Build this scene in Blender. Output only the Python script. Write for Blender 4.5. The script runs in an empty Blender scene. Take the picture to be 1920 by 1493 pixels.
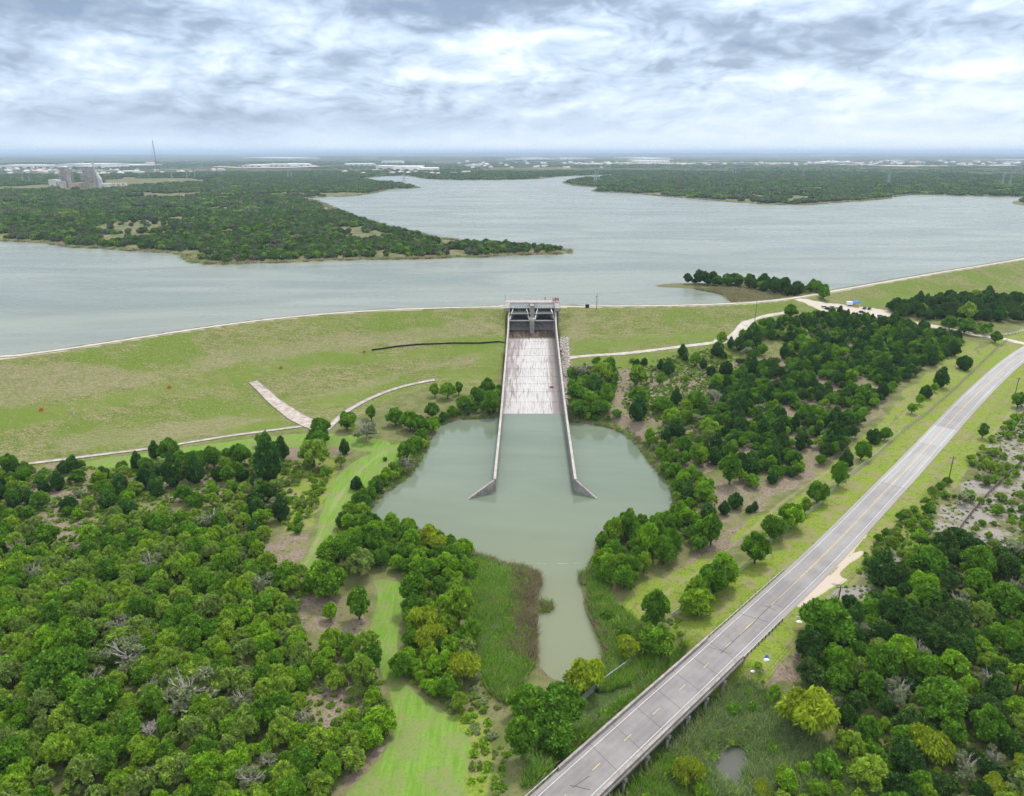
import bpy, math, random
import numpy as np
from mathutils import Vector, Matrix, noise as mnoise
C = bpy.context.scene.collection
SC = bpy.context.scene
rnd = random.Random(7)
R = math.radians

# ------------------------------------------------------------------ camera
CAM_H, FPX, CX, CY, HORV = 125.0, 1331.0, 960.0, 746.5, 286.0
PITCH = math.atan((CY - HORV) / FPX)
SP, CP = math.sin(PITCH), math.cos(PITCH)
cam_d = bpy.data.cameras.new("camera")
cam = bpy.data.objects.new("camera", cam_d); C.objects.link(cam)
cam.location = (0, 0, CAM_H)
cam.rotation_euler = (math.pi / 2 - PITCH, 0, 0)
cam_d.sensor_fit = 'HORIZONTAL'; cam_d.sensor_width = 36.0
cam_d.lens = 36.0 * FPX / 1920.0
cam_d.clip_start = 1.0; cam_d.clip_end = 120000.0
SC.camera = cam

# ------------------------------------------------------------------ light
SUN_EL, SUN_AZ = 58.0, 25.0        # azimuth measured from +Y towards +X
sun_d = bpy.data.lights.new("sun", 'SUN'); sun_d.energy = 1.5; sun_d.angle = R(10); sun_d.color = (1.0, 0.955, 0.88)
sun = bpy.data.objects.new("sun", sun_d); C.objects.link(sun)
sdir = Vector((math.sin(R(SUN_AZ)) * math.cos(R(SUN_EL)), math.cos(R(SUN_AZ)) * math.cos(R(SUN_EL)), math.sin(R(SUN_EL))))
sun.rotation_euler = sdir.to_track_quat('Z', 'Y').to_euler()
sun.location = (0, 0, 400)

SC.view_settings.view_transform = 'Standard'; SC.view_settings.look = 'None'
SC.view_settings.gamma = 1.0; SC.view_settings.use_curve_mapping = False
SC.view_settings.exposure = 0.95
SC.render.engine = 'CYCLES'
SC.cycles.max_bounces = 6; SC.cycles.diffuse_bounces = 3; SC.cycles.glossy_bounces = 2
SC.cycles.transmission_bounces = 2; SC.cycles.transparent_max_bounces = 6; SC.cycles.volume_bounces = 0
SC.cycles.use_adaptive_sampling = True; SC.cycles.adaptive_threshold = 0.02
SC.cycles.use_denoising = True; SC.cycles.denoising_prefilter = 'NONE'

# ------------------------------------------------------------------ node helper
class NT:
    def __init__(s, tree): s.t = tree; s.n = tree.nodes; s.l = tree.links
    def new(s, kind, **kw):
        nd = s.n.new(kind)
        for k, v in kw.items(): setattr(nd, k, v)
        return nd
    def put(s, sock, v):
        if v is None: return
        if hasattr(v, 'is_output'): s.l.new(v, sock)
        else:
            if isinstance(v, (tuple, list)) and len(v) == 3 and len(sock.default_value) == 4: v = (*v, 1.0)
            sock.default_value = v
    def math(s, op, a, b=None, c=None, clamp=False):
        nd = s.new('ShaderNodeMath', operation=op); nd.use_clamp = clamp
        s.put(nd.inputs[0], a); s.put(nd.inputs[1], b)
        if c is not None: s.put(nd.inputs[2], c)
        return nd.outputs[0]
    def vmath(s, op, a, b=None):
        nd = s.new('ShaderNodeVectorMath', operation=op)
        s.put(nd.inputs[0], a)
        if b is not None: s.put(nd.inputs[1], b)
        return nd.outputs[0]
    def mix(s, f, a, b, mode='MIX'):
        nd = s.new('ShaderNodeMix', data_type='RGBA', blend_type=mode)
        s.put(nd.inputs['Factor'], f)
        s.put(nd.inputs[6], a); s.put(nd.inputs[7], b)
        return nd.outputs[2]
    def noise(s, vec, scale, detail=4, rough=0.55, dist=0.0, out=0):
        nd = s.new('ShaderNodeTexNoise')
        if vec is not None: s.put(nd.inputs['Vector'], vec)
        nd.inputs['Scale'].default_value = scale; nd.inputs['Detail'].default_value = detail
        nd.inputs['Roughness'].default_value = rough; nd.inputs['Distortion'].default_value = dist
        return nd.outputs[out]
    def vor(s, vec, scale, out=0, feat='F1'):
        nd = s.new('ShaderNodeTexVoronoi', feature=feat)
        s.put(nd.inputs['Vector'], vec); nd.inputs['Scale'].default_value = scale
        return nd.outputs[out]
    def ramp(s, f, a, b, smooth=True, to0=0.0, to1=1.0):
        nd = s.new('ShaderNodeMapRange', interpolation_type='SMOOTHSTEP' if smooth else 'LINEAR')
        s.put(nd.inputs['Value'], f); nd.inputs['From Min'].default_value = a; nd.inputs['From Max'].default_value = b
        nd.inputs['To Min'].default_value = to0; nd.inputs['To Max'].default_value = to1
        return nd.outputs[0]
    def scale(s, vec, sc):
        return s.vmath('MULTIPLY', vec, tuple(sc))
    def attr(s, name, out='Fac'):
        nd = s.new('ShaderNodeAttribute', attribute_name=name); return nd.outputs[out]
    def pos(s): return s.new('ShaderNodeNewGeometry').outputs['Position']
    def gen(s): return s.new('ShaderNodeTexCoord').outputs['Object']

MATS = {}
def material(name, fn):
    m = bpy.data.materials.new(name); m.use_nodes = True
    t = m.node_tree; t.nodes.clear(); nt = NT(t)
    out = nt.new('ShaderNodeOutputMaterial')
    fn(nt, out); MATS[name] = m
    return m
def principled(nt, out, color, rough=0.9, spec=0.3, metal=0.0, normal=None, **kw):
    b = nt.new('ShaderNodeBsdfPrincipled')
    nt.put(b.inputs['Base Color'], color); nt.put(b.inputs['Roughness'], rough)
    b.inputs['Specular IOR Level'].default_value = spec; b.inputs['Metallic'].default_value = metal
    if normal is not None: nt.l.new(normal, b.inputs['Normal'])
    nt.l.new(b.outputs[0], out.inputs['Surface'])
    return b
def bump(nt, h, strength=0.3, dist=0.1):
    b = nt.new('ShaderNodeBump'); b.inputs['Strength'].default_value = strength; b.inputs['Distance'].default_value = dist
    nt.l.new(h, b.inputs['Height']); return b.outputs[0]
def simple(name, col, rough=0.7, metal=0.0, var=0.25, scale=0.6, spec=0.3):
    def fn(nt, out):
        p = nt.gen(); n = nt.noise(p, scale, 5, 0.6)
        dark = tuple(c * (1 - var) for c in col); lite = tuple(min(1, c * (1 + var)) for c in col)
        c = nt.mix(nt.ramp(n, 0.3, 0.7), dark, lite)
        principled(nt, out, c, rough, spec, metal)
    return material(name, fn)

# ------------------------------------------------------------------ sky
world = bpy.data.worlds.new("World"); SC.world = world; world.use_nodes = True
wt = world.node_tree; wt.nodes.clear(); w = NT(wt)
wout = w.new('ShaderNodeOutputWorld'); bg = w.new('ShaderNodeBackground'); bg.inputs['Strength'].default_value = 0.1
sky = w.new('ShaderNodeTexSky', sky_type='NISHITA'); sky.sun_disc = False
sky.sun_elevation = R(SUN_EL); sky.sun_rotation = R(SUN_AZ); sky.altitude = 200; sky.air_density = 1.2; sky.dust_density = 2.0
d = w.new('ShaderNodeTexCoord').outputs['Generated']
sep = w.new('ShaderNodeSeparateXYZ'); w.l.new(d, sep.inputs[0])
dx, dy, dz = sep.outputs
zc = w.math('MAXIMUM', dz, 0.0)
lz = w.math('ADD', w.math('MULTIPLY', zc, 13.0), w.math('MULTIPLY', w.math('LOGARITHM', w.math('ADD', zc, 0.03), math.e), 0.45))
comb = w.new('ShaderNodeCombineXYZ')
w.l.new(w.math('MULTIPLY', dx, 6.2), comb.inputs[0]); w.l.new(w.math('MULTIPLY', dy, 6.2), comb.inputs[1])
w.l.new(w.math('MULTIPLY', lz, 1.0), comb.inputs[2])
q = comb.outputs[0]
warp = w.noise(q, 1.1, 3, 0.5, out=1)
qw = w.vmath('ADD', q, w.scale(warp, (0.7, 0.7, 0.45)))
def billow(vec):
    a_ = w.noise(vec, 0.62, 9, 0.56)
    puff = None                               # rounded heaps with sharp creases between them
    for sc_, am in ((0.62, 0.46), (1.4, 0.27), (3.1, 0.17), (6.9, 0.10)):
        n_ = w.math('ABSOLUTE', w.math('SUBTRACT', w.math('MULTIPLY', w.noise(vec, sc_, 1, 0.5), 2.0), 1.0)); t_ = w.math('MULTIPLY', n_, am); puff = t_ if puff is None else w.math('ADD', puff, t_)
    return w.math('ADD', w.math('MULTIPLY', a_, 0.55), w.math('MULTIPLY', puff, 1.15))
n1 = billow(qw)
n1u = billow(w.vmath('ADD', qw, (-0.06, 0.0, 0.20)))
relief = w.math('SUBTRACT', n1, n1u)                     # cloud tops catch more light than their bases
n2 = w.noise(q, 0.35, 4, 0.5)
az = w.math('DIVIDE', dx, w.math('MAXIMUM', dy, 0.05))
warp2 = w.noise(q, 1.5, 6, 0.6, out=1)
ws = w.new('ShaderNodeSeparateXYZ'); w.l.new(warp2, ws.inputs[0])
azw = w.math('ADD', az, w.math('MULTIPLY', w.math('SUBTRACT', ws.outputs[0], 0.5), 0.34))
elw = w.math('ADD', zc, w.math('MULTIPLY', w.math('SUBTRACT', ws.outputs[1], 0.5), 0.075))
def sky_blob(u, v, ru, rv, amp):
    """a cloud bank at one compass bearing and height above the horizon"""
    x = (u - CX) / FPX; y = -(v - CY) / FPX
    D = Vector((x, CP + y * SP, -SP + y * CP)).normalized()
    a0, e0 = D.x / D.y, D.z
    ex = w.math('DIVIDE', w.math('SUBTRACT', azw, a0), ru / FPX)
    ey = w.math('DIVIDE', w.math('SUBTRACT', elw, e0), rv / FPX * 0.8)
    r2 = w.math('ADD', w.math('MULTIPLY', ex, ex), w.math('MULTIPLY', ey, ey))
    g = w.math('EXPONENT', w.math('MULTIPLY', r2, -1.0))
    return w.math('MULTIPLY', w.math('MULTIPLY', g, amp), w.ramp(dy, 0.0, 0.4))
bsum = None
for bl in [(940, 100, 95, 40, 0.34), (1130, 80, 110, 40, 0.24), (830, 140, 110, 40, 0.20), (290, 110, 100, 32, 0.14),
           (860, 8, 260, 30, -0.5), (120, 5, 260, 38, -0.46), (1530, 60, 230, 40, -0.34), (1790, 110, 150, 45, 0.20),
           (100, 90, 130, 60, -0.06), (600, 60, 220, 50, 0.08), (500, 225, 480, 40, -0.20), (60, 200, 300, 60, -0.10), (1760, 190, 420, 45, 0.20),
           (1290, 190, 330, 35, 0.10), (1480, 30, 90, 25, 0.10), (1840, 20, 120, 30, 0.12), (1330, 130, 150, 22, -0.10), (480, 150, 200, 25, 0.06)]:
    s_ = sky_blob(*bl); bsum = s_ if bsum is None else w.math('ADD', bsum, s_)
val = w.math('ADD', w.math('MULTIPLY', w.math('SUBTRACT', n1, 0.49), 0.66), w.math('MULTIPLY', relief, 1.35))
fade = w.ramp(zc, 0.0, 0.085)                             # the far cloud deck melts into haze
val = w.math('MULTIPLY', val, w.math('ADD', w.math('MULTIPLY', fade, 0.88), 0.12))
val = w.math('ADD', w.math('ADD', val, bsum), 0.55)
val = w.math('ADD', val, w.math('MULTIPLY', w.math('SUBTRACT', n2, 0.5), 0.25))
val = w.math('ADD', val, w.math('MULTIPLY', w.math('SUBTRACT', 1.0, w.ramp(zc, 0.0, 0.05)), 0.30))
cr = w.new('ShaderNodeValToRGB'); w.l.new(val, cr.inputs[0])
el = cr.color_ramp.elements
el[0].position = 0.0; el[0].color = (0.22, 0.30, 0.43, 1)
el[1].position = 1.0; el[1].color = (0.84, 0.90, 0.96, 1)
for p_, c_ in ((0.25, (0.305, 0.385, 0.51)), (0.45, (0.43, 0.535, 0.69)), (0.62, (0.54, 0.65, 0.79)), (0.8, (0.68, 0.77, 0.86))):
    e_ = el.new(p_); e_.color = (*c_, 1)
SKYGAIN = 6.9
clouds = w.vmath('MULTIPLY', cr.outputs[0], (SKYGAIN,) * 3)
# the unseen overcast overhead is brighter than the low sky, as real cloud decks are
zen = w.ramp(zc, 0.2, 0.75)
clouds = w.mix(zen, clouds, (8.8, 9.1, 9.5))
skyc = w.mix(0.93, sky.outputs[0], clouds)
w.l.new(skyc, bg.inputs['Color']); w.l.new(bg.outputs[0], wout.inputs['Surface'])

# ------------------------------------------------------------------ geometry helpers
def ray(u, v):
    x = (u - CX) / FPX; y = -(v - CY) / FPX
    return (x, CP + y * SP, -SP + y * CP)
def PW(u, v, z):
    """the point of the horizontal plane at height z that the photograph shows at (u, v)"""
    D = ray(u, v); t = (z - CAM_H) / D[2]
    return (D[0] * t, D[1] * t)
def to_px(x, y, z):
    dz_ = z - CAM_H
    dep = y * CP - dz_ * SP; up = y * SP + dz_ * CP
    return CX + FPX * x / dep, CY - FPX * up / dep, dep

class MB:
    def __init__(s): s.v = []; s.f = []
    def add(s, vs, fs):
        b = len(s.v); s.v.extend(vs); s.f.extend([tuple(b + i for i in f) for f in fs])
    def hexa(s, p8):
        s.add(p8, [(0, 3, 2, 1), (4, 5, 6, 7), (0, 1, 5, 4), (1, 2, 6, 5), (2, 3, 7, 6), (3, 0, 4, 7)])
    def box(s, x0, x1, y0, y1, z0, z1):
        s.hexa([(x0, y0, z0), (x1, y0, z0), (x1, y1, z0), (x0, y1, z0), (x0, y0, z1), (x1, y0, z1), (x1, y1, z1), (x0, y1, z1)])
    def bar(s, a, b, wd, ht=None):
        a = Vector(a); b = Vector(b); d = (b - a).normalized(); ht = ht or wd
        up = Vector((0, 0, 1)) if abs(d.z) < 0.95 else Vector((0, 1, 0))
        sx = d.cross(up).normalized() * wd / 2; sy = sx.cross(d).normalized() * ht / 2
        s.hexa([tuple(a - sx - sy), tuple(a + sx - sy), tuple(b + sx - sy), tuple(b - sx - sy),
                tuple(a - sx + sy), tuple(a + sx + sy), tuple(b + sx + sy), tuple(b - sx + sy)])
    def tube(s, pts, rads, n=6):
        rings = []
        for i, p in enumerate(pts):
            p = Vector(p); a = Vector(pts[max(0, i - 1)]); b = Vector(pts[min(len(pts) - 1, i + 1)])
            d = (b - a).normalized(); up = Vector((0, 0, 1)) if abs(d.z) < 0.9 else Vector((1, 0, 0))
            e1 = d.cross(up).normalized(); e2 = d.cross(e1)
            r = rads[i] if isinstance(rads, (list, tuple)) else rads
            rings.append([tuple(p + (e1 * math.cos(2 * math.pi * k / n) + e2 * math.sin(2 * math.pi * k / n)) * r) for k in range(n)])
        vs = [q_ for rg in rings for q_ in rg]; fs = []
        for i in range(len(pts) - 1):
            for k in range(n):
                fs.append((i * n + k, i * n + (k + 1) % n, (i + 1) * n + (k + 1) % n, (i + 1) * n + k))
        fs.append(tuple(reversed(range(n)))); fs.append(tuple(range((len(pts) - 1) * n, len(pts) * n)))
        s.add(vs, fs)
    def build(s, name, mat, parent=None, loc=(0, 0, 0), smooth=False):
        me = bpy.data.meshes.new(name)
        vs = [(a[0] - loc[0], a[1] - loc[1], a[2] - loc[2]) for a in s.v] if any(loc) else s.v
        me.from_pydata(vs, [], s.f); me.update()
        if smooth: me.polygons.foreach_set('use_smooth', [True] * len(me.polygons))
        o = bpy.data.objects.new(name, me)
        if mat: me.materials.append(MATS[mat] if isinstance(mat, str) else mat)
        C.objects.link(o); o.location = loc
        if parent: o.parent = parent; o.matrix_parent_inverse = Matrix()
        return o
def tag(o, label=None, cat=None, group=None, kind=None):
    if label: o['label'] = label
    if cat: o['category'] = cat
    if group: o['group'] = group
    if kind: o['kind'] = kind
    return o
def thing(name, loc, label, cat, group=None, rz=0):
    o = bpy.data.objects.new(name, None); C.objects.link(o); o.location = loc; o.rotation_euler.z = rz
    o.empty_display_size = 0.5
    return tag(o, label, cat, group)
def copy_tree(root, loc, rz=0, scale=None, label=None, group=None):
    r = root.copy(); C.objects.link(r); r.location = loc; r.rotation_euler = (0, 0, rz)
    if scale is not None: r.scale = scale if isinstance(scale, tuple) else (scale,) * 3
    if label: r['label'] = label
    if group: r['group'] = group
    for ch in CH[root.name]:
        c = ch.copy(); C.objects.link(c); c.parent = r
        for g in CH.get(ch.name, ()):
            e = g.copy(); C.objects.link(e); e.parent = c
    return r
CH = {}
def register(root):
    CH.clear() if False else None
    CH[root.name] = [c for c in bpy.data.objects if c.parent == root]
    for c in CH[root.name]: CH[c.name] = [g for g in bpy.data.objects if g.parent == c]
    return root
def mesh_np(name, V, F4=None, F3=None, smooth=False):
    """mesh from numpy arrays of vertices, quads and triangles"""
    me = bpy.data.meshes.new(name); V = np.asarray(V, dtype=np.float32)
    me.vertices.add(len(V)); me.vertices.foreach_set('co', V.ravel())
    parts = []; starts = []; off = 0
    for F, k in ((F4, 4), (F3, 3)):
        if F is not None and len(F):
            F = np.asarray(F, dtype=np.int32); parts.append(F.ravel()); starts.append(off + np.arange(len(F)) * k); off += len(F) * k
    L = np.concatenate(parts); S = np.concatenate(starts)
    me.loops.add(len(L)); me.loops.foreach_set('vertex_index', L)
    me.polygons.add(len(S)); me.polygons.foreach_set('loop_start', S.astype(np.int32))
    me.update(calc_edges=True)
    if smooth: me.polygons.foreach_set('use_smooth', np.ones(len(S), dtype=bool))
    me.validate()
    return me
def seg_dist(X, Y, P):
    """distance, index, parameter and side of an open polyline"""
    best = np.full(X.shape, 1e18); bi = np.zeros(X.shape, int); bt = np.zeros(X.shape); side = np.zeros(X.shape)
    for i in range(len(P) - 1):
        ax, ay = P[i][0], P[i][1]; bx, by = P[i + 1][0] - ax, P[i + 1][1] - ay
        t = np.clip(((X - ax) * bx + (Y - ay) * by) / (bx * bx + by * by), 0, 1)
        ex = X - ax - t * bx; ey = Y - ay - t * by; dd = ex * ex + ey * ey
        m = dd < best
        best = np.where(m, dd, best); bi = np.where(m, i, bi); bt = np.where(m, t, bt)
        side = np.where(m, np.sign(bx * ey - by * ex), side)
    return np.sqrt(best), bi, bt, side
def poly_sd(X, Y, P):
    """signed distance to a closed polygon, positive inside"""
    d_, _, _, _ = seg_dist(X, Y, list(P) + [P[0]])
    ins = np.zeros(X.shape, bool); n = len(P)
    for i in range(n):
        x0, y0 = P[i][:2]; x1, y1 = P[(i + 1) % n][:2]
        if y0 == y1: continue
        c = ((y0 > Y) != (y1 > Y)) & (X < (x1 - x0) * (Y - y0) / (y1 - y0) + x0)
        ins ^= c
    return np.where(ins, d_, -d_)
def smooth_poly(P, it=2, closed=True):
    """corner-cutting"""
    P = [tuple(p) for p in P]
    for _ in range(it):
        Q = []; n = len(P)
        rng = range(n) if closed else range(n - 1)
        if not closed: Q.append(P[0])
        for i in rng:
            a, b = P[i], P[(i + 1) % n]
            Q.append(tuple(a[k] * .75 + b[k] * .25 for k in range(len(a)))); Q.append(tuple(a[k] * .25 + b[k] * .75 for k in range(len(a))))
        if not closed: Q.append(P[-1])
        P = Q
    return P
def sstep(x, a, b):
    t = np.clip((x - a) / (b - a), 0, 1); return t * t * (3 - 2 * t)
_rs = np.random.RandomState(3)
_lat = _rs.rand(256, 256)
def vnoise(X, Y, sc, octv=4):
    """tiling value noise, 0..1"""
    X = np.asarray(X, float) / sc; Y = np.asarray(Y, float) / sc; s = 0; a = 1; tot = 0
    for _ in range(octv):
        xi = np.floor(X).astype(int); yi = np.floor(Y).astype(int); fx = X - xi; fy = Y - yi
        fx = fx * fx * (3 - 2 * fx); fy = fy * fy * (3 - 2 * fy)
        g = lambda i, j: _lat[(xi + i) & 255, (yi + j) & 255]
        s = s + a * ((g(0, 0) * (1 - fx) + g(1, 0) * fx) * (1 - fy) + (g(0, 1) * (1 - fx) + g(1, 1) * fx) * fy)
        tot += a; a *= .5; X = X * 2.03 + 17.3; Y = Y * 2.03 + 5.1
    return s / tot
# ------------------------------------------------------------------ the lie of the land
CREST_Z, LAKE_Z, POND_Z = 26.0, 21.0, 0.0
crest_px = [(0, 672), (100, 659), (200, 644), (300, 628), (400, 613), (500, 600), (600, 590), (700, 583), (800, 579), (890, 577), (945, 576), (1045, 575), (1120, 575), (1200, 574.5),
            (1300, 573), (1400, 569), (1460, 563.5), (1500, 558), (1540, 551), (1600, 540), (1680, 526), (1760, 512), (1840, 499), (1920, 486)]
CREST = [PW(u, v, CREST_Z) for u, v in crest_px]
CREST = [(-2500, -400), (-1100, 130), (-560, 270)] + CREST + [(620, 800), (1500, 1350), (6000, 4500)]
CRN = len(crest_px)
LAKE_LAND = [PW(u, v, LAKE_Z) for u, v in [(-2600, 400), (-700, 425), (-300, 440), (0, 452), (60, 455), (95, 458), (115, 463), (210, 468), (290, 473), (325, 476), (345, 482), (352, 490), (385, 496), (430, 496), (470, 494), (560, 492),
    (630, 488), (700, 487), (780, 486), (850, 483), (920, 482), (980, 478), (1060, 476), (1078, 472), (1060, 468), (1000, 463), (960, 460), (900, 456), (850, 450), (800, 441), (740, 428), (690, 414), (650, 400), (622, 390), (606, 380), (572, 372), (600, 370),
    (640, 369), (680, 366), (718, 359), (722, 356), (787, 353), (778, 349), (740, 344), (700, 340), (672, 336), (700, 332.5), (730, 330), (775, 331), (790, 335.5), (850, 338), (900, 338), (1000, 337), (1060, 330), (1140, 328.5), (1160, 330),
    (1120, 333), (1085, 336), (1052, 341.5), (1068, 347), (1105, 351), (1142, 352.5), (1103, 358), (1130, 360.5), (1180, 362), (1250, 369), (1280, 371), (1330, 375), (1380, 380), (1450, 384), (1520, 384.5), (1570, 380), (1620, 377), (1664, 373), (1690, 367.5),
    (1720, 364.5), (1780, 367), (1860, 369), (1920, 369), (2100, 371), (3200, 374), (3200, 288), (-2600, 288)]]
LAND_POINT = [PW(u, v, LAKE_Z) for u, v in [(1893, 379), (1905, 385), (2000, 392), (2200, 392), (2200, 374), (1960, 374), (1915, 375)]]
LAND_NEAR = [PW(u, v, LAKE_Z) for u, v in [(1222, 538), (1240, 533), (1275, 531), (1320, 530), (1400, 531), (1480, 534), (1545, 541), (1600, 552), (1560, 580), (1450, 585), (1380, 573), (1366, 562), (1350, 551), (1330, 544), (1290, 541)]]
POND = [PW(u, v, POND_Z) for u, v in [(955, 770), (930, 784), (900, 785), (860, 787), (836, 793), (820, 803), (808, 822), (801, 842), (790, 862), (775, 885), (750, 905), (725, 925), (705, 945), (693, 962), (702, 973), (730, 985),
    (760, 997), (800, 1010), (840, 1022), (870, 1035), (900, 1050), (945, 1058), (930, 1068), (970, 1070), (1012, 1077), (1018, 1092), (1000, 1106), (998, 1130), (1002, 1160), (1000, 1185), (1004, 1212),
    (1012, 1240), (1018, 1262), (1030, 1276), (1060, 1278), (1095, 1270), (1125, 1250), (1137, 1226), (1130, 1204), (1116, 1185), (1106, 1162), (1098, 1140), (1098, 1118), (1086, 1104), (1086, 1084), (1102, 1068), (1112, 1052), (1117, 1035),
    (1130, 1018), (1155, 1001), (1190, 990), (1225, 978), (1248, 966), (1260, 948), (1262, 924), (1250, 903), (1234, 884), (1216, 868), (1206, 846), (1190, 829), (1170, 815), (1145, 803), (1120, 797), (1085, 793), (1062, 790), (1045, 770)]]
POOL = [PW(u, v, 0.6) for u, v in [(1340, 1446), (1343, 1420), (1366, 1402), (1398, 1406), (1408, 1430), (1388, 1450), (1384, 1484), (1370, 1466), (1352, 1474)]]
ctl = [(1100, 1400, 1.0), (1250, 1450, .9), (1400, 1400, .8), (1600, 1400, 2.0), (1850, 1400, 4.5), (1700, 1250, 4.5), (1880, 1150, 6), (950, 1450, 3.5), (800, 1450, 5), (300, 1300, 6), (60, 1400, 7), (300, 1000, 5), (60, 950, 4), (0, 885, 3), (300, 850, 3), (560, 820, 3), (620, 1000, 4), (760, 830, 3),
       (720, 900, 2.5), (850, 1150, 1.2), (950, 1180, .8), (850, 1300, 2), (930, 740, 3.5), (1080, 740, 4), (1150, 760, 4.5), (1250, 690, 6), (1400, 800, 6), (1290, 900, 4), (1500, 1000, 5), (1300, 1090, 3.5), (1200, 1150, 2), (1350, 1200, 3), (1700, 900, 6), (1500, 1250, 2.5), (1650, 1120, 6),
       (1900, 1000, 7.5), (1900, 800, 9), (1900, 700, 10), (1560, 650, 9.5), (1450, 650, 8), (1300, 650, 6.5), (1180, 665, 5.5), (1750, 640, 11), (1900, 640, 11.5), (1650, 600, 16), (1560, 585, 20), (1500, 575, 22.5), (1760, 600, 13.5), (1850, 600, 13.5), (1920, 560, 14), (1750, 560, 15.5), (1650, 560, 17.5), (1420, 610, 12), (2100, 560, 14), (2100, 900, 9),
       (2200, 1300, 7), (-200, 900, 3), (-300, 1300, 8), (500, 1700, 6), (1500, 1800, 4), (2200, 1700, 6)]
CTL = [(*PW(u, v, z), z) for u, v, z in ctl]
def road_pt(u, v, z): return (*PW(u, v, z), z)
road_ctl = [(620, 1960, 6.4), (905, 1640, 6.2), (1000, 1548, 6.1), (1082, 1471, 6.0), (1134, 1423, 6), (1189, 1372, 6), (1239, 1326, 6), (1286, 1283, 6), (1326, 1246, 6), (1390, 1186, 6), (1464, 1117, 6), (1521, 1064, 6.1), (1588, 997, 6.3), (1660, 921, 6.7), (1701, 879, 7.0), (1759, 816, 7.6),
            (1802, 769, 8.2), (1836, 734, 8.8), (1870, 702, 9.4), (1896, 679, 10.0), (1925, 658, 10.6), (1970, 632, 11.4), (2050, 598, 12.5), (2200, 560, 14)]
ROAD = smooth_poly([road_pt(*r) for r in road_ctl], 2, closed=False)
ra = np.array(ROAD); RS = np.concatenate([[0], np.cumsum(np.hypot(*(np.diff(ra[:, :2], axis=0).T)))])
def road_s_of_px(u, v, z=6):
    x, y = PW(u, v, z); _, i, t, _ = seg_dist(np.array([x]), np.array([y]), ROAD)
    return float(RS[i[0]] + t[0] * (RS[i[0] + 1] - RS[i[0]]))
BR0, BR1 = road_s_of_px(1082, 1471), road_s_of_px(1358, 1217)    # the bridge
def road_at(s):
    s = min(max(s, 0), RS[-1] - 1e-6); i = int(np.searchsorted(RS, s, 'right') - 1); i = min(i, len(ROAD) - 2)
    t = (s - RS[i]) / (RS[i + 1] - RS[i]); p = ra[i] * (1 - t) + ra[i + 1] * t
    s0, s1 = max(s - 2, 0), min(s + 2, RS[-1]); f = lambda q: np.array([np.interp(q, RS, ra[:, k]) for k in range(2)])
    dd = f(s1) - f(s0); dd = dd / np.hypot(*dd)
    return p, dd, np.array([dd[1], -dd[0]])      # point, forward, right-hand side

# the chute runs almost straight away from the camera
CHW = 15.3
def chx(y): return 10.8 + 0.021 * (y - 338)
def ch_floor(y):
    return np.interp(y, [240, 300, 338, 455, 476, 484, 489, 520], [-3.5, -2.6, -0.02, 9.6, 10.0, 15.0, 16.0, 16.0])
def ch_wall(y):
    return np.interp(y, [250, 300, 338, 400, 452, 464, 470], [5.0, 5.4, 6.6, 11.6, 16.8, 21.5, 26.0])

def lake_land_z(X, Y):
    rr = np.hypot(X, Y)
    sd = poly_sd(X, Y, smooth_poly(LAKE_LAND, 1)); sd = np.where(rr > 16000, 500, sd)
    sd = sd + (vnoise(X, Y, 30, 3) - .5) * 14 * sstep(rr, 500, 1200)
    z = np.where(sd > 0, LAKE_Z + np.minimum(sd * .05, 1.8) + sstep(sd, 50, 400) * (vnoise(X, Y, 420, 4) - .25) * 10, LAKE_Z - np.minimum(-sd * .12, 6))
    z = z + sstep(rr, 6000, 14000) * (vnoise(X, Y, 2600, 4) - .42) * 85 + sstep(rr, 15000, 32000) * (vnoise(X + 900, Y, 9000, 3) - .35) * 190
    z = np.maximum(z, np.where(rr > 5000, LAKE_Z + .5, -99))
    for P in (LAND_POINT, LAND_NEAR):
        s2 = poly_sd(X, Y, smooth_poly(P, 2)) + (vnoise(X, Y, 9, 3) - .5) * 3
        z = np.where(s2 > 0, np.maximum(z, LAKE_Z + np.minimum(s2 * .08, 1.3)), np.maximum(z, LAKE_Z - np.maximum(-s2, 0) * .12 - .02))
        sd = np.maximum(sd, s2)
    return z, sd
SM_POND = smooth_poly(POND, 2)
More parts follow.
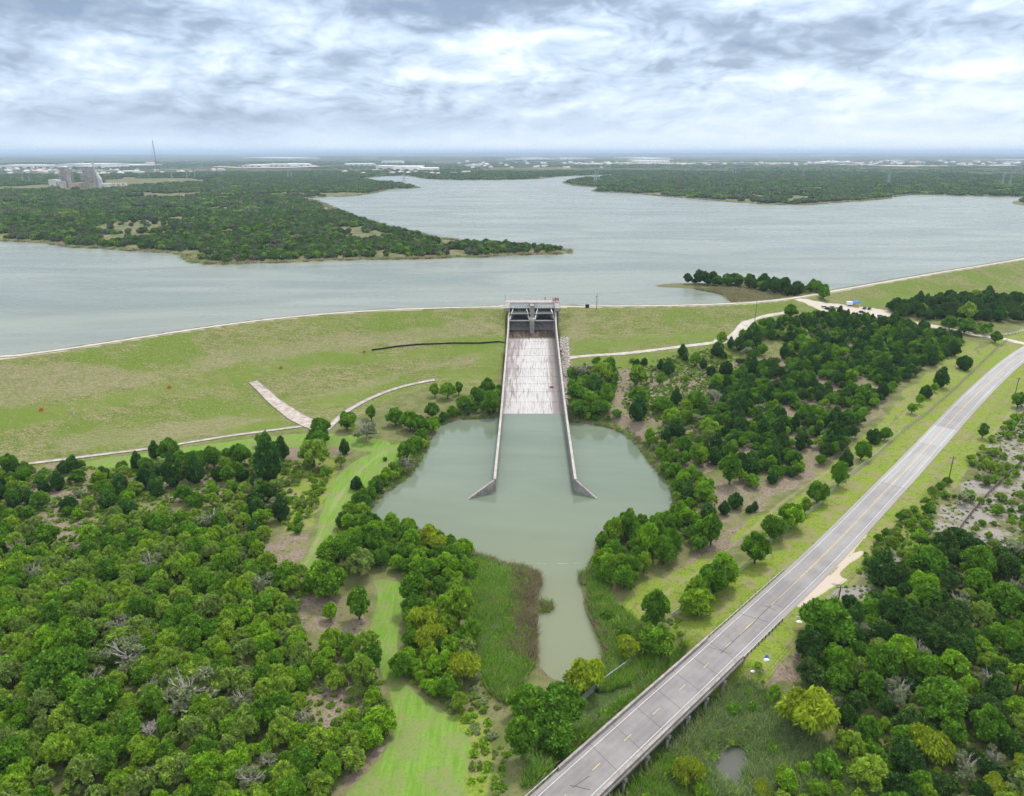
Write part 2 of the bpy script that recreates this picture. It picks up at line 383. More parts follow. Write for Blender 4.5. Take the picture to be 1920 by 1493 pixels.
def height(X, Y):
    X = np.asarray(X, float); Y = np.asarray(Y, float)
    rr = np.hypot(X, Y)
    num = 0; den = 0
    for cx_, cy_, cz_ in CTL:
        wgt = 1.0 / (((X - cx_) ** 2 + (Y - cy_) ** 2) + 40.0) ** 1.5
        num = num + wgt * cz_; den = den + wgt
    base = num / den + (vnoise(X, Y, 40, 3) - .5) * 1.0
    dC, iC, tC, sC = seg_dist(X, Y, CREST)
    down = -sC * dC * -1.0
    down = np.where(sC < 0, dC, -dC)              # positive on the dry side
    damz = np.where(down > 0, CREST_Z - np.maximum(down - 5.5, 0) * .30 + np.maximum(down - 38, 0) * .13 - np.maximum(down - 46, 0) * .10, CREST_Z - np.maximum(-down - 5.5, 0) * .42)
    up_z, sd_lake = lake_land_z(X, Y)
    ground = np.where(down > 0, base, up_z)
    k = 1.2
    h = np.maximum(ground, damz) + np.where(down > 0, k * np.exp(-np.abs(ground - damz) / 1.6) * .5, 0)
    h = np.where(rr > 2500, up_z, h)
    # pond and pool
    sp = poly_sd(X, Y, SM_POND) + (vnoise(X, Y, 5, 3) - .5) * 2.0
    lowf = sstep(-sp, 0, 16)
    h = np.where(sp > 0, -np.minimum(sp * .25, 3), np.where(sp > -16, np.minimum(h, .15 + np.maximum(-sp, 0) * .10) * (1 - lowf) + h * lowf, h))
    so = poly_sd(X, Y, smooth_poly(POOL, 2))
    h = np.where(so > 0, .55 - np.minimum(so * .3, 1.0), np.where(so > -6, .65 + (h - .65) * sstep(-so, 0, 6), h))
    # road bank
    dR, iR, tR, sR = seg_dist(X, Y, ROAD)
    sr = RS[iR] + tR * (RS[iR + 1] - RS[iR]); zr = ra[iR, 2] * (1 - tR) + ra[iR + 1, 2] * tR - .12
    onb = sstep(sr, BR0 - 2, BR0 + 9) * (1 - sstep(sr, BR1 - 9, BR1 + 2))
    wb = (1 - sstep(dR, 8.5, 24)) * (1 - onb)
    h = h * (1 - wb) + zr * wb
    under = (1 - sstep(dR, 10, 22)) * onb
    h = h * (1 - under) + np.minimum(h, 1.2) * under
    # the spillway cut
    cxx = chx(Y); off = np.abs(X - cxx)
    inch = (off < CHW + 1.4) & (Y > 250) & (Y < 500)
    h = np.where(inch, np.minimum(h, ch_floor(Y) - 1.6), h)
    side = (~inch) & (off < CHW + 30) & (Y > 330) & (Y < 462)
    wl = ch_wall(Y) - 1.0
    h = np.where(side, np.minimum(h, wl + (off - CHW - 1.4) * .35), h)
    return h, dict(down=down, sp=sp, sd=sd_lake, dR=dR, sr=sr, sR=sR, rr=rr, onb=onb, so=so, damz=damz, ground=ground)

# polar ground sheet: fine in view, coarse behind
th_in = np.radians(np.arange(-48, 48.001, 0.2))
th = np.concatenate([np.radians(np.arange(-180, -48, 4.0)), th_in, np.radians(np.arange(50, 180, 4.0))])
rr_ = [2.0, 20, 45, 70]
while rr_[-1] < 60000:
    r0 = rr_[-1]; rr_.append(r0 * (1.0055 if r0 < 900 else 1.009 if r0 < 4000 else 1.025))
rad = np.array(rr_)
TH, RD = np.meshgrid(th, rad)            # rows: radius
GX = RD * np.sin(TH); GY = RD * np.cos(TH)
GZ, GI = height(GX, GY)
LR = np.log(rad)
def gz(x, y):
    """height of the ground sheet as built"""
    x = np.asarray(x, float); y = np.asarray(y, float)
    t = np.arctan2(x, y); lr = np.log(np.maximum(np.hypot(x, y), 2.01))
    i = np.clip(np.searchsorted(th, t) - 1, 0, len(th) - 2); j = np.clip(np.searchsorted(LR, lr) - 1, 0, len(LR) - 2)
    ft = np.clip((t - th[i]) / (th[i + 1] - th[i]), 0, 1); fr = np.clip((lr - LR[j]) / (LR[j + 1] - LR[j]), 0, 1)
    return (GZ[j, i] * (1 - ft) + GZ[j, i + 1] * ft) * (1 - fr) + (GZ[j + 1, i] * (1 - ft) + GZ[j + 1, i + 1] * ft) * fr
def G(u, v, up=0.0):
    """the point of the built ground that the photograph shows at (u, v)"""
    D = ray(u, v); z = 5.0
    lo, hi = 60.0, 9000.0
    ts = np.exp(np.linspace(math.log(lo), math.log(hi), 1500))
    xs = D[0] * ts; ys = D[1] * ts; zs = CAM_H + D[2] * ts
    below = zs < np.maximum(gz(xs, ys), -0.5) + up
    k = int(np.argmax(below)) if below.any() else len(ts) - 1
    t0, t1 = ts[max(k - 1, 0)], ts[k]
    for _ in range(12):
        tm = (t0 + t1) / 2
        if CAM_H + D[2] * tm < float(gz(D[0] * tm, D[1] * tm)) + up: t1 = tm
        else: t0 = tm
    return (D[0] * t1, D[1] * t1, float(gz(D[0] * t1, D[1] * t1)))
def GP(pts): return [G(u, v)[:2] for u, v in pts]

# ------------------------------------------------------------------ ground cover zones (what grows or lies where)
nv = GX.size; cols = len(th); rows = len(rad)
near = (RD < 1200)
def zone(polys, soft=2.5, rough=3.0, rs=8, extra=None):
    m = np.zeros(GX.shape)
    for P in polys:
        sd = poly_sd(GX[near], GY[near], smooth_poly(GP(P), 2)) + (vnoise(GX[near], GY[near], rs, 3) - .5) * rough
        m[near] = np.maximum(m[near], sstep(sd, -soft, soft))
    return m
def line_zone(lines, width, rough=1.0, soft=1.0):
    m = np.zeros(GX.shape)
    for P in lines:
        dd, _, _, _ = seg_dist(GX[near], GY[near], smooth_poly(GP(P), 2, closed=False))
        dd = dd + (vnoise(GX[near], GY[near], 5, 3) - .5) * rough
        m[near] = np.maximum(m[near], 1 - sstep(dd, width - soft, width + soft))
    return m
MOWN = [[(555, 1070), (590, 1020), (600, 960), (625, 900), (660, 865), (700, 850), (745, 830), (770, 835), (745, 870), (700, 905), (655, 935), (625, 990), (612, 1040), (598, 1068)],
        [(700, 1085), (760, 1090), (768, 1110), (752, 1150), (745, 1200), (745, 1260), (790, 1310), (850, 1340), (885, 1400), (870, 1460), (880, 1520), (620, 1520), (700, 1440), (740, 1380), (735, 1310), (712, 1250), (690, 1200), (700, 1150), (708, 1110)],
        [(130, 868), (300, 845), (450, 826), (560, 812), (620, 812), (700, 822), (740, 830), (720, 850), (640, 840), (560, 838), (440, 850), (300, 868), (200, 880)]]
VERGE = [[(1265, 1222), (1300, 1180), (1400, 1100), (1480, 1020), (1560, 950), (1640, 870), (1740, 770), (1830, 690), (1890, 645), (1860, 640), (1840, 690), (1760, 740), (1680, 800), (1600, 890), (1520, 970), (1440, 1030), (1380, 1090), (1280, 1170), (1240, 1200)],
         [(1400, 1240), (1480, 1170), (1530, 1120), (1600, 1050), (1680, 990), (1760, 900), (1840, 800), (1930, 700), (1960, 690), (1900, 790), (1820, 880), (1740, 970), (1660, 1060), (1600, 1090), (1540, 1150), (1500, 1200), (1440, 1260)],
         [(1380, 1010), (1450, 985), (1540, 920), (1620, 850), (1690, 780), (1760, 720), (1850, 650), (1810, 640), (1700, 735), (1640, 800), (1560, 880), (1480, 940), (1400, 980), (1330, 1040), (1250, 1080), (1180, 1110), (1180, 1160), (1260, 1150), (1320, 1090)],
         [(480, 880), (620, 850), (640, 880), (600, 950), (570, 1000), (520, 1000), (560, 930), (500, 910)],
         [(700, 960), (760, 880), (800, 830), (830, 800), (800, 790), (760, 840), (720, 900), (660, 940), (640, 1000), (800, 1020)], [(830, 1335), (905, 1345), (950, 1400), (900, 1520), (840, 1520), (890, 1420)]]
DIRT = [[(505, 1000), (560, 990), (590, 1010), (555, 1065), (510, 1070), (490, 1040)], [(560, 1110), (690, 1120), (700, 1180), (680, 1230), (640, 1200), (570, 1180), (545, 1140)],
        [(615, 1493), (650, 1455), (700, 1400), (735, 1385), (730, 1410), (690, 1460), (640, 1510)], [(290, 870), (420, 860), (480, 890), (470, 930), (380, 950), (300, 940)], [(1050, 700), (1140, 660), (1380, 640), (1420, 700), (1400, 800), (1350, 860), (1300, 900), (1280, 860), (1240, 830), (1160, 800), (1120, 760), (1130, 730)],
        [(1300, 870), (1370, 840), (1400, 900), (1480, 920), (1560, 870), (1640, 790), (1680, 740), (1600, 700), (1640, 640), (1500, 600), (1420, 620), (1380, 700), (1360, 760)],
        [(1290, 900), (1480, 900), (1500, 900), (1450, 940), (1380, 980), (1300, 1000), (1260, 950)], [(1200, 1100), (1340, 1010), (1420, 970), (1380, 1030), (1260, 1090), (1180, 1140)],
        [(560, 820), (640, 815), (680, 830), (640, 860), (520, 870)], [(1600, 1060), (1625, 1030), (1590, 1010), (1570, 1040)], [(560, 1215), (700, 1240), (720, 1300), (600, 1400), (540, 1300)],
        [(1450, 1180), (1500, 1150), (1530, 1190), (1500, 1260), (1450, 1300), (1420, 1290)], [(60, 860), (160, 880), (280, 890), (200, 1000), (120, 1060), (40, 960)]]
GRAVEL = [[(1920, 740), (1850, 850), (1790, 930), (1740, 990), (1690, 1060), (1740, 1040), (1800, 1060), (1960, 1080), (1960, 740)], [(1560, 1110), (1640, 1060), (1700, 1000), (1720, 1060), (1640, 1120), (1570, 1130)],
          [(1560, 1120), (1620, 1095), (1680, 1110), (1640, 1150), (1590, 1150)]]
SWAMP = [[(1130, 1493), (1230, 1390), (1330, 1300), (1440, 1290), (1500, 1330), (1560, 1420), (1700, 1440), (1800, 1520), (1100, 1540)], [(880, 1090), (940, 1060), (1000, 1080), (1000, 1250), (960, 1300), (900, 1290), (870, 1200)],
         [(1100, 1120), (1180, 1160), (1280, 1190), (1250, 1260), (1180, 1300), (1100, 1380), (1000, 1460), (950, 1400), (1100, 1290), (1150, 1220)]]
TRACKS = [[(735, 838), (690, 868), (648, 910), (618, 960), (598, 1010), (572, 1062)], [(1440, 1010), (1520, 940), (1600, 870), (1680, 790), (1760, 715), (1840, 650)], [(1920, 740), (1850, 830), (1780, 920), (1700, 1010), (1650, 1080)], [(1240, 1120), (1330, 1060), (1400, 1000), (1480, 930), (1560, 880)]]
Z_mown = zone(MOWN, 1.2, 1.5, 6)
Z_lush = zone(VERGE, 4, 9, 12)
S_V0, S_V1 = road_s_of_px(1300, 1268), road_s_of_px(1905, 672)
vn = (vnoise(GX, GY, 12, 3) - .5) * 7
vg = np.where((GI['sr'] > S_V0) & (RD < 1200), 1 - sstep(GI['dR'] + vn, np.where(GI['sR'] > 0, 15, 10), np.where(GI['sR'] > 0, 21, 15)), 0)
Z_lush = np.maximum(Z_lush, vg * .95)
Z_dirt = zone(DIRT, 3, 9, 9) * (1 - Z_mown)
Z_grav = zone(GRAVEL, 4, 10, 9)
Z_swmp = zone(SWAMP, 3, 6, 9)
Z_trk = line_zone(TRACKS, 1.0, 2.2) * .6
DIRTROAD = line_zone([[(1500, 562), (1540, 572), (1590, 584), (1640, 592), (1700, 602), (1760, 613), (1830, 628), (1870, 633)]], 3.8, 2.0, 1.5)
DIRTROAD = np.maximum(DIRTROAD, zone([[(1495, 560), (1530, 566), (1600, 573), (1680, 583), (1690, 596), (1640, 598), (1580, 590), (1520, 575)]], 2, 3, 6))
sdn = GI['down']; 
DAMP = zone([[(-100, 690), (945, 590), (940, 700), (900, 735), (840, 745), (800, 725), (740, 745), (660, 790), (620, 800), (560, 806), (450, 822), (300, 846), (150, 866), (-100, 890)], [(1062, 585), (1200, 582), (1460, 575), (1470, 590), (1410, 605), (1380, 640), (1250, 660), (1120, 690), (1068, 700)], [(1560, 562), (1920, 500), (1960, 560), (1850, 560), (1700, 568), (1620, 572)]], 2, 3)
Z_dam = np.where((sdn > 3) & (sdn < 140) & (RD < 1200), np.maximum(sstep(GI['damz'] - GI['ground'], -1.6, .6), DAMP), 0)
Z_crest = np.where((np.abs(sdn) < 3.0) & (RD < 1500), 1.0, 0)
shore_p = np.where(RD < 600, np.exp(-np.abs(GI['sp']) / 2.2), 0)
shore_l = np.where((sdn < -4) | (RD > 1500), np.exp(-np.maximum(GI['sd'] + 2, 0) / 11.0) * (RD < 5000), 0)
shore_l = np.maximum(shore_l, zone([[(1290, 541), (1330, 541), (1400, 543), (1460, 552), (1470, 560), (1400, 568), (1370, 566), (1355, 553)]], 2, 3, 6))
Z_shore = np.maximum(shore_p, shore_l)
S_P0, S_P1 = road_s_of_px(1440, 1140), road_s_of_px(1600, 985)
shoulder = np.where((GI['sr'] > S_P0) & (GI['sr'] < S_P1) & (GI['dR'] < 8.5) & (GI['sR'] < 0) & (GI['onb'] < .5), 1 - sstep(GI['dR'] + (vnoise(GX, GY, 6, 3) - .5) * 2.5, 5.0, 6.0), 0)
PULL = zone([[(1560, 1075), (1600, 1035), (1630, 1030), (1590, 1060), (1570, 1080), (1600, 1088), (1560, 1100), (1500, 1140), (1490, 1135)]], 1, 1.2, 4)
shoulder = np.maximum(shoulder, PULL)
up_far = np.where((sdn < 0) | (RD > 2500), sstep(RD, 500, 700), 0)

Z_green = np.maximum(line_zone([[(-60, 805), (60, 785), (130, 771), (230, 752), (330, 730), (430, 711), (527, 693), (640, 675), (740, 668), (840, 660), (935, 656)], [(-60, 790), (80, 775), (330, 722), (560, 676), (700, 655)]], 3.0, 10, 8), zone([[(905, 640), (940, 640), (938, 780), (905, 740), (890, 690)], [(820, 690), (900, 690), (880, 720), (800, 705)], [(1068, 640), (1200, 630), (1330, 622), (1380, 625), (1330, 640), (1200, 650), (1068, 662)], [(1068, 676), (1180, 668), (1280, 655), (1300, 664), (1180, 690), (1070, 712)], [(480, 790), (400, 812), (450, 813), (560, 798)], [(640, 730), (720, 720), (640, 760), (560, 770)], [(1560, 575), (1700, 545), (1800, 545), (1700, 565), (1620, 578)]], 9, 12, 14))
Z_straw = zone([[(-60, 690), (120, 680), (260, 690), (300, 720), (150, 745), (-60, 780)], [(60, 815), (250, 800), (420, 780), (540, 780), (440, 806), (300, 832), (100, 850)], [(520, 745), (600, 750), (720, 720), (800, 690), (900, 678), (900, 660), (760, 690), (620, 735)], [(1066, 585), (1105, 590), (1100, 640), (1068, 640)], [(350, 660), (600, 630), (900, 600), (940, 610), (900, 625), (600, 660), (360, 700)], [(1150, 655), (1300, 645), (1330, 650), (1150, 664)]], 5, 12, 10)
me = mesh_np("ground", np.stack([GX, GY, GZ], -1).reshape(-1, 3),
             F4=np.stack([(np.arange(rows - 1)[:, None] * cols + a + b * cols).ravel() for a, b in
                          ((np.arange(cols), 0), (np.roll(np.arange(cols), -1), 0), (np.roll(np.arange(cols), -1), 1), (np.arange(cols), 1))], -1), smooth=True)
for nm, arr in dict(mown=Z_mown, lush=Z_lush, dirt=Z_dirt, gravel=Z_grav, swamp=Z_swmp, track=Z_trk, dam=Z_dam, shore=Z_shore, crest=Z_crest, vfar=sstep(RD, 3300, 5500), green=Z_green, straw=Z_straw, shoulder=shoulder, far=up_far, caliche=DIRTROAD, depth=np.clip(-GI['sp'], -5, 5)).items():
    a = me.attributes.new(nm, 'FLOAT', 'POINT'); a.data.foreach_set('value', arr.ravel().astype(np.float32))
# 0 = the ring's outward normal must point up
def ground_mat(nt, out):
    p = nt.pos()
    P2 = nt.scale(p, (1, 1, 0.2))
    fine = nt.noise(P2, 1.6, 6, 0.7); mid = nt.noise(P2, 0.16, 6, 0.62); big = nt.noise(P2, 0.022, 5, 0.6); tiny = nt.noise(P2, 5.0, 3, 0.7)
    def mask(name, lo=.35, hi=.65, k=.55, nz=None):
        a = nt.attr(name)
        m = nt.math('ADD', a, nt.math('MULTIPLY', nt.math('SUBTRACT', nz if nz is not None else nt.math('MULTIPLY', nt.math('ADD', mid, fine), .5), .5), k))
        m = nt.ramp(m, lo, hi)
        return nt.math('MULTIPLY', m, nt.ramp(a, 0.01, 0.12))
    # rough pasture
    c = nt.mix(nt.ramp(mid, .35, .65), (0.115, 0.135, 0.04), (0.195, 0.18, 0.085))
    c = nt.mix(nt.ramp(fine, .48, .68), c, (0.085, 0.125, 0.03))
    # bare pinkish soil with leaf litter
    d1 = nt.mix(nt.ramp(fine, .3, .7), (0.13, 0.095, 0.065), (0.31, 0.245, 0.195)); d1 = nt.mix(nt.math('MULTIPLY', nt.ramp(mid, .46, .60), .8), d1, (0.165, 0.17, 0.065)); d1 = nt.mix(nt.math('MULTIPLY', nt.ramp(nt.noise(P2, .5, 5, .7), .56, .66), .8), d1, (0.075, 0.085, 0.03))
    c = nt.mix(mask('dirt'), c, d1)
    # lush verge
    g1 = nt.mix(nt.ramp(fine, .35, .65), (0.13, 0.20, 0.018), (0.23, 0.275, 0.045)); g1 = nt.mix(nt.math('MULTIPLY', nt.ramp(mid, .47, .60), .85), g1, (0.235, 0.21, 0.10)); g1 = nt.mix(nt.math('MULTIPLY', nt.ramp(nt.noise(P2, .55, 6, .75), .52, .63), .7), g1, (0.10, 0.135, 0.025)); g1 = nt.mix(nt.math('MULTIPLY', nt.ramp(nt.noise(P2, .3, 6, .8), .57, .66), .7), g1, (0.28, 0.23, 0.15))
    c = nt.mix(mask('lush', k=.9), c, g1)
    # mown track
    st = nt.noise(nt.scale(p, (1.2, .12, .1)), 1.0, 4, 0.6)
    m1 = nt.mix(nt.ramp(st, .35, .65), (0.12, 0.235, 0.026), (0.175, 0.285, 0.05)); m1 = nt.mix(nt.ramp(mid, .42, .62), m1, (0.19, 0.225, 0.075)); m1 = nt.mix(nt.ramp(fine, .45, .75), m1, (0.115, 0.20, 0.02))
    m1 = nt.mix(nt.math('MULTIPLY', nt.ramp(nt.noise(P2, .45, 6, .75), .55, .68), .7), m1, (0.21, 0.19, 0.11)); c = nt.mix(mask('mown', k=.8), c, m1)
    # dam grass: olive, with straw coloured mowing streaks that follow the contour
    sx = nt.scale(p, (0.25, 1.0, 1.6)); s1 = nt.noise(sx, 0.35, 6, 0.72, 1.0); s2 = nt.noise(nt.scale(p, (.5, 1, 1.6)), 1.1, 5, 0.75)
    dg = nt.mix(nt.ramp(mid, .38, .62), (0.115, 0.16, 0.022), (0.185, 0.20, 0.05))
    dg = nt.mix(nt.math('MULTIPLY', nt.ramp(s1, .48, .60), .9), dg, (0.265, 0.225, 0.125)); dg = nt.mix(nt.math('MULTIPLY', nt.ramp(nt.noise(sx, .12, 6, .75, 1.5), .52, .62), .6), dg, (0.095, 0.125, 0.02))
    dg = nt.mix(nt.math('MULTIPLY', nt.ramp(s2, .50, .64), .75), dg, (0.33, 0.285, 0.19))
    dg = nt.mix(nt.math('MULTIPLY', nt.ramp(big, .46, .60), .85), dg, (0.125, 0.19, 0.02))
    dg = nt.mix(nt.math('MULTIPLY', nt.ramp(fine, .47, .60), .85), dg, (0.075, 0.095, 0.018)); dg = nt.mix(nt.math('MULTIPLY', nt.ramp(nt.noise(P2, .75, 5, .7), .54, .66), .7), dg, (0.27, 0.23, 0.155))
    dg = nt.mix(nt.math('MULTIPLY', mask('straw', .2, .9, k=1.0), .45), dg, nt.mix(nt.ramp(s2, .35, .65), (0.16, 0.145, 0.065), (0.30, 0.26, 0.17)))
    dg = nt.mix(nt.math('MULTIPLY', mask('green', .1, 1.0, k=1.0), .6), dg, nt.mix(nt.ramp(fine, .4, .6), (0.095, 0.165, 0.018), (0.16, 0.215, 0.03)))
    c = nt.mix(mask('dam', k=.3), c, dg)
    # swamp floor, gravel, tracks, shore
    c = nt.mix(mask('swamp'), c, nt.mix(nt.ramp(fine, .35, .65), (0.04, 0.075, 0.018), (0.10, 0.14, 0.04)))
    gv = nt.mix(nt.ramp(tiny, .3, .7), (0.20, 0.175, 0.155), (0.36, 0.325, 0.295)); gv = nt.mix(nt.ramp(mid, .48, .60), gv, (0.15, 0.155, 0.065)); gv = nt.mix(nt.ramp(fine, .58, .66), gv, (0.07, 0.10, 0.03))
    c = nt.mix(mask('gravel'), c, gv)
    c = nt.mix(nt.math('MULTIPLY', mask('track', k=.9), .6), c, (0.27, 0.26, 0.13))
    c = nt.mix(mask('caliche', k=.4), c, nt.mix(fine, (0.40, 0.35, 0.28), (0.60, 0.54, 0.45)))
    c = nt.mix(mask('shoulder', k=.2), c, nt.mix(fine, (0.42, 0.33, 0.26), (0.58, 0.50, 0.42)))
    c = nt.mix(mask('crest', k=.4), c, nt.mix(fine, (0.33, 0.29, 0.23), (0.50, 0.45, 0.38)))
    sh = nt.mix(nt.ramp(fine, .35, .65), (0.085, 0.09, 0.035), (0.19, 0.165, 0.095))
    c = nt.mix(mask('shore', .38, .6), c, sh)
    # the country beyond the lake: scrub woods, pasture strips, subdivisions
    f_big = nt.noise(nt.scale(p, (1, 1, 0)), 0.0016, 6, 0.62); f_mid = nt.noise(nt.scale(p, (1, 1, 0)), 0.011, 5, 0.7); f_hi = nt.noise(nt.scale(p, (1, 1, 0)), 0.05, 4, 0.75)
    fc = nt.mix(nt.ramp(f_hi, .35, .65), (0.018, 0.034, 0.014), (0.055, 0.075, 0.03))
    fc = nt.mix(nt.math('MULTIPLY', nt.ramp(f_mid, .52, .62), .9), fc, (0.19, 0.175, 0.10))
    fc = nt.mix(nt.ramp(nt.attr('vfar'), 0, 1), nt.mix(nt.ramp(f_hi, .4, .6), nt.mix(nt.ramp(fine, .35, .65), (0.12, 0.12, 0.055), (0.27, 0.22, 0.135)), (0.09, 0.12, 0.04)), fc)
    fc = nt.mix(nt.math('MULTIPLY', nt.attr('vfar'), nt.ramp(f_big, .54, .60)), fc, nt.mix(nt.ramp(f_mid, .4, .6), (0.11, 0.14, 0.05), (0.22, 0.20, 0.12)))
    c = nt.mix(nt.math('MULTIPLY', nt.attr('far'), nt.math('SUBTRACT', 1.0, mask('shore', .38, .6))), c, fc)
    c = nt.mix(1.0, c, (.90, .90, .90), 'MULTIPLY')
    h = nt.math('ADD', nt.math('MULTIPLY', fine, .5), nt.math('MULTIPLY', tiny, .25))
    principled(nt, out, c, 0.95, 0.1, normal=bump(nt, h, 0.6, 0.4))
me.materials.append(material("ground", ground_mat))
go = bpy.data.objects.new("ground", me); C.objects.link(go); tag(go, kind='structure')

# ------------------------------------------------------------------ water
def water_mat(deep, lite, rough, bs, bd, silt=False):
    def fn(nt, out):
        p = nt.pos(); ps = nt.scale(p, (1, 1, 0))
        n = nt.noise(nt.scale(p, (1, 2.2, 0)), bs, 5, 0.6, .4); big = nt.noise(nt.scale(p, (.35, 1.1, 0)), 0.012, 5, 0.6, 1.0)
        rip = nt.noise(nt.scale(p, (1, 1.6, 0)), bs * 5, 3, 0.6)
        c = nt.mix(nt.ramp(big, .35, .65), deep, lite)
        if silt:
            sy = nt.new('ShaderNodeSeparateXYZ'); nt.l.new(p, sy.inputs[0]); c = nt.mix(nt.math('SUBTRACT', 1.0, nt.ramp(nt.math('ADD', sy.outputs[1], nt.math('MULTIPLY', big, 40)), 165, 285)), c, (0.155, 0.17, 0.10))
        hh = nt.math('ADD', n, nt.math('MULTIPLY', rip, .35))
        rg = nt.ramp(nt.noise(nt.scale(p, (.25, 1.4, 0)), 0.015, 5, 0.6, 1.2), .3, .7, to0=rough, to1=rough * 1.5)
        b = principled(nt, out, c, rg, 0.5, normal=bump(nt, hh, .35, bd))
        b.inputs['IOR'].default_value = 1.333
    return fn
material("lake_water", water_mat((0.135, 0.155, 0.125), (0.20, 0.215, 0.17), 0.22, 0.30, 0.022))
material("pond_water", water_mat((0.112, 0.145, 0.10), (0.148, 0.18, 0.13), 0.06, 0.8, 0.035, True))
def fan(name, P, z, mat, kind='structure'):
    b = MB(); b.v = [(x, y, z) for x, y in P]; b.f = [tuple(range(len(P)))]
    import bmesh
    o = b.build(name, mat); bm = bmesh.new(); bm.from_mesh(o.data)
    bmesh.ops.triangulate(bm, faces=bm.faces[:]); bmesh.ops.recalc_face_normals(bm, faces=bm.faces[:])
    for f in bm.faces:
        if f.normal.z < 0: f.normal_flip()
    bm.to_mesh(o.data); bm.free()
    return tag(o, kind=kind)
b = MB(); cc = CREST[1:-1]
for i in range(len(cc) - 1):
    (x0, y0), (x1, y1) = cc[i], cc[i + 1]
    k0 = 7000 / math.hypot(x0, y0); k1 = 7000 / math.hypot(x1, y1)
    b.add([(x0, y0, LAKE_Z), (x1, y1, LAKE_Z), (x1 * k1, y1 * k1, LAKE_Z), (x0 * k0, y0 * k0, LAKE_Z)], [(0, 1, 2, 3)])
tag(b.build("lake_water", "lake_water"), kind='structure')
big_pond = smooth_poly([(x + (x - 10) * .03, y + (y - 250) * .03) for x, y in POND], 1)
fan("pond_water", big_pond, POND_Z, "pond_water")
material("pool_water", water_mat((0.07, 0.07, 0.06), (0.10, 0.10, 0.085), 0.03, 0.8, 0.02))
fan("swamp_pool_water", smooth_poly(POOL, 2), .62, "pool_water")
# ------------------------------------------------------------------ materials for built things
def concrete(name, a, b_, sc=.5, streak=0.0):
    def fn(nt, out):
        p = nt.pos(); n = nt.noise(p, sc, 6, .65); n2 = nt.noise(p, sc * 9, 4, .6)
        c = nt.mix(nt.ramp(n, .32, .68), a, b_); c = nt.mix(nt.math('MULTIPLY', nt.ramp(n2, .5, .75), .35), c, tuple(x * .55 for x in a))
        if streak:
            s_ = nt.noise(nt.scale(p, (1.6, 1.6, .12)), 1.2, 5, .65)
            c = nt.mix(nt.math('MULTIPLY', nt.ramp(s_, .5, .68), streak), c, tuple(x * .35 for x in a))
        principled(nt, out, c, .85, .2, normal=bump(nt, n2, .3, .05))
    return material(name, fn)
concrete("concrete", (0.235, 0.21, 0.195), (0.36, 0.325, 0.30), .4, .5)
concrete("concrete_pale", (0.33, 0.30, 0.28), (0.45, 0.42, 0.39), .4, .3)
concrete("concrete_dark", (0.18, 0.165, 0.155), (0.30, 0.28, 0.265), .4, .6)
concrete("concrete_drain", (0.27, 0.22, 0.19), (0.46, 0.40, 0.35), .35)
concrete("caliche", (0.36, 0.32, 0.27), (0.50, 0.46, 0.40), .25)
concrete("riprap", (0.26, 0.22, 0.19), (0.47, 0.42, 0.37), 1.2)
simple("sill_slime", (.15, .19, .12), .5, 0, .4, .5)
simple("gate_steel", (0.17, 0.16, 0.18), .6, .3, .4, .7)
simple("gate_skin", (0.23, 0.22, 0.24), .65, .2, .45, .5)
simple("steel_pale", (0.50, 0.49, 0.47), .5, .3, .15)
simple("galvanised", (0.36, 0.37, 0.38), .45, .6, .2)
simple("black_fabric", (0.012, 0.012, 0.014), .7, 0, .3)
simple("rust_rail", (0.13, 0.10, 0.085), .75, .2, .4, 2)
simple("red_paint", (0.36, 0.045, 0.04), .5, 0, .2)
simple("orange_mesh", (0.55, 0.09, 0.03), .6, 0, .15)
simple("wood_pole", (0.085, 0.06, 0.045), .9, 0, .35, 1.5)
simple("white_paint", (0.78, 0.78, 0.76), .5, 0, .06)
simple("blue_tarp", (0.03, 0.14, 0.50), .6, 0, .2)
simple("tyre_rubber", (0.02, 0.02, 0.02), .8)
simple("car_glass", (0.015, 0.018, 0.022), .08, 0, .1, 1, .6)
simple("tan_goods", (0.50, 0.33, 0.19), .8, 0, .3, 2)
simple("wire", (0.03, 0.03, 0.03), .5, .5)
for n_, c_ in (("car_white", (.75, .75, .75)), ("car_black", (.02, .02, .022)), ("car_silver", (.38, .39, .40)), ("car_red", (.35, .02, .02)), ("car_blue", (.04, .08, .2))):
    simple(n_, c_, .25, .1, .04, 1, .5)
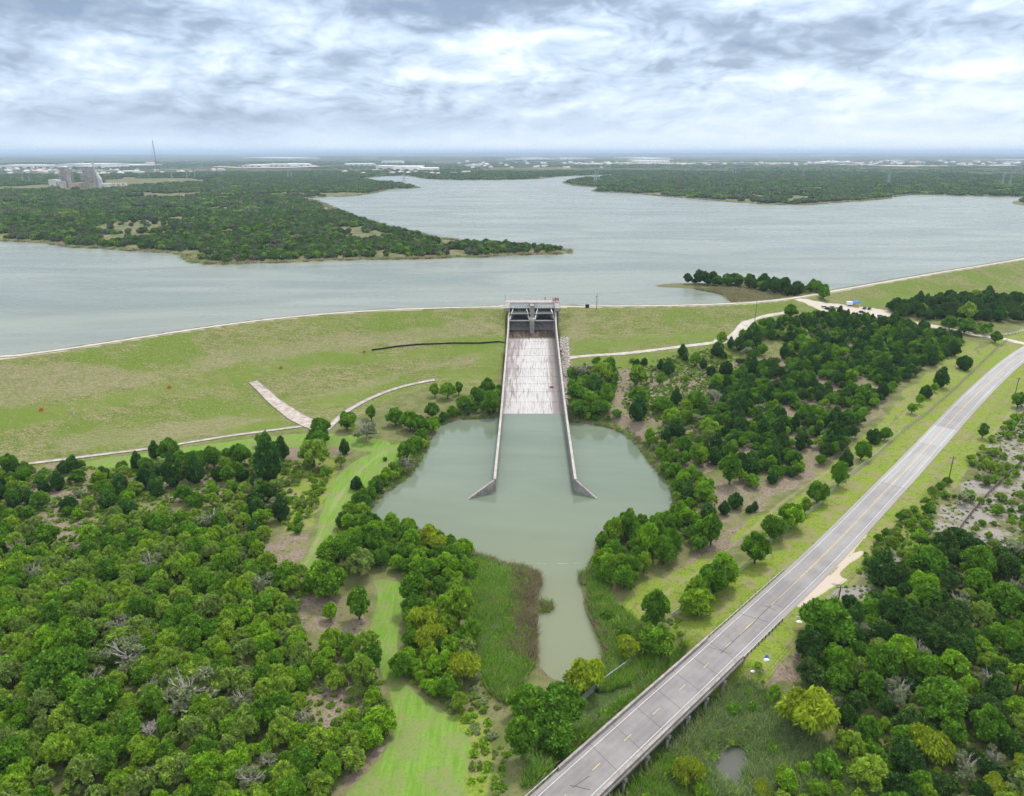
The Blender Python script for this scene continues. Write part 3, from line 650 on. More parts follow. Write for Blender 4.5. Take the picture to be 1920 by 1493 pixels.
def slab_mat(nt, out):
    p = nt.pos(); sp_ = nt.new('ShaderNodeSeparateXYZ'); nt.l.new(p, sp_.inputs[0]); x, y, z = sp_.outputs
    t = nt.math('SUBTRACT', x, nt.math('ADD', 3.702, nt.math('MULTIPLY', y, 0.021)))
    cb = nt.new('ShaderNodeCombineXYZ'); nt.l.new(nt.math('MULTIPLY', t, .42), cb.inputs[0]); nt.l.new(nt.math('MULTIPLY', y, .028), cb.inputs[1])
    s1 = nt.noise(cb.outputs[0], 1.5, 7, .68, .55); s2 = nt.noise(nt.scale(cb.outputs[0], (2.6, 1.3, 1)), 1.7, 6, .7, .3)
    base = nt.mix(nt.ramp(s1, .36, .64), (0.22, 0.185, 0.175), (0.38, 0.345, 0.34))
    white = nt.mix(nt.ramp(s2, .3, .5), (0.27, 0.245, 0.235), (0.46, 0.44, 0.43))
    # lime-bleached middle, widening downstream
    half = nt.ramp(y, 340, 455, False, 17.0, 12.0); cen = nt.ramp(y, 340, 455, False, -1.5, 2.6)
    m = nt.math('SUBTRACT', 1.0, nt.math('DIVIDE', nt.math('ABSOLUTE', nt.math('SUBTRACT', t, cen)), half))
    m = nt.ramp(nt.math('ADD', m, nt.math('MULTIPLY', nt.math('SUBTRACT', s1, .5), 3.2)), .02, .5)
    c = nt.mix(m, base, white)
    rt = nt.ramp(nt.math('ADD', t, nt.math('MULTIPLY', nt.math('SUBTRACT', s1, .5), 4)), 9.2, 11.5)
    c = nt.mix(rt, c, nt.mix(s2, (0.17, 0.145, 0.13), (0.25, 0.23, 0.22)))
    # dark seepage streaks
    c = nt.mix(nt.math('MULTIPLY', nt.ramp(s2, .50, .62), .7), c, (0.13, 0.105, 0.095))
    wet = nt.ramp(nt.math('ADD', y, nt.math('MULTIPLY', nt.math('SUBTRACT', s1, .5), 18)), 451, 455)
    c = nt.mix(wet, c, nt.mix(nt.ramp(s1, .4, .6), (0.055, 0.04, 0.03), (0.14, 0.11, 0.08)))
    gj = nt.math('ABSOLUTE', nt.math('SUBTRACT', nt.math('FRACT', nt.math('DIVIDE', nt.math('ADD', t, 60), 7.6)), .5))
    c = nt.mix(nt.math('MULTIPLY', nt.ramp(gj, .488, .496), .35), c, (0.16, 0.14, 0.13))
    principled(nt, out, c, nt.math('SUBTRACT', .8, nt.math('MULTIPLY', wet, .55)), .3)
material("chute_slab", slab_mat)

# ------------------------------------------------------------------ spillway
def CHp(t, y, z): return (chx(y) + t, y, z)
def chbox(b, t0, t1, y0, y1, z0, z1):
    b.hexa([CHp(t0, y0, z0), CHp(t1, y0, z0), CHp(t1, y1, z0), CHp(t0, y1, z0), CHp(t0, y0, z1), CHp(t1, y0, z1), CHp(t1, y1, z1), CHp(t0, y1, z1)])
o0 = Vector((chx(400), 400, 5))
def part(b, name, mat, root, **k):
    o = b.build(name, mat); o.parent = root; o.location = (-root.location.x, -root.location.y, -root.location.z)
    o.matrix_parent_inverse = Matrix(); return o
sw = thing("spillway_chute", (chx(338), 338, 0), "long sloping concrete spillway chute, lime-streaked white, running down into the green pond", "spillway")
def y_of_v(v):
    ys = np.linspace(330, 460, 600); pv = to_px(chx(ys), ys, ch_floor(ys))[1]; return float(np.interp(-v, -pv, ys)) if pv[0] > pv[-1] else float(np.interp(v, pv, ys))
js = [250, 300] + sorted([y_of_v(v) for v in (778, 754, 735, 720, 706, 692, 679, 667, 654, 641)]) + [455.5, 476]
for i in range(len(js) - 1):
    b = MB(); y0, y1 = js[i] + .06, js[i + 1] - .06; st = .07 if 1 < i < len(js) - 2 else 0
    z0, z1 = float(ch_floor(y0)) + st, float(ch_floor(y1))
    b.hexa([CHp(-CHW, y0, z0 - .6), CHp(CHW, y0, z0 - .6), CHp(CHW, y1, z1 - .6), CHp(-CHW, y1, z1 - .6), CHp(-CHW, y0, z0), CHp(CHW, y0, z0), CHp(CHW, y1, z1), CHp(-CHW, y1, z1)])
    part(b, "floor_slab", "chute_slab", sw)
b = MB()
for i in range(1, len(js) - 1):
    y0 = js[i]; z0 = float(ch_floor(y0)); b.hexa([CHp(-CHW, y0 - .14, z0 - .5), CHp(CHW, y0 - .14, z0 - .5), CHp(CHW, y0 + .14, z0 - .5), CHp(-CHW, y0 + .14, z0 - .5)] + [CHp(-CHW, y0 - .14, z0 + .02), CHp(CHW, y0 - .14, z0 + .02), CHp(CHW, y0 + .14, z0 + .03), CHp(-CHW, y0 + .14, z0 + .03)])
pass
for s in (-1, 1):
    ys = [250, 262, 300, 320, 338, 360, 380, 400, 420, 440, 452, 464, 468]
    w_ = MB(); cap = MB()
    for i in range(len(ys) - 1):
        y0, y1 = ys[i], ys[i + 1]; a, c_ = (CHW, CHW + .75)
        t0, t1 = (s * a, s * c_) if s > 0 else (s * c_, s * a)
        f0, f1 = float(ch_floor(y0)) - 1.2, float(ch_floor(y1)) - 1.2; w0, w1 = float(ch_wall(y0)), float(ch_wall(y1))
        w_.hexa([CHp(t0, y0, f0), CHp(t1, y0, f0), CHp(t1, y1, f1), CHp(t0, y1, f1), CHp(t0, y0, w0), CHp(t1, y0, w0), CHp(t1, y1, w1), CHp(t0, y1, w1)])
        e = .12; cap.hexa([CHp(t0 - e, y0, w0 + .003), CHp(t1 + e, y0, w0 + .003), CHp(t1 + e, y1, w1 + .003), CHp(t0 - e, y1, w1 + .003), CHp(t0 - e, y0, w0 + .3), CHp(t1 + e, y0, w0 + .3), CHp(t1 + e, y1, w1 + .3), CHp(t0 - e, y1, w1 + .3)])
    wo = part(w_, "side_wall", "concrete", sw)
    co = cap.build("coping", "concrete_pale"); co.parent = wo; co.matrix_parent_inverse = Matrix()
    # counterforts on the outside of the wall
    cf0 = None
    for y0 in range(300, 450, 12):
        cf = MB(); t0 = s * (CHW + .75); t1 = s * (CHW + 1.15); z = float(ch_wall(y0)); tt = sorted((t0, t1)); chbox(cf, tt[0], tt[1], y0, y0 + .6, float(ch_floor(y0)) - 1, z - .4)
        fo = cf.build("counterfort", "concrete_dark"); fo.parent = wo; fo.matrix_parent_inverse = Matrix()
    tip = PW(877, 936, 0) if s < 0 else PW(1119, 935, 0)
    b = MB(); x0 = chx(250) + s * (CHW + .5); y0 = 250.0
    dxy = Vector((tip[0] - x0, tip[1] - y0, 0)); nrm = Vector((dxy.y, -dxy.x, 0)).normalized() * .45
    A = Vector((x0, y0, 0)); B = Vector((tip[0], tip[1], 0))
    q8 = [A - nrm, A + nrm, B + nrm, B - nrm]
    b.hexa([tuple(v + Vector((0, 0, -3))) for v in q8] + [tuple(q8[0] + Vector((0, 0, 5))), tuple(q8[1] + Vector((0, 0, 5))), tuple(q8[2] + Vector((0, 0, .1))), tuple(q8[3] + Vector((0, 0, .1)))])
    part(b, "wing_wall", "concrete", sw, )
gy = 474.0
gs = thing("spillway_gate_structure", (chx(480), 480, 8), "concrete gate structure with two steel radial gates at the head of the white spillway chute", "spillway gates")
b = MB(); chbox(b, -19, 19, 484.5, 493, 26.2, 27.1); deck = part(b, "road_deck", "concrete_pale", gs)
for yy in (484.7, 492.8):
    b = MB()
    for k in range(27):
        t = -19 + k * 38 / 26; b.bar(CHp(t, yy, 27.1), CHp(t, yy, 28.1), .1)
    for z in (27.5, 28.1): b.bar(CHp(-19, yy, z), CHp(19, yy, z), .1)
    r_ = b.build("railing", "steel_pale"); r_.parent = deck; r_.matrix_parent_inverse = Matrix()
for s in (-1, 1):
    b = MB(); t = sorted((s * CHW, s * (CHW + 3.0))); chbox(b, t[0], t[1], 468, 494, 8, 26.196); chbox(b, t[0] - .1, t[1] + .1, 466.6, 484.4, 24.7, 26.9)
    part(b, "side_pier", "concrete", gs)
    b = MB(); t = sorted((s * (CHW + 3.0), s * (CHW + 5.2))); chbox(b, t[0], t[1], 468, 475, 18.6, 19.2)
    for yy in (468.1, 471.5, 474.9): b.bar(CHp(s * (CHW + 5.1), yy, 19.2), CHp(s * (CHW + 5.1), yy, 20.3), .12)
    b.bar(CHp(s * (CHW + 5.1), 468.1, 20.3), CHp(s * (CHW + 5.1), 474.9, 20.3), .12); chbox(b, *sorted((s * (CHW + 3.0), s * (CHW + 3.6))), 469, 473, 19.2, 22)
    part(b, "access_platform", "concrete_pale", gs)
b = MB(); chbox(b, -1.6, 1.6, 466.5, 494, 8, 18.9); b.tube([CHp(0, 466.5, 8), CHp(0, 466.5, 18.9)], 1.6, 16); part(b, "centre_pier", "concrete", gs)
b = MB(); chbox(b, -1.45, 1.45, 474, 484.4, 18.9, 27.0); chbox(b, -2.1, 2.1, 481, 484.3, 25.6, 27.6); part(b, "centre_pier_head", "concrete", gs)
b = MB(); prev = None
for i, yy in enumerate(np.linspace(475, 493, 15)):
    z = float(np.interp(yy, [475, 478, 481, 484, 487, 489, 493], [10.02, 10.5, 12.6, 14.9, 15.9, 16.1, 15.0]))
    if prev: y0, z0 = prev; b.hexa([CHp(-CHW, y0, 7), CHp(CHW, y0, 7), CHp(CHW, yy, 7), CHp(-CHW, yy, 7), CHp(-CHW, y0, z0), CHp(CHW, y0, z0), CHp(CHW, yy, z), CHp(-CHW, yy, z)])
    prev = (yy, z)
part(b, "weir_crest", "concrete_dark", gs)
for s in (-1, 1):
    tc = s * 8.45; hw = 6.8
    gate = bpy.data.objects.new("radial_gate", None)
    b = MB(); pr = None
    for z in np.linspace(16.2, 25.4, 12):
        yy = 470.0 + math.sqrt(16.5 ** 2 - (z - 18.5) ** 2)
        if pr: b.hexa([CHp(tc - hw, pr[0], pr[1]), CHp(tc + hw, pr[0], pr[1]), CHp(tc + hw, pr[0] + .25, pr[1]), CHp(tc - hw, pr[0] + .25, pr[1]), CHp(tc - hw, yy, z), CHp(tc + hw, yy, z), CHp(tc + hw, yy + .25, z), CHp(tc - hw, yy + .25, z)])
        pr = (yy, z)
    gate = part(b, "radial_gate", "gate_skin", gs)
    b = MB()
    yz = lambda z: 470.0 + math.sqrt(16.5 ** 2 - (z - 18.5) ** 2)
    for z in (16.6, 18.6, 20.7, 22.8, 25.2): b.bar(CHp(tc - hw, yz(z) - .45, z), CHp(tc + hw, yz(z) - .45, z), .45, .3)
    for k in range(9):
        t = tc - hw + .1 + k * (2 * hw - .2) / 8
        for z0, z1 in ((16.6, 18.6), (18.6, 20.7), (20.7, 22.8), (22.8, 25.2)): b.bar(CHp(t, yz(z0) - .3, z0), CHp(t, yz(z1) - .3, z1), .22)
    for k in range(6):
        ta = tc - hw + k * 2 * hw / 6; tb = ta + 2 * hw / 6
        for z0, z1 in ((18.6, 20.7), (20.7, 22.8)):
            if k % 2: ta, tb = tb, ta
            b.bar(CHp(ta, yz(z0) - .8, z0), CHp(tb, yz(z1) - .8, z1), .2)
    g_ = b.build("gate_girder", "gate_steel"); g_.parent = gate; g_.matrix_parent_inverse = Matrix()
    for e in (-1, 1):
        b = MB(); tr = CHp(tc + e * (hw - .1), 470.5, 18.3)
        for z in (17.6, 20.7, 24.2): b.bar(tr, CHp(tc + e * 4.2, yz(z) - .8, z), .42)
        b.bar(CHp(tc + e * 5.2, 476, 18.1), CHp(tc + e * 5.0, 478.2, 20.9), .3); b.bar(CHp(tc + e * 4.6, 481, 17.8), CHp(tc + e * 4.3, 481, 22.5), .3)
        chbox(b, *sorted((tc + e * (hw - .7), tc + e * hw)), 469.6, 471.4, 17.6, 19.0)
        a_ = b.build("gate_arm", "steel_pale"); a_.parent = gate; a_.matrix_parent_inverse = Matrix()
b = MB(); chbox(b, -CHW, CHW, 468.6, 469.5, 17.5, 18.15); part(b, "trunnion_beam", "concrete_pale", gs)
for s in (-1, 1):
    b = MB(); t = sorted((s * 1.6, s * CHW)); chbox(b, t[0], t[1], 482.6, 483.0, 23.6, 25.4); gi = part(b, "walkway_girder", "white_paint", gs)
    for k in range(6):
        b = MB(); tt = s * 3.2 + s * k * 1.7; zz = 24.8 - (k * .09 if s > 0 else 0); b.tube([CHp(tt, 482.45, zz), CHp(tt, 482.7, zz)], .28, 8)
        h_ = b.build("girder_opening", "black_fabric"); h_.parent = gi; h_.matrix_parent_inverse = Matrix()
b = MB(); b.tube([CHp(CHW - .8, 467.6, 10), CHp(CHW - .8, 467.6, 18)], .14, 6); part(b, "drain_pipe", "steel_pale", gs)

def vheight(u, v, x, y, z0):
    """how tall a vertical thing at (x, y, z0) is if its top shows at row v"""
    lo, hi = z0, z0 + 400
    for _ in range(40):
        m = (lo + hi) / 2
        if to_px(x, y, m)[1] > v: lo = m
        else: hi = m
    return lo - z0
# lamp and hoist on the deck
x, y, z = CHp(-18.6, 488, 27.1)
lp = thing("lamp_post", (x, y, z), "thin lamp post at the left end of the gate deck above the spillway", "lamp post")
b = MB(); b.tube([(0, 0, 0), (0, 0, 4.8)], [.14, .1], 6); b.build("pole", "rust_rail", lp); b = MB(); b.box(-.35, .35, -.3, .3, 4.8, 5.2); b.build("lamp_head", "steel_pale", lp)
x, y, z = CHp(16.4, 487, 27.1)
ho = thing("gate_hoist", (x, y, z), "small red steel hoist frame standing at the right end of the gate deck", "hoist")
b = MB()
for sx in (-1.9, 0, 1.9):
    for sy in (-1, 1): b.bar((sx, sy, 0), (sx, sy, 2.6), .22)
for z_ in (1.1, 2.6):
    for sy in (-1, 1): b.bar((-2.2, sy, z_), (2.2, sy, z_), .26)
    for sx in (-1.9, 0, 1.9): b.bar((sx, -1, z_), (sx, 1, z_), .2)
b.bar((-1.9, -1, 1.1), (0, -1, 2.6), .2); b.bar((0, -1, 2.6), (1.9, -1, 1.1), .2); b.build("frame", "red_paint", ho)
b = MB(); b.box(.3, 1.7, -.8, .8, 1.3, 2.3); b.tube([(-1.6, 0, 1.8), (-.2, 0, 1.8)], .5, 10); b.build("winch", "steel_pale", ho)
for k, tt in enumerate((-15, -12, -8.5, -4, 3.5, 7, 11)):
    x, y, z = CHp(tt, 492.4, 27.1)
    b = MB(); b.tube([(0, 0, 0), (0, 0, 3.1)], .07, 5); b.tube([(0, 0, 3.1), (0, 0, 3.4)], .16, 6)
    tag(b.build("marker_pole", "steel_pale", loc=(0, 0, 0)), "slim pale marker pole standing along the far railing of the gate deck", "pole", "marker poles on the gate deck").location = (x, y, z)
def small(b, name, mat, loc, label, cat, group=None):
    o = b.build(name, mat); o.location = loc; return tag(o, label, cat, group)
x, y = PW(1022, 566, LAKE_Z)
bu = thing("buoy", (x, y, LAKE_Z), "small dark buoy floating in the lake just beyond the gates", "buoy")
b = MB(); b.tube([(0, 0, -.3), (0, 0, .7)], [1.0, .9], 10); b.build("float", "car_red", bu); b = MB(); b.tube([(0, 0, .7), (0, 0, 3.6)], [.5, .25], 8); b.build("mast", "wood_pole", bu)
x, y, z = CHp(10.3, y_of_v(727), float(ch_floor(y_of_v(727))))
b = MB()
for k in range(10):
    a = k * .63; b.tube([(math.cos(a) * .9, math.sin(a) * .9, .25), (math.cos(a + .63) * .9, math.sin(a + .63) * .9, .35)], .32, 8)
b.bar((-.9, 0, .3), (1.1, .3, .9), .2); b.bar((0, -.9, .3), (.1, 1, .8), .2)
small(b, "lifebuoy", "red_paint", (x, y, z + .02), "red ring float washed up on the white slabs of the chute", "float")
# stilling-basin end sill seen just at the surface
b = MB(); p0 = PW(930, 1058, 0); p1 = PW(1108, 1056, 0)
b.bar((p0[0], p0[1], -.24), (p1[0], p1[1], -.24), .45, .5)
small(b, "submerged_sill", "sill_slime", (0, 0, 0), "low concrete sill crossing the outlet just at the water surface", "sill")

# ------------------------------------------------------------------ sheets that lie on the ground
def strip(name, pts, hw, mat, lift=.12, step=2.5, world_pts=False, hwf=None, kind='structure', label=None, cat=None, edge=0, smooth=2):
    P = pts if world_pts else GP(pts)
    P = smooth_poly(P, smooth, closed=False)
    A = np.array(P)[:, :2]; S_ = np.concatenate([[0], np.cumsum(np.hypot(*np.diff(A, axis=0).T))]); n = max(2, int(S_[-1] / step) + 1)
    ss = np.linspace(0, S_[-1], n); xs = np.interp(ss, S_, A[:, 0]); ys = np.interp(ss, S_, A[:, 1])
    tx = np.gradient(xs); ty = np.gradient(ys); ln = np.hypot(tx, ty); nx, ny = ty / ln, -tx / ln
    b = MB(); k = 5; vs = []
    for i in range(n):
        h = hw if hwf is None else hwf(i / (n - 1))
        jit = edge * (vnoise(xs[i] * 1.0, ys[i] * 1.0, 3, 2) - .5)
        for j in range(k):
            o = (j / (k - 1) * 2 - 1) * (h + (jit if j in (0, k - 1) else 0)); x_, y_ = xs[i] + nx[i] * o, ys[i] + ny[i] * o
            vs.append((float(x_), float(y_), float(gz(x_, y_)) + lift))
    fs = [(i * k + j, i * k + j + 1, (i + 1) * k + j + 1, (i + 1) * k + j) for i in range(n - 1) for j in range(k - 1)]
    b.add(vs, fs); o = b.build(name, mat)
    import bmesh
    bm = bmesh.new(); bm.from_mesh(o.data); 
    for f in bm.faces:
        if f.normal.z < 0: f.normal_flip()
    bm.to_mesh(o.data); bm.free()
    return tag(o, label, cat, kind=kind)
left_c = [c for c in CREST if c[0] < chx(480) - 19]; right_c = [c for c in CREST if c[0] > chx(480) + 19]
left_c = left_c[1:] + [CHp(-19, 488, 0)[:2]]; right_c = [CHp(19, 488, 0)[:2]] + right_c[:-2]
strip("crest_road", left_c, 1.8, "caliche", .3, 3, True, edge=.4)
strip("crest_road", right_c, 1.8, "caliche", .3, 3, True, edge=.4)
strip("gravel_path", [(1066, 671), (1110, 667), (1180, 663), (1280, 650), (1340, 643), (1368, 637), (1383, 626), (1392, 613), (1404, 603), (1435, 593), (1472, 587)], 2.2, "caliche", .15, 2, hwf=lambda t: 1.3 if t < .55 else 3.0 if t < .8 else 1.5, edge=1.0)
drl = thing("concrete_drain", G(300, 840), "long thin concrete drain along the foot of the grassy dam, left of the slope chute", "drain")
def drain(pts, hw, root_label, hwf=None, kerb=.35):
    P = GP(pts); x, y = P[len(P) // 2]; r = thing("concrete_drain", (x, y, float(gz(x, y))), root_label, "drain")
    o = strip("channel_slab", pts, hw, "concrete_drain", .16, 2, hwf=hwf, kind=None); o.parent = r; o.location = tuple(-c for c in r.location)
    if kerb:
        A = np.array(smooth_poly(P, 2, closed=False)); S_ = np.concatenate([[0], np.cumsum(np.hypot(*np.diff(A, axis=0).T))]); n = int(S_[-1] / 4) + 2
        for s in (-1, 1):
            b = MB(); pr = None
            for i in range(n):
                q_ = S_[-1] * i / (n - 1); x_, y_ = np.interp(q_, S_, A[:, 0]), np.interp(q_, S_, A[:, 1]); x2, y2 = np.interp(min(q_ + 1, S_[-1]), S_, A[:, 0]), np.interp(min(q_ + 1, S_[-1]), S_, A[:, 1])
                x1, y1 = np.interp(max(q_ - 1, 0), S_, A[:, 0]), np.interp(max(q_ - 1, 0), S_, A[:, 1])
                dx_, dy_ = x2 - x1, y2 - y1; l_ = math.hypot(dx_, dy_); h = hw if hwf is None else hwf(i / (n - 1))
                c_ = (x_ + s * dy_ / l_ * h, y_ - s * dx_ / l_ * h); c_ = (c_[0], c_[1], float(gz(*c_)) + .2)
                if pr: b.bar(pr, c_, .25, kerb)
                pr = c_
            o = b.build("kerb", "concrete_dark"); o.parent = r; o.location = tuple(-c for c in r.location)
    return r
bpy.data.objects.remove(drl)
drain([(-60, 884), (0, 875), (80, 867), (150, 858), (230, 848), (300, 839), (380, 826), (450, 815), (520, 806), (566, 800)], 1.3, "long thin concrete drain along the foot of the grassy dam left of the slope chute", kerb=.2)
drain([(474, 716), (500, 738), (530, 764), (556, 783), (580, 794), (604, 802)], 3.0, "wide concrete chute running down the grassy dam face to the toe drain", hwf=lambda t: 2.4 + 2.6 * t)
drain([(815, 713), (790, 717), (750, 726), (705, 742), (665, 762), (640, 780), (622, 796), (614, 806)], 1.6, "curved pale concrete drain sweeping down to the trees left of the pond")
# riprap beside the chute
rp = []
b = MB(); rr2 = random.Random(5)
for k in range(900):
    v = rr2.uniform(633, 782); f_ = (v - 633) / 150; u = 1050 + f_ * 6 + rr2.uniform(0, 1) * (16 + 2 * f_ if v < 716 else 9)
    x, y, z = G(u, v); s = rr2.uniform(.35, .9)
    ps = [Vector((rr2.uniform(-1, 1), rr2.uniform(-1, 1), rr2.uniform(-.5, .6))).normalized() * s * rr2.uniform(.8, 1.1) for _ in range(2)]
    a = rr2.uniform(0, 3); e1 = Vector((math.cos(a), math.sin(a), 0)) * s; e2 = Vector((-math.sin(a), math.cos(a), 0)) * s * rr2.uniform(.6, 1); h = s * rr2.uniform(.5, .9)
    c0 = Vector((x, y, z - .1)); b.hexa([tuple(c0 - e1 - e2), tuple(c0 + e1 - e2), tuple(c0 + e1 + e2), tuple(c0 - e1 + e2)] + [tuple(c0 + (q1 * .7) + Vector((0, 0, h))) for q1 in (-e1 - e2, e1 - e2, e1 + e2, -e1 + e2)])
tag(b.build("riprap", "riprap"), "broken stone riprap laid down the slope beside the right wall of the chute", kind='stuff')
strip("riprap_edge_kerb", [(1063, 633), (1066, 660), (1069, 716)], .45, "concrete_pale", .25, 2)

# ------------------------------------------------------------------ road, markings, bridge
def ribbon(name, s0, s1, o0_, o1_, lift, mat, step=2.0, kind='structure', attrs=False, parent=None, zf=None):
    n = max(2, int((s1 - s0) / step) + 1); vs = []; fs = []; k = 7 if attrs else 2; ra_ = []; rb_ = []
    for i in range(n):
        s = s0 + (s1 - s0) * i / (n - 1); p, f, r = road_at(s)
        for j in range(k):
            o = o0_ + (o1_ - o0_) * j / (k - 1); vs.append((p[0] + r[0] * o, p[1] + r[1] * o, p[2] + lift)); ra_.append(s); rb_.append(o)
    for i in range(n - 1):
        for j in range(k - 1): fs.append((i * k + j, i * k + j + 1, (i + 1) * k + j + 1, (i + 1) * k + j))
    b = MB(); b.add(vs, fs); o = b.build(name, mat, parent)
    if o.data.polygons and o.data.polygons[0].normal.z < 0: o.data.flip_normals()
    if attrs:
        for nm, arr in (('rs', ra_), ('rt', rb_)):
            a = o.data.attributes.new(nm, 'FLOAT', 'POINT'); a.data.foreach_set('value', np.array(arr, dtype=np.float32))
    if kind: o['kind'] = kind
    return o
S1, S2, S3, S4 = [road_s_of_px(*q_) for q_ in ((1672, 908, 7), (1736, 842, 7.3), (1785, 786, 8), (1838, 732, 8.8))]
def road_mat(nt, out):
    p = nt.pos(); s = nt.attr('rs'); t = nt.attr('rt')
    n = nt.noise(p, 1.8, 6, .7); n2 = nt.noise(p, .12, 5, .6)
    cb = nt.new('ShaderNodeCombineXYZ'); nt.l.new(nt.math('MULTIPLY', s, .02), cb.inputs[0]); nt.l.new(nt.math('MULTIPLY', t, .8), cb.inputs[1])
    st = nt.noise(cb.outputs[0], 1.5, 5, .6)
    c = nt.mix(nt.ramp(n2, .35, .65), (0.175, 0.16, 0.158), (0.235, 0.218, 0.213))
    # the older, paler surfacing further up the road
    pale = nt.mix(nt.ramp(st, .35, .65), (0.27, 0.262, 0.258), (0.38, 0.37, 0.358))
    def rng(a, b_): return nt.math('MULTIPLY', nt.ramp(s, a, a + .6), nt.math('SUBTRACT', 1.0, nt.ramp(s, b_, b_ + .6)))
    c = nt.mix(nt.math('MULTIPLY', nt.ramp(s, BR1 + 5, BR1 + 90), .30), c, pale)
    c = nt.mix(nt.math('MULTIPLY', rng(S1, S2 - 8), .7), c, pale); c = nt.mix(nt.math('MULTIPLY', rng(S2 - 8, S2 + 6), .45), c, pale); c = nt.mix(rng(S2 + 6, S3 - 14), c, nt.mix(st, (.28, .275, .27), (.36, .352, .345)))
    c = nt.mix(nt.math('MULTIPLY', nt.ramp(s, S3 + 16, S4), .62), c, pale)
    # shoulders are paler and sandy
    c = nt.mix(nt.math('MULTIPLY', nt.ramp(nt.math('ABSOLUTE', t), 3.8, 4.3), .55), c, nt.mix(n, (0.24, 0.215, 0.20), (0.36, 0.33, 0.31)))
    # tyre-polished wheel tracks
    wt_ = nt.math('ABSOLUTE', nt.math('SUBTRACT', nt.math('ABSOLUTE', nt.math('SUBTRACT', nt.math('ABSOLUTE', t), 1.85)), .85))
    c = nt.mix(nt.math('MULTIPLY', nt.math('SUBTRACT', 1.0, nt.ramp(wt_, .1, .5)), .22), c, (0.26, 0.25, 0.25))
    c = nt.mix(nt.math('MULTIPLY', nt.ramp(n, .55, .8), .4), c, (0.09, 0.085, 0.085))
    principled(nt, out, c, .85, .25, normal=bump(nt, n, .25, .05))
material("asphalt", road_mat)
simple("line_white", (.50, .50, .49), .7, 0, .2, 2); simple("line_yellow", (.52, .38, .16), .7, 0, .22, 2); simple("crack_seal", (.055, .05, .05), .6)
ribbon("road", 0, BR0, -4.9, 4.9, .0, "asphalt", attrs=True); ribbon("road", BR1, RS[-1], -4.9, 5.3, .0, "asphalt", attrs=True)
for o_ in (-3.65, 3.65): ribbon("road_edge_line", 0, RS[-1] - 1, o_ - .07, o_ + .07, .012, "line_white")
dash0 = road_s_of_px(1326, 1246)
sd_ = dash0 - 10.8 * 9
while sd_ < BR1 + 15:
    if sd_ > 0: ribbon("road_centre_dash", sd_ - 1.3, sd_ + 1.3, -.08, .08, .012, "line_yellow")
    sd_ += 10.75
ribbon("road_centre_line", BR1 + 8, RS[-1] - 1, .08, .2, .012, "line_yellow"); ribbon("road_centre_line", BR1 + 45, RS[-1] - 1, -.2, -.08, .012, "line_yellow")
# junction apron with the side road at the top of the bend
strip("side_road", [(1935, 648), (1900, 640), (1870, 634), (1835, 629)], 3.2, "caliche", .14, 2, edge=1)
def crack(pts, wd, name="crack_seal_line"):
    b = MB(); P = [PW(u, v, zz) for u, v, zz in pts]
    for i in range(len(P) - 1):
        (x0, y0), (x1, y1) = P[i], P[i + 1]; l = math.hypot(x1 - x0, y1 - y0); nx, ny = (y1 - y0) / l * wd, -(x1 - x0) / l * wd; z0, z1 = pts[i][2] + .016, pts[i + 1][2] + .016
        b.add([(x0 - nx, y0 - ny, z0), (x0 + nx, y0 + ny, z0), (x1 + nx, y1 + ny, z1), (x1 - nx, y1 - ny, z1)], [(0, 1, 2, 3)])
    o = b.build(name, "crack_seal"); 
    if o.data.polygons[0].normal.z < 0: o.data.flip_normals()
    return tag(o, kind='structure')
def zp(zx, zy): return (940 + zx * .35417, 1050 + zy * .35417, 6.0)
crack([zp(1100, 462), zp(1160, 478), zp(1222, 500)], .07); crack([zp(1262, 284), zp(1330, 305), zp(1415, 330)], .08)
crack([zp(1430, 240), zp(1380, 285), zp(1330, 340), zp(1250, 410), zp(1160, 495)], .10); crack([zp(1440, 232), zp(1490, 252)], .09); crack([zp(1385, 238), zp(1440, 262), zp(1455, 268)], .09)
crack([zp(1650, 20), zp(1590, 80), zp(1500, 170), zp(1450, 225)], .07); crack([zp(300, 1175), zp(350, 1192), zp(400, 1200), zp(470, 1218)], .09); crack([zp(465, 1145), zp(400, 1190), zp(350, 1225), zp(330, 1248)], .08); crack([zp(285, 1170), zp(310, 1190), zp(360, 1240)], .10)

brc, _, _ = road_at((BR0 + BR1) / 2)
br = thing("road_bridge", (float(brc[0]), float(brc[1]), 1.0), "long low concrete road bridge crossing the swampy outlet, grey deck with solid parapets", "bridge")
def shift(o): o.parent = br; o.location = tuple(-c for c in br.location); return o
shift(ribbon("bridge_deck", BR0, BR1, -4.75, 4.75, .002, "asphalt", kind=None, attrs=True))
def sweep(name, mat, s0, s1, prof, step=3.0):
    """an extrusion of a closed (offset, height) outline along the road"""
    n = max(2, int((s1 - s0) / step) + 1); b = MB(); k = len(prof); vs = []
    for i in range(n):
        p, f, r = road_at(s0 + (s1 - s0) * i / (n - 1))
        for o, h in prof: vs.append((p[0] + r[0] * o, p[1] + r[1] * o, p[2] + h))
    fs = [(i * k + j, i * k + (j + 1) % k, (i + 1) * k + (j + 1) % k, (i + 1) * k + j) for i in range(n - 1) for j in range(k)]
    fs += [tuple(range(k)), tuple(reversed(range((n - 1) * k, n * k)))]
    b.add(vs, fs); return b.build(name, mat)
shift(sweep("deck_slab", "concrete", BR0, BR1, [(-5.3, -.03), (5.3, -.03), (5.3, -.35), (-5.3, -.35)]))
for o_ in (-4.2, -1.4, 1.4, 4.2): shift(sweep("girder", "concrete_dark", BR0 + .5, BR1 - .5, [(o_ - .25, -.352), (o_ + .25, -.352), (o_ + .25, -1.35), (o_ - .25, -1.35)]))
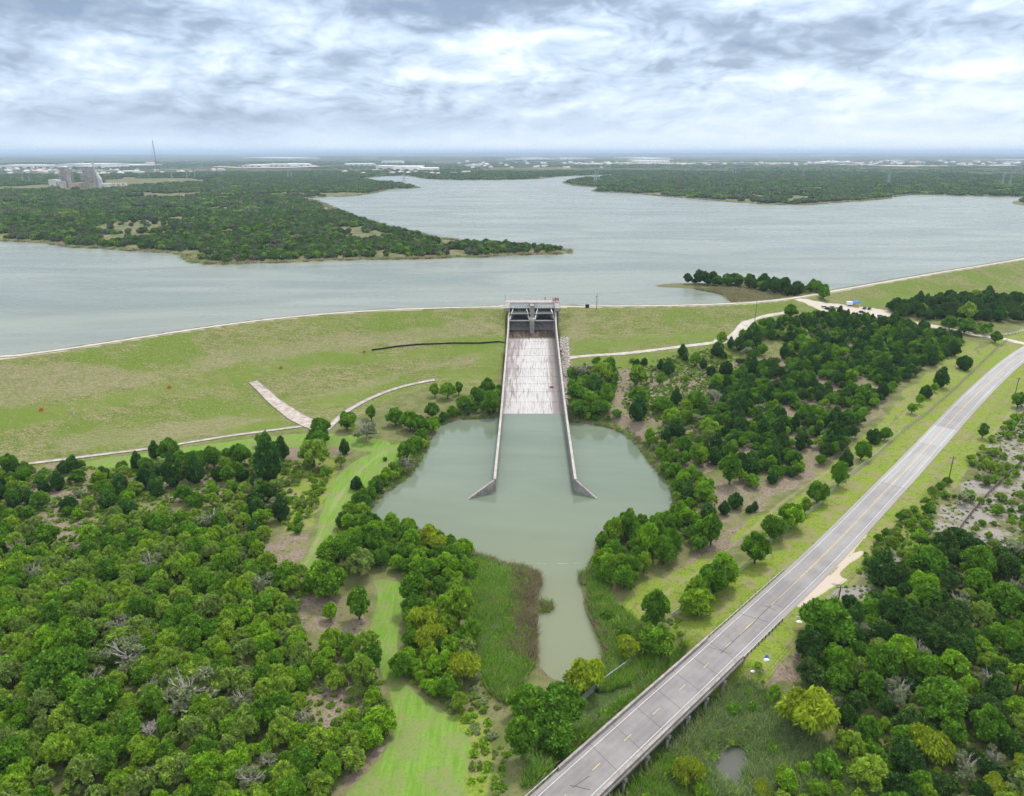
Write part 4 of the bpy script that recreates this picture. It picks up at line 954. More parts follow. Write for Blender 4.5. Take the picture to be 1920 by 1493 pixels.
for s in (-1, 1):
    po = shift(sweep("parapet", "concrete", BR0, BR1, sorted([(s * 4.75, -.03), (s * 5.15, -.03)]) + sorted([(s * 5.15, .62), (s * 4.75, .62)], reverse=True)))
    q_ = sweep("parapet_rail", "concrete", BR0, BR1, sorted([(s * 4.72, .64), (s * 5.18, .64)]) + sorted([(s * 5.22, .84), (s * 4.68, .84)], reverse=True)); q_.parent = po; q_.matrix_parent_inverse = Matrix()
    q_ = sweep("edge_beam", "concrete", BR0, BR1, sorted([(s * 5.3, -.6), (s * 5.5, -.6)]) + sorted([(s * 5.5, .0), (s * 5.3, .0)], reverse=True)); q_.parent = po; q_.matrix_parent_inverse = Matrix()
JO = np.linspace(BR0 + 1, BR1 - 1, 8)
for k, s in enumerate(JO):
    p, f, r = road_at(float(s)); sk = -.18
    if 0 < k < 8:
        b = MB(); P0 = p[:2] + r * -4.7 + f * (-4.7 * sk); P1 = p[:2] + r * 4.7 + f * (4.7 * sk); f2 = f * .06
        b.add([(*(P0 - f2), p[2] + .008), (*(P1 - f2), p[2] + .008), (*(P1 + f2), p[2] + .008), (*(P0 + f2), p[2] + .008)], [(0, 1, 2, 3)])
        o = b.build("expansion_joint", "crack_seal"); shift(o)
    # bents
    if 0 < k < 7:
        b = MB(); c0 = p[:2] - r * 5.6; c1 = p[:2] + r * 5.6; b.bar((*c0, p[2] - 1.75), (*c1, p[2] - 1.75), .9, .8); cap = shift(b.build("pier_cap", "concrete"))
        for o_ in (-5.0, -1.7, 1.7, 5.0):
            c_ = p[:2] + r * o_; b = MB(); b.tube([(*c_, -2.5), (*c_, p[2] - 2.15)], .32, 10); shift(b.build("pier_column", "concrete_pale"))
def guardrail(s0, s1, off, label):
    p, f, r = road_at((s0 + s1) / 2); root = thing("guardrail", (float(p[0] + r[0] * off), float(p[1] + r[1] * off), float(p[2])), label, "guardrail")
    def sh(o): o.parent = root; o.location = tuple(-c for c in root.location)
    sg = -1 if off > 0 else 1
    sh(sweep("rail", "galvanised", s0, s1, [(off - .05, .35), (off + .05, .35), (off + .1, .5), (off + .05, .68), (off - .05, .68), (off - .1, .5)], 2))
    n = int((s1 - s0) / 1.9)
    pb = None
    for i in range(n + 1):
        p, f, r = road_at(s0 + (s1 - s0) * i / n); x, y = p[:2] + r * (off - sg * .17)
        b = MB(); b.bar((x, y, p[2] - .6), (x, y, p[2] + .72), .2); sh(b.build("post", "rust_rail"))
sa, sb = road_s_of_px(1484, 1146), road_s_of_px(1470, 1073)
guardrail(BR1, sb + 1, -5.1, "galvanised guardrail on dark posts along the verge beyond the bridge, left side of the road")
guardrail(BR1, sa - 6, 5.3, "guardrail with closely spaced dark posts at the right kerb just past the bridge")
guardrail(max(BR0 - 34, 1), BR0, -5.1, "short guardrail leading off the near end of the bridge at the picture's bottom edge")

# ------------------------------------------------------------------ poles, wires, fences
poles = {}
def utility_pole(key, ub, vb, vt, label, cross=True, zz=None):
    x, y, z = G(ub, vb); h = vheight(ub, vt, x, y, z)
    r = thing("utility_pole", (x, y, z), label, "utility pole")
    b = MB(); b.tube([(0, 0, -1), (0, 0, h)], [.21, .14], 8); b.build("pole", "wood_pole", r)
    if cross:
        b = MB(); b.bar((-1.1, .1, h - .7), (1.1, -.1, h - .7), .14, .12)
        for o_ in (-1, 0, 1): b.tube([(o_, 0, h - .65), (o_, 0, h - .35)], .07, 5)
        b.build("crossarm", "wood_pole", r)
    poles[key] = (x, y, z + h)
utility_pole('dam', 1118.5, 581, 550, "dark wooden utility pole on the grassy dam crest right of the gates", False)
x, y, zt = poles['dam']; b = MB(); b.tube([(-.45, 0, -1.6), (-.45, 0, -.6)], .38, 8)
tr_ = b.build("transformer", "steel_pale"); tr_.parent = [o for o in C.objects if o.name.startswith("utility_pole")][0]; tr_.location = (0, 0, zt - float(tr_.parent.location.z) - 1.0)
utility_pole('slope', 1414, 613, 566, "tall dark wooden pole standing beside the hatched bend of the gravel path", False)
utility_pole('road', 1778, 903, 856, "wooden utility pole with a crossarm on the verge right of the road, midway along")
utility_pole('bend', 1901, 749, 708, "wooden utility pole with a crossarm beside a dark tree at the road's bend")
utility_pole('bush', 1571, 1131, 1098, "wooden pole with crossarm rising from bushes near the sandy pull-off")
def wire(a, b_, sag, label):
    a = Vector(a); b_ = Vector(b_); b = MB()
    for o_ in (-1, 0, 1):
        pts = [tuple(a.lerp(b_, t) + Vector((o_, 0, -.35 - sag * 4 * t * (1 - t)))) for t in np.linspace(0, 1, 14)]; b.tube(pts, .03, 4)
    o = b.build("overhead_wire", "wire"); return tag(o, label, "wire")
wire(poles['bend'], poles['road'], 1.2, "three thin power wires between the two crossarm poles right of the road")
wire(poles['road'], poles['bush'], 2.0, "three thin power wires running over the scrub to the pole near the pull-off")
pe = PW(1080, 1640, 12); wire(poles['bush'], (*pe, 12), 3.0, "three thin power wires crossing above the reed swamp beside the bridge")
def chain_mat(nt, out):
    b = nt.new('ShaderNodeBsdfPrincipled'); b.inputs['Base Color'].default_value = (.42, .43, .44, 1); b.inputs['Roughness'].default_value = .5
    t = nt.new('ShaderNodeBsdfTransparent'); m = nt.new('ShaderNodeMixShader'); p = nt.pos()
    n = nt.noise(p, 2.0, 3, .6); nt.l.new(nt.ramp(n, .2, .8, to0=.35, to1=.6), m.inputs[0]); nt.l.new(t.outputs[0], m.inputs[1]); nt.l.new(b.outputs[0], m.inputs[2]); nt.l.new(m.outputs[0], out.inputs[0])
material("chain_link", chain_mat)
def fence(pts, h, label, mat="chain_link", post="galvanised", gap=4.0, solid=True, name="chain_link_fence", rails=1, cat="fence", pw=.09):
    P = np.array(GP(pts)); S_ = np.concatenate([[0], np.cumsum(np.hypot(*np.diff(P, axis=0).T))]); n = max(1, int(S_[-1] / gap)); n = min(n, 99)
    xs = np.interp(np.linspace(0, S_[-1], n + 1), S_, P[:, 0]); ys = np.interp(np.linspace(0, S_[-1], n + 1), S_, P[:, 1]); zs = gz(xs, ys)
    m = n // 2; root = thing(name, (float(xs[m]), float(ys[m]), float(zs[m])), label, cat)
    L = root.location
    if solid:
        b = MB()
        for i in range(n): b.add([(xs[i], ys[i], zs[i] + .05), (xs[i + 1], ys[i + 1], zs[i + 1] + .05), (xs[i + 1], ys[i + 1], zs[i + 1] + h - .05), (xs[i], ys[i], zs[i] + h - .05)], [(0, 1, 2, 3)])
        o = b.build("mesh_panel", mat); o.parent = root; o.location = -L
    b = MB()
    for k in range(rails):
        hh = h * (k + 1) / rails
        for i in range(n): b.bar((xs[i], ys[i], zs[i] + hh), (xs[i + 1], ys[i + 1], zs[i + 1] + hh), pw * .8)
    o = b.build("top_rail" if rails == 1 else "rail", post); o.parent = root; o.location = -L
    for i in range(n + 1):
        b = MB(); b.bar((0, 0, -.3), (0, 0, h + .08), pw); o = b.build("post", post, root); o.location = (xs[i] - L.x, ys[i] - L.y, zs[i] - L.z)
    return root
fence([(1088, 1320), (1120, 1292), (1150, 1270), (1197, 1234)], 2.0, "grey chain link fence with bright top rail between the pond's end and the bridge", gap=3)
fence([(1258, 1160), (1290, 1140), (1345, 1105), (1400, 1062), (1440, 1024), (1495, 980), (1540, 945), (1568, 915), (1600, 888), (1640, 858), (1690, 812)], 1.8, "long chain link fence half hidden by shrubs between the mown strip and the road verge", gap=3.5)
fence([(1690, 812), (1740, 775), (1790, 730), (1830, 692), (1868, 655), (1888, 640)], 1.6, "dark overgrown wire fence running up to the side road junction", post="rust_rail", gap=3.5)
fence([(1690, 1160), (1740, 1085), (1775, 1033), (1805, 985), (1850, 930), (1890, 890), (1930, 858)], 1.4, "dark wire fence crossing the pale gravel flat beyond the road", mat="rust_rail", post="rust_rail", gap=3.0, solid=False, rails=3, name="wire_fence", pw=.2)
fence([(1866, 632), (1885, 629), (1905, 626), (1930, 618)], 1.4, "white pipe rail fence beside the side road junction", post="white_paint", solid=False, rails=2, name="pipe_fence", gap=3.5, pw=.12)
sf = [(697, 658), (720, 655), (745, 651), (790, 647), (850, 645), (900, 645), (946, 644)]
fence(sf, 0.95, "long low black silt fence stretched across the dam slope left of the chute", mat="black_fabric", post="black_fabric", gap=4, name="silt_fence", pw=.12)
for (u, v, lb) in [(78, 770, "small orange mesh barrier on the dam slope, the one nearest the left end"), (318, 728, "square orange mesh barrier standing alone on the dam slope above the toe drain"), (527, 691, "orange mesh barrier up-slope of the concrete slope chute"), (683, 661, "orange mesh barrier just beyond the free end of the black silt fence")]:
    x, y, z = G(u, v); r = thing("safety_barrier", (x, y, z), lb, "barrier", rz=.3); r.scale = (.68, .68, .68)
    b = MB()
    for (a0, b0), (a1, b1) in (((-1, -1), (1, -1)), ((1, -1), (1, 1)), ((1, 1), (-1, 1)), ((-1, 1), (-1, -1))): b.bar((a0, b0, .75), (a1, b1, .75), .08, 1.3)
    b.build("mesh_panel", "orange_mesh", r)
    for a0, b0 in ((-1, -1), (1, -1), (1, 1), (-1, 1)):
        b = MB(); b.bar((a0, b0, -.1), (a0, b0, 1.55), .1); b.build("post", "rust_rail", r)
x, y, z = G(1101, 577); b = MB(); b.box(-1.2, 1.2, -.5, .5, 0, 2.0); b.box(-1.35, 1.35, -.6, .6, 2.0, 2.15); b.box(-1.0, -.06, -.56, -.5, .2, 1.8); b.box(.06, 1.0, -.56, -.5, .2, 1.8)
small(b, "control_cabinet", "black_fabric", (x, y, z), "squat black control cabinet on the crest between the gates and the utility pole", "cabinet")

# ------------------------------------------------------------------ cars and the canopy by the dam's end
def car(paint, u, v, rz, label, tall=0.0):
    x, y, z = G(u, v); r = thing("parked_car", (x, y, z), label, "car", "cars parked at the dam's end", rz=rz)
    b = MB(); prof = [(-2.3, .3), (-2.35, .75), (-2.2, .95), (-1.3, 1.0), (1.0, 1.0), (2.1, .9), (2.3, .65), (2.25, .3)]
    n = len(prof); vs = [(a, -.88, h) for a, h in prof] + [(a, .88, h) for a, h in prof]
    b.add(vs, [tuple(range(n))[::-1], tuple(range(n, 2 * n))] + [(i, (i + 1) % n, n + (i + 1) % n, n + i) for i in range(n)]); b.build("body", paint, r)
    b = MB(); c0 = [(-1.9, 1.0), (-1.5, 1.45 + tall), (.3, 1.5 + tall), (1.1, 1.0)] if not tall else [(-2.2, 1.0), (-2.0, 1.7), (.4, 1.75), (1.2, 1.0)]
    vs = [(a, -.8 if h < 1.1 else -.66, h) for a, h in c0] + [(a, .8 if h < 1.1 else .66, h) for a, h in c0]
    b.add(vs, [(3, 2, 1, 0), (4, 5, 6, 7), (0, 1, 5, 4), (2, 3, 7, 6)]); b.build("window", "car_glass", r)
    b = MB(); (a1, h1), (a2, h2) = c0[1], c0[2]; b.box(a1, a2, -.67, .67, h1 + .002, h2 + .06); b.build("roof_panel", paint, r)
    for sx in (-1.4, 1.45):
        for sy in (-.8, .8):
            b = MB(); b.tube([(sx, sy - .1, .34), (sx, sy + .1, .34)], .34, 12); b.build("wheel", "tyre_rubber", r)
car("car_white", 1546, 578, -.5, "white parked car, first of the row beside the dirt road below the dam crest", .2)
car("car_black", 1553, 581, -.6, "black parked pickup-sized car tucked in front of the first white car", .2)
car("car_silver", 1561, 578, -.4, "silver parked car beside the black one under the dam crest")
car("car_white", 1573, 580, -.7, "white parked car at the right end of the four by the dirt road")
car("car_black", 1616, 587, -.5, "black parked car half behind treetops on the dirt road")
car("car_silver", 1651, 595, -.5, "silver parked car near the dirt road's edge, half behind treetops", .2)
car("car_white", 1667, 599, -.5, "white parked car nearest the end of the dirt road, just above the trees")
car("car_blue", 1621, 579, .9, "dark blue parked car right of the blue canopy")
car("car_black", 1630, 580, .9, "black parked car furthest right beside the blue canopy")
x, y, z = G(1602, 573); r = thing("canopy_tent", (x, y, z), "bright blue canopy tent on poles at the dirt parking area below the dam", "canopy", rz=.15)
b = MB(); b.add([(-3.2, -2, 2.6), (3.2, -2, 2.6), (3.2, 2, 2.6), (-3.2, 2, 2.6), (-2.6, 0, 3.5), (2.6, 0, 3.5), (-3.2, -2, 2.2), (3.2, -2, 2.2)], [(0, 1, 5, 4), (1, 2, 5), (2, 3, 4, 5), (3, 0, 4), (6, 7, 1, 0)]); b.build("canopy", "blue_tarp", r)
for sx in (-3.1, 3.1):
    for sy in (-1.9, 1.9): b = MB(); b.bar((sx, sy, 0), (sx, sy, 2.6), .12); b.build("leg", "steel_pale", r)
x, y, z = G(1592, 573); r = thing("box_trailer", (x, y, z), "small white box trailer at the left side of the blue canopy", "trailer", rz=.2)
b = MB(); b.box(-2, 2, -1.1, 1.1, .6, 2.8); b.build("body", "white_paint", r); b = MB(); b.bar((2, 0, .6), (3.2, 0, .5), .12); b.build("tow_bar", "rust_rail", r)
for sy in (-1.15, 1.15): b = MB(); b.tube([(0, sy - .1, .36), (0, sy + .1, .36)], .36, 12); b.build("wheel", "tyre_rubber", r)
x, y, z = G(1604, 576); b = MB()
for k in range(5): b.box(k * 1.0 - 2.4, k * 1.0 - 1.6, -.4 + .1 * (k % 2), .4, 0, .8 + .25 * (k % 3)); b.box(k - 2.3, k - 1.8, -.3, .3, .8 + .25 * (k % 3), 1.0 + .25 * (k % 3))
small(b, "goods_stand", "tan_goods", (x, y, z), "row of tan crates and goods stacked in front of the blue canopy", "goods")
# rubbish dumped near the guardrail
def lump(seed, sx, sy, sz):
    r_ = random.Random(seed); b = MB(); n = 9; m = 5; vs = [(0, 0, sz)]
    for j in range(1, m):
        ph = math.pi / 2 * j / (m - 1)
        for i in range(n): k = 1 + r_.uniform(-.2, .2); vs.append((math.cos(i * 2 * math.pi / n) * math.sin(ph) * sx * k, math.sin(i * 2 * math.pi / n) * math.sin(ph) * sy * k, math.cos(ph) * sz * k))
    fs = [(0, 1 + i, 1 + (i + 1) % n) for i in range(n)]
    for j in range(m - 2): fs += [(1 + j * n + i, 1 + (j + 1) * n + i, 1 + (j + 1) * n + (i + 1) % n, 1 + j * n + (i + 1) % n) for i in range(n)]
    b.add(vs, fs); return b
for i, (u, v, sx, sy, sz, mt, nm, lb, ct) in enumerate([(1516, 1143, 1.5, .8, .7, "white_paint", "dumped_cushion", "rounded white dumped cushion beside the guardrail's end", "rubbish"), (1524, 1143, .5, .4, .9, "blue_tarp", "rubbish_bag", "small dark blue rubbish bag right of the white cushion", "rubbish"),
        (1437, 1238, .8, .5, .5, "white_paint", "rubbish_bag", "white rubbish bag on the grass bank right of the bridge end", "rubbish"), (1438, 1233, .4, .4, .8, "blue_tarp", "rubbish_bag", "blue rubbish bag standing behind the white one on the grass bank", "rubbish"),
        (1412, 1259, .6, .4, .35, "white_paint", "rubbish_bag", "small white rubbish bag lying lowest beside the bridge", "rubbish"), (1498, 1166, .8, .5, .3, "white_paint", "plastic_sheet", "flat scrap of white plastic in the grass below the guardrail", "rubbish"), (1498, 1157, .9, .4, .3, "caliche", "plastic_sheet", "cream scrap of plastic sheet just above the white scrap", "rubbish"), (1567, 1096, 1.2, .8, .5, "caliche", "limestone_block", "pale limestone block beside the sandy pull-off", "rock")]):
    x, y, z = G(u, v); small(lump(i, sx, sy, sz), nm, mt, (x, y, z - .03), lb, ct)
# ------------------------------------------------------------------ vegetation
def leaf_mat(name, cols, trans=.25, rough=.6):
    def fn(nt, out):
        oi = nt.new('ShaderNodeObjectInfo').outputs['Random']; t = nt.attr('tint')
        c = nt.new('ShaderNodeValToRGB'); e = c.color_ramp.elements; e[0].color = (*cols[0], 1); e[1].color = (*cols[-1], 1)
        for i, q_ in enumerate(cols[1:-1]): x_ = e.new((i + 1) / (len(cols) - 1)); x_.color = (*q_, 1)
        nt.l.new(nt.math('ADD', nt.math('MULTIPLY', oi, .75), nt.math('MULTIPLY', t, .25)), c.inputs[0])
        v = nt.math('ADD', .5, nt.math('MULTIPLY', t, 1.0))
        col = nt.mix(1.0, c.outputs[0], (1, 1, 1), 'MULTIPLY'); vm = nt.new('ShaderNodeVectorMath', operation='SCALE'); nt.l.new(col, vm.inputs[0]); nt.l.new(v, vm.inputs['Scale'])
        b = nt.new('ShaderNodeBsdfPrincipled'); nt.l.new(vm.outputs[0], b.inputs['Base Color']); b.inputs['Roughness'].default_value = rough; b.inputs['Specular IOR Level'].default_value = .08
        tr = nt.new('ShaderNodeBsdfTranslucent'); nt.l.new(vm.outputs[0], tr.inputs['Color'])
        m = nt.new('ShaderNodeMixShader'); m.inputs[0].default_value = trans; nt.l.new(b.outputs[0], m.inputs[1]); nt.l.new(tr.outputs[0], m.inputs[2]); nt.l.new(m.outputs[0], out.inputs[0])
    return material(name, fn)
leaf_mat("leaf_evergreen", [(0.034, 0.086, 0.016), (0.055, 0.132, 0.021), (0.075, 0.161, 0.025)], .15)
leaf_mat("leaf_broad", [(0.074, 0.182, 0.017), (0.141, 0.288, 0.019), (0.100, 0.228, 0.019), (0.188, 0.336, 0.022)])
leaf_mat("leaf_dark", [(.036, .085, .016), (.055, .125, .02), (.075, .14, .028), (.05, .10, .022)])
leaf_mat("leaf_bright", [(0.168, 0.347, 0.016), (0.224, 0.403, 0.020), (0.168, 0.314, 0.022), (0.269, 0.403, 0.022)])
leaf_mat("leaf_scrub", [(0.193, 0.359, 0.020), (0.262, 0.400, 0.028), (0.193, 0.276, 0.069), (0.290, 0.428, 0.036), (0.152, 0.262, 0.041)])
leaf_mat("leaf_grey", [(0.211, 0.277, 0.112), (0.277, 0.304, 0.172), (0.198, 0.251, 0.092)])
leaf_mat("leaf_willow", [(0.231, 0.315, 0.016), (0.284, 0.357, 0.021)], .3)
leaf_mat("leaf_far", [(0.033, 0.072, 0.018), (0.065, 0.143, 0.023), (0.169, 0.150, 0.124), (0.058, 0.130, 0.023), (0.117, 0.221, 0.029), (0.039, 0.091, 0.023), (0.208, 0.325, 0.039), (0.078, 0.156, 0.026)], .1)
leaf_mat("leaf_reed", [(.13, .31, .03), (.21, .39, .04), (.33, .40, .10)], .4)
leaf_mat("leaf_marsh", [(.13, .23, .06), (.21, .30, .09), (.33, .36, .18)], .35)
leaf_mat("leaf_dryreed", [(.22, .18, .10), (.34, .27, .16), (.17, .18, .08)], .3)
leaf_mat("leaf_weed", [(0.110, 0.220, 0.022), (0.176, 0.297, 0.028), (0.187, 0.198, 0.077)], .25)
simple("bark", (.11, .085, .065), .9, 0, .3, 3); simple("bark_pale", (.40, .36, .33), .9, 0, .2, 3)

def ico_lobe(rs, c, r, n1=9, n2=6):
    V = []; 
    for j in range(n2 + 1):
        ph = math.pi * j / n2
        for i in range(n1):
            a = 2 * math.pi * (i + .5 * (j % 2)) / n1; k = 1 + rs.uniform(-.14, .14)
            V.append((c[0] + r[0] * math.sin(ph) * math.cos(a) * k, c[1] + r[1] * math.sin(ph) * math.sin(a) * k, c[2] + r[2] * math.cos(ph) * k))
    F = [(j * n1 + i, (j + 1) * n1 + i, (j + 1) * n1 + (i + 1) % n1, j * n1 + (i + 1) % n1) for j in range(n2) for i in range(n1)]
    return V, F
def crown_mesh(name, mat, seed, lobes, nleaf, leaf, core=.74, up=.35, aspect=1.6, droop=0):
    rs = np.random.RandomState(seed); Cn = np.array([l[0] for l in lobes], float); Rd = np.array([l[1] for l in lobes], float)
    wts = (Rd[:, 0] * Rd[:, 2]); wts = wts / wts.sum(); ltint = rs.rand(len(lobes))
    li = rs.choice(len(lobes), nleaf * 2, p=wts); D = rs.randn(nleaf * 2, 3); D /= np.linalg.norm(D, axis=1)[:, None]
    D[:, 2] = np.where(D[:, 2] < -.35, -D[:, 2], D[:, 2])
    # leaves gather in sprays: bumps on every lobe
    bumps = np.sin(D[:, 0] * 7 + li * 1.7) * np.sin(D[:, 1] * 7 + li) * np.sin(D[:, 2] * 6 + li * 2.3)
    Pn = Cn[li] + D * Rd[li] * (.80 + .12 * bumps + .46 * (rs.rand(nleaf * 2) - .45))[:, None]
    keep = np.ones(len(Pn), bool)
    for k in range(len(lobes)):
        q = (Pn - Cn[k]) / (Rd[k] * .78); keep &= ~(((q ** 2).sum(1) < 1) & (li != k))
    Pn, D, li, bp = Pn[keep][:nleaf], D[keep][:nleaf], li[keep][:nleaf], bumps[keep][:nleaf]; n = len(Pn)
    N = D + rs.randn(n, 3) * .55 + np.array([0, 0, up]); N /= np.linalg.norm(N, axis=1)[:, None]
    T = D * .7 + rs.randn(n, 3) * .5 + np.array([0, 0, .45]); T /= np.linalg.norm(T, axis=1)[:, None]; B = np.cross(N, T); B /= np.linalg.norm(B, axis=1)[:, None] + 1e-6
    if droop: T = T * (1 - droop) + np.array([0, 0, -1]) * droop; T /= np.linalg.norm(T, axis=1)[:, None]; B = np.cross(T, rs.randn(n, 3)); B /= np.linalg.norm(B, axis=1)[:, None] + 1e-6
    s = leaf * (.55 + .9 * rs.rand(n))[:, None]
    V = np.stack([Pn - T * s * aspect, Pn + B * s * .8, Pn + T * s * aspect, Pn - B * s * .8], 1).reshape(-1, 3)
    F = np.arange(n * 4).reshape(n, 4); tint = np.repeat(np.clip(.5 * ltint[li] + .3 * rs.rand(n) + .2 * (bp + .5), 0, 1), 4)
    CV = []; CF = []; ct = []
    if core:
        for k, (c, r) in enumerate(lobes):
            v, f = ico_lobe(rs, c, [x * core for x in r]); b0 = len(V) + len(CV); CV += v; CF += [tuple(b0 + i for i in q) for q in f]; ct += [.35 * ltint[k] + .05] * len(v)  # core tinted darker than the leaves: the crown's inner shade put into its colour
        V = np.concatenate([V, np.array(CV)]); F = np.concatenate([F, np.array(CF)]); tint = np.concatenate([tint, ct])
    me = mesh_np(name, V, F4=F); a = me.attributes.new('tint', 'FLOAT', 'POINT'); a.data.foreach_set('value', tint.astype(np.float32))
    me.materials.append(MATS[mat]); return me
def trunk_mesh(name, h, r, lean, limbs, mat="bark", seed=1, twigs=0, spread=.5):
    rs = random.Random(seed); b = MB(); top = (lean[0], lean[1], h)
    b.tube([(0, 0, -.5), (lean[0] * .3, lean[1] * .3, h * .4), top], [r * 1.25, r, r * .55], 7)
    def limb(p, d, L, rr, lev):
        q = Vector(p) + Vector(d) * L * .5 + Vector((0, 0, L * .05)); e = q + (Vector(d) + Vector((rs.uniform(-.3, .3), rs.uniform(-.3, .3), rs.uniform(0, .3)))).normalized() * L * .5
        b.tube([tuple(p), tuple(q), tuple(e)], [rr, rr * .7, rr * .35], 5 if lev < 2 else 3)
        if lev < twigs:
            for _ in range(4):
                t = rs.uniform(.3, 1); s_ = Vector(p).lerp(e, t); nd = (Vector(d) + Vector((rs.uniform(-1, 1), rs.uniform(-1, 1), rs.uniform(-.2, .8)))).normalized(); limb(s_, nd, L * .55, rr * .5, lev + 1)
    for k in range(limbs):
        a = 2 * math.pi * k / limbs + rs.uniform(-.4, .4); hh = h * rs.uniform(.35, .85); p = Vector((lean[0] * hh / h, lean[1] * hh / h, hh))
        limb(p, Vector((math.cos(a) * spread * 1.6, math.sin(a) * spread * 1.6, .8)).normalized(), h * rs.uniform(.45, .65), r * .5, 0)
    o = b.build(name, mat); me = o.data; bpy.data.objects.remove(o); return me
def lobes_round(rs, R_, H, z0, n, top=0):
    L = [((0, 0, z0 + H * .5), (R_ * .72, R_ * .72, H * .5))]
    for k in range(n):
        a = 2 * math.pi * k / n * 1.0 + rs.uniform(-.5, .5); d_ = R_ * rs.uniform(.38, .66); zz = z0 + H * rs.uniform(.3, .78); r = R_ * rs.uniform(.3, .48)
        L.append(((math.cos(a) * d_, math.sin(a) * d_, zz), (r, r * rs.uniform(.85, 1.1), r * rs.uniform(.65, .9))))
    return L
def lobes_tufts(rs, R_, H, n, base=.25, ta=.17, tb=.27):
    """an irregular dome of many small foliage tufts"""
    L = [((0, 0, base + H * .36), (R_ * .58, R_ * .58, H * .36))]; ax = rs.uniform(.82, 1.0); rot = rs.uniform(0, 3.1); dents = [(rs.uniform(0, 6.28), rs.uniform(.12, .32)) for _ in range(3)]
    for k in range(n):
        a = k * 2.39996 + rs.uniform(-.35, .35); f = math.sqrt((k + .5) / n) * rs.uniform(.86, 1.05)
        Rr = R_ * (1 - sum(d_ * max(0, math.cos(a - q)) ** 4 for q, d_ in dents)); d_ = Rr * f * .86
        x, y = math.cos(a) * d_, math.sin(a) * d_ * ax; x, y = x * math.cos(rot) - y * math.sin(rot), x * math.sin(rot) + y * math.cos(rot)
        z = base + H * (.16 + .72 * math.sqrt(max(0, 1 - (f * .93) ** 2))) * rs.uniform(.82, 1.12); r = R_ * rs.uniform(ta, tb)
        L.append(((x, y, z), (r, r, r * rs.uniform(.9, 1.5))))
    return L
PROTO = {}
def proto(kind, cm, tm, R_, lbl):
    PROTO.setdefault(kind, []).append((cm, tm, R_))
rs_ = random.Random(11)
for k in range(4):   # dense upright evergreens
    Hh = (5.6, 6.4, 5.0, 7.2)[k]; R_ = (2.4, 2.3, 2.7, 2.5)[k]
    L = [((0, 0, Hh * .34), (R_, R_ * .95, Hh * .36)), ((.2, -.1, Hh * .58), (R_ * .74, R_ * .8, Hh * .28)), ((-.1, .1, Hh * .8), (R_ * .42, R_ * .42, Hh * .24))]
    for j in range(6): a = j * 1.05 + k; L.append(((math.cos(a) * R_ * .6, math.sin(a) * R_ * .6, Hh * rs_.uniform(.22, .62)), (R_ * .42, R_ * .42, R_ * .55)))
    PROTO.setdefault('evergreen_tree', []).append((crown_mesh("crown", "leaf_evergreen", 20 + k, L, 1700, .21, .82), trunk_mesh("trunk", Hh * .6, .16, (.1, .1), 3, seed=k), R_))
for k in range(5):
    R_ = (3.7, 4.2, 3.4, 4.6, 3.9)[k]; H = (6.0, 6.6, 6.8, 6.4, 5.6)[k]
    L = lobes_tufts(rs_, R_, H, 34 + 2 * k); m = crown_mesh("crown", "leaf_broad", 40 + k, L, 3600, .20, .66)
    PROTO.setdefault('broadleaf_tree', []).append((m, trunk_mesh("trunk", 4.2, .24, (.3, -.2), 5, seed=10 + k), R_))
for k in range(4):
    R_ = (3.6, 4.1, 3.3, 3.8)[k]; H = (6.2, 6.8, 6.4, 5.4)[k]
    L = lobes_tufts(rs_, R_, H, 34 + 3 * k); m = crown_mesh("crown", "leaf_dark", 50 + k, L, 3400, .20, .64)
    PROTO.setdefault('dark_tree', []).append((m, trunk_mesh("trunk", 4.0, .22, (.2, -.2), 5, seed=80 + k), R_))
for k in range(4):
    R_ = (3.3, 3.9, 3.0, 3.6)[k]; H = (5.2, 5.6, 5.8, 4.9)[k]
    L = lobes_tufts(rs_, R_, H, 30 + 3 * k); m = crown_mesh("crown", "leaf_bright", 60 + k, L, 3200, .19, .6)
    PROTO.setdefault('bright_tree', []).append((m, trunk_mesh("trunk", 3.4, .2, (.2, .2), 5, seed=20 + k), R_))
for k in range(5):   # open feathery scrub
    R_ = (3.3, 3.8, 3.0, 4.0, 3.5)[k]; H = (3.4, 3.8, 4.2, 3.6, 3.2)[k]
    L = []
    L = [(c_, (r_[0], r_[1], r_[2] * 1.35)) for c_, r_ in lobes_tufts(rs_, R_, H * 1.4, 40 + 2 * k, .3, .11, .19)[1:]]
    PROTO.setdefault('scrub_tree', []).append((crown_mesh("crown", "leaf_scrub", 80 + k, L, 3200, .17, .5, aspect=2.0), trunk_mesh("trunk", 3.2, .17, (.4, .2), 6, "bark", 30 + k, 1, .7), R_))
for k in range(2):
    R_ = (3.0, 2.6)[k]; L = []
    for j in range(11):
        a = rs_.uniform(0, 6.28); d_ = R_ * math.sqrt(rs_.uniform(0, .6)); r = R_ * rs_.uniform(.2, .3); L.append(((math.cos(a) * d_, math.sin(a) * d_, rs_.uniform(1.6, 3.6)), (r, r, r * .8)))
    PROTO.setdefault('grey_scrub_tree', []).append((crown_mesh("crown", "leaf_grey", 100 + k, L, 1300, .17, 0, aspect=1.8), trunk_mesh("trunk", 3.2, .17, (.3, .3), 7, "bark_pale", 40 + k, 2, .7), R_))
for k in range(3):
    R_ = (4.4, 4.9, 3.8)[k]; H = (6.5, 7.0, 5.4)[k]
    L = lobes_round(rs_, R_, H, 1.4, 13); L[0] = (L[0][0], (R_ * .5, R_ * .5, H * .42))
    PROTO.setdefault('willow_tree', []).append((crown_mesh("crown", "leaf_willow", 110 + k, L, 2600, .2, .6, up=.1, aspect=2.2, droop=.55), trunk_mesh("trunk", 5, .28, (.5, 0), 6, "bark", 50 + k, 1), R_))
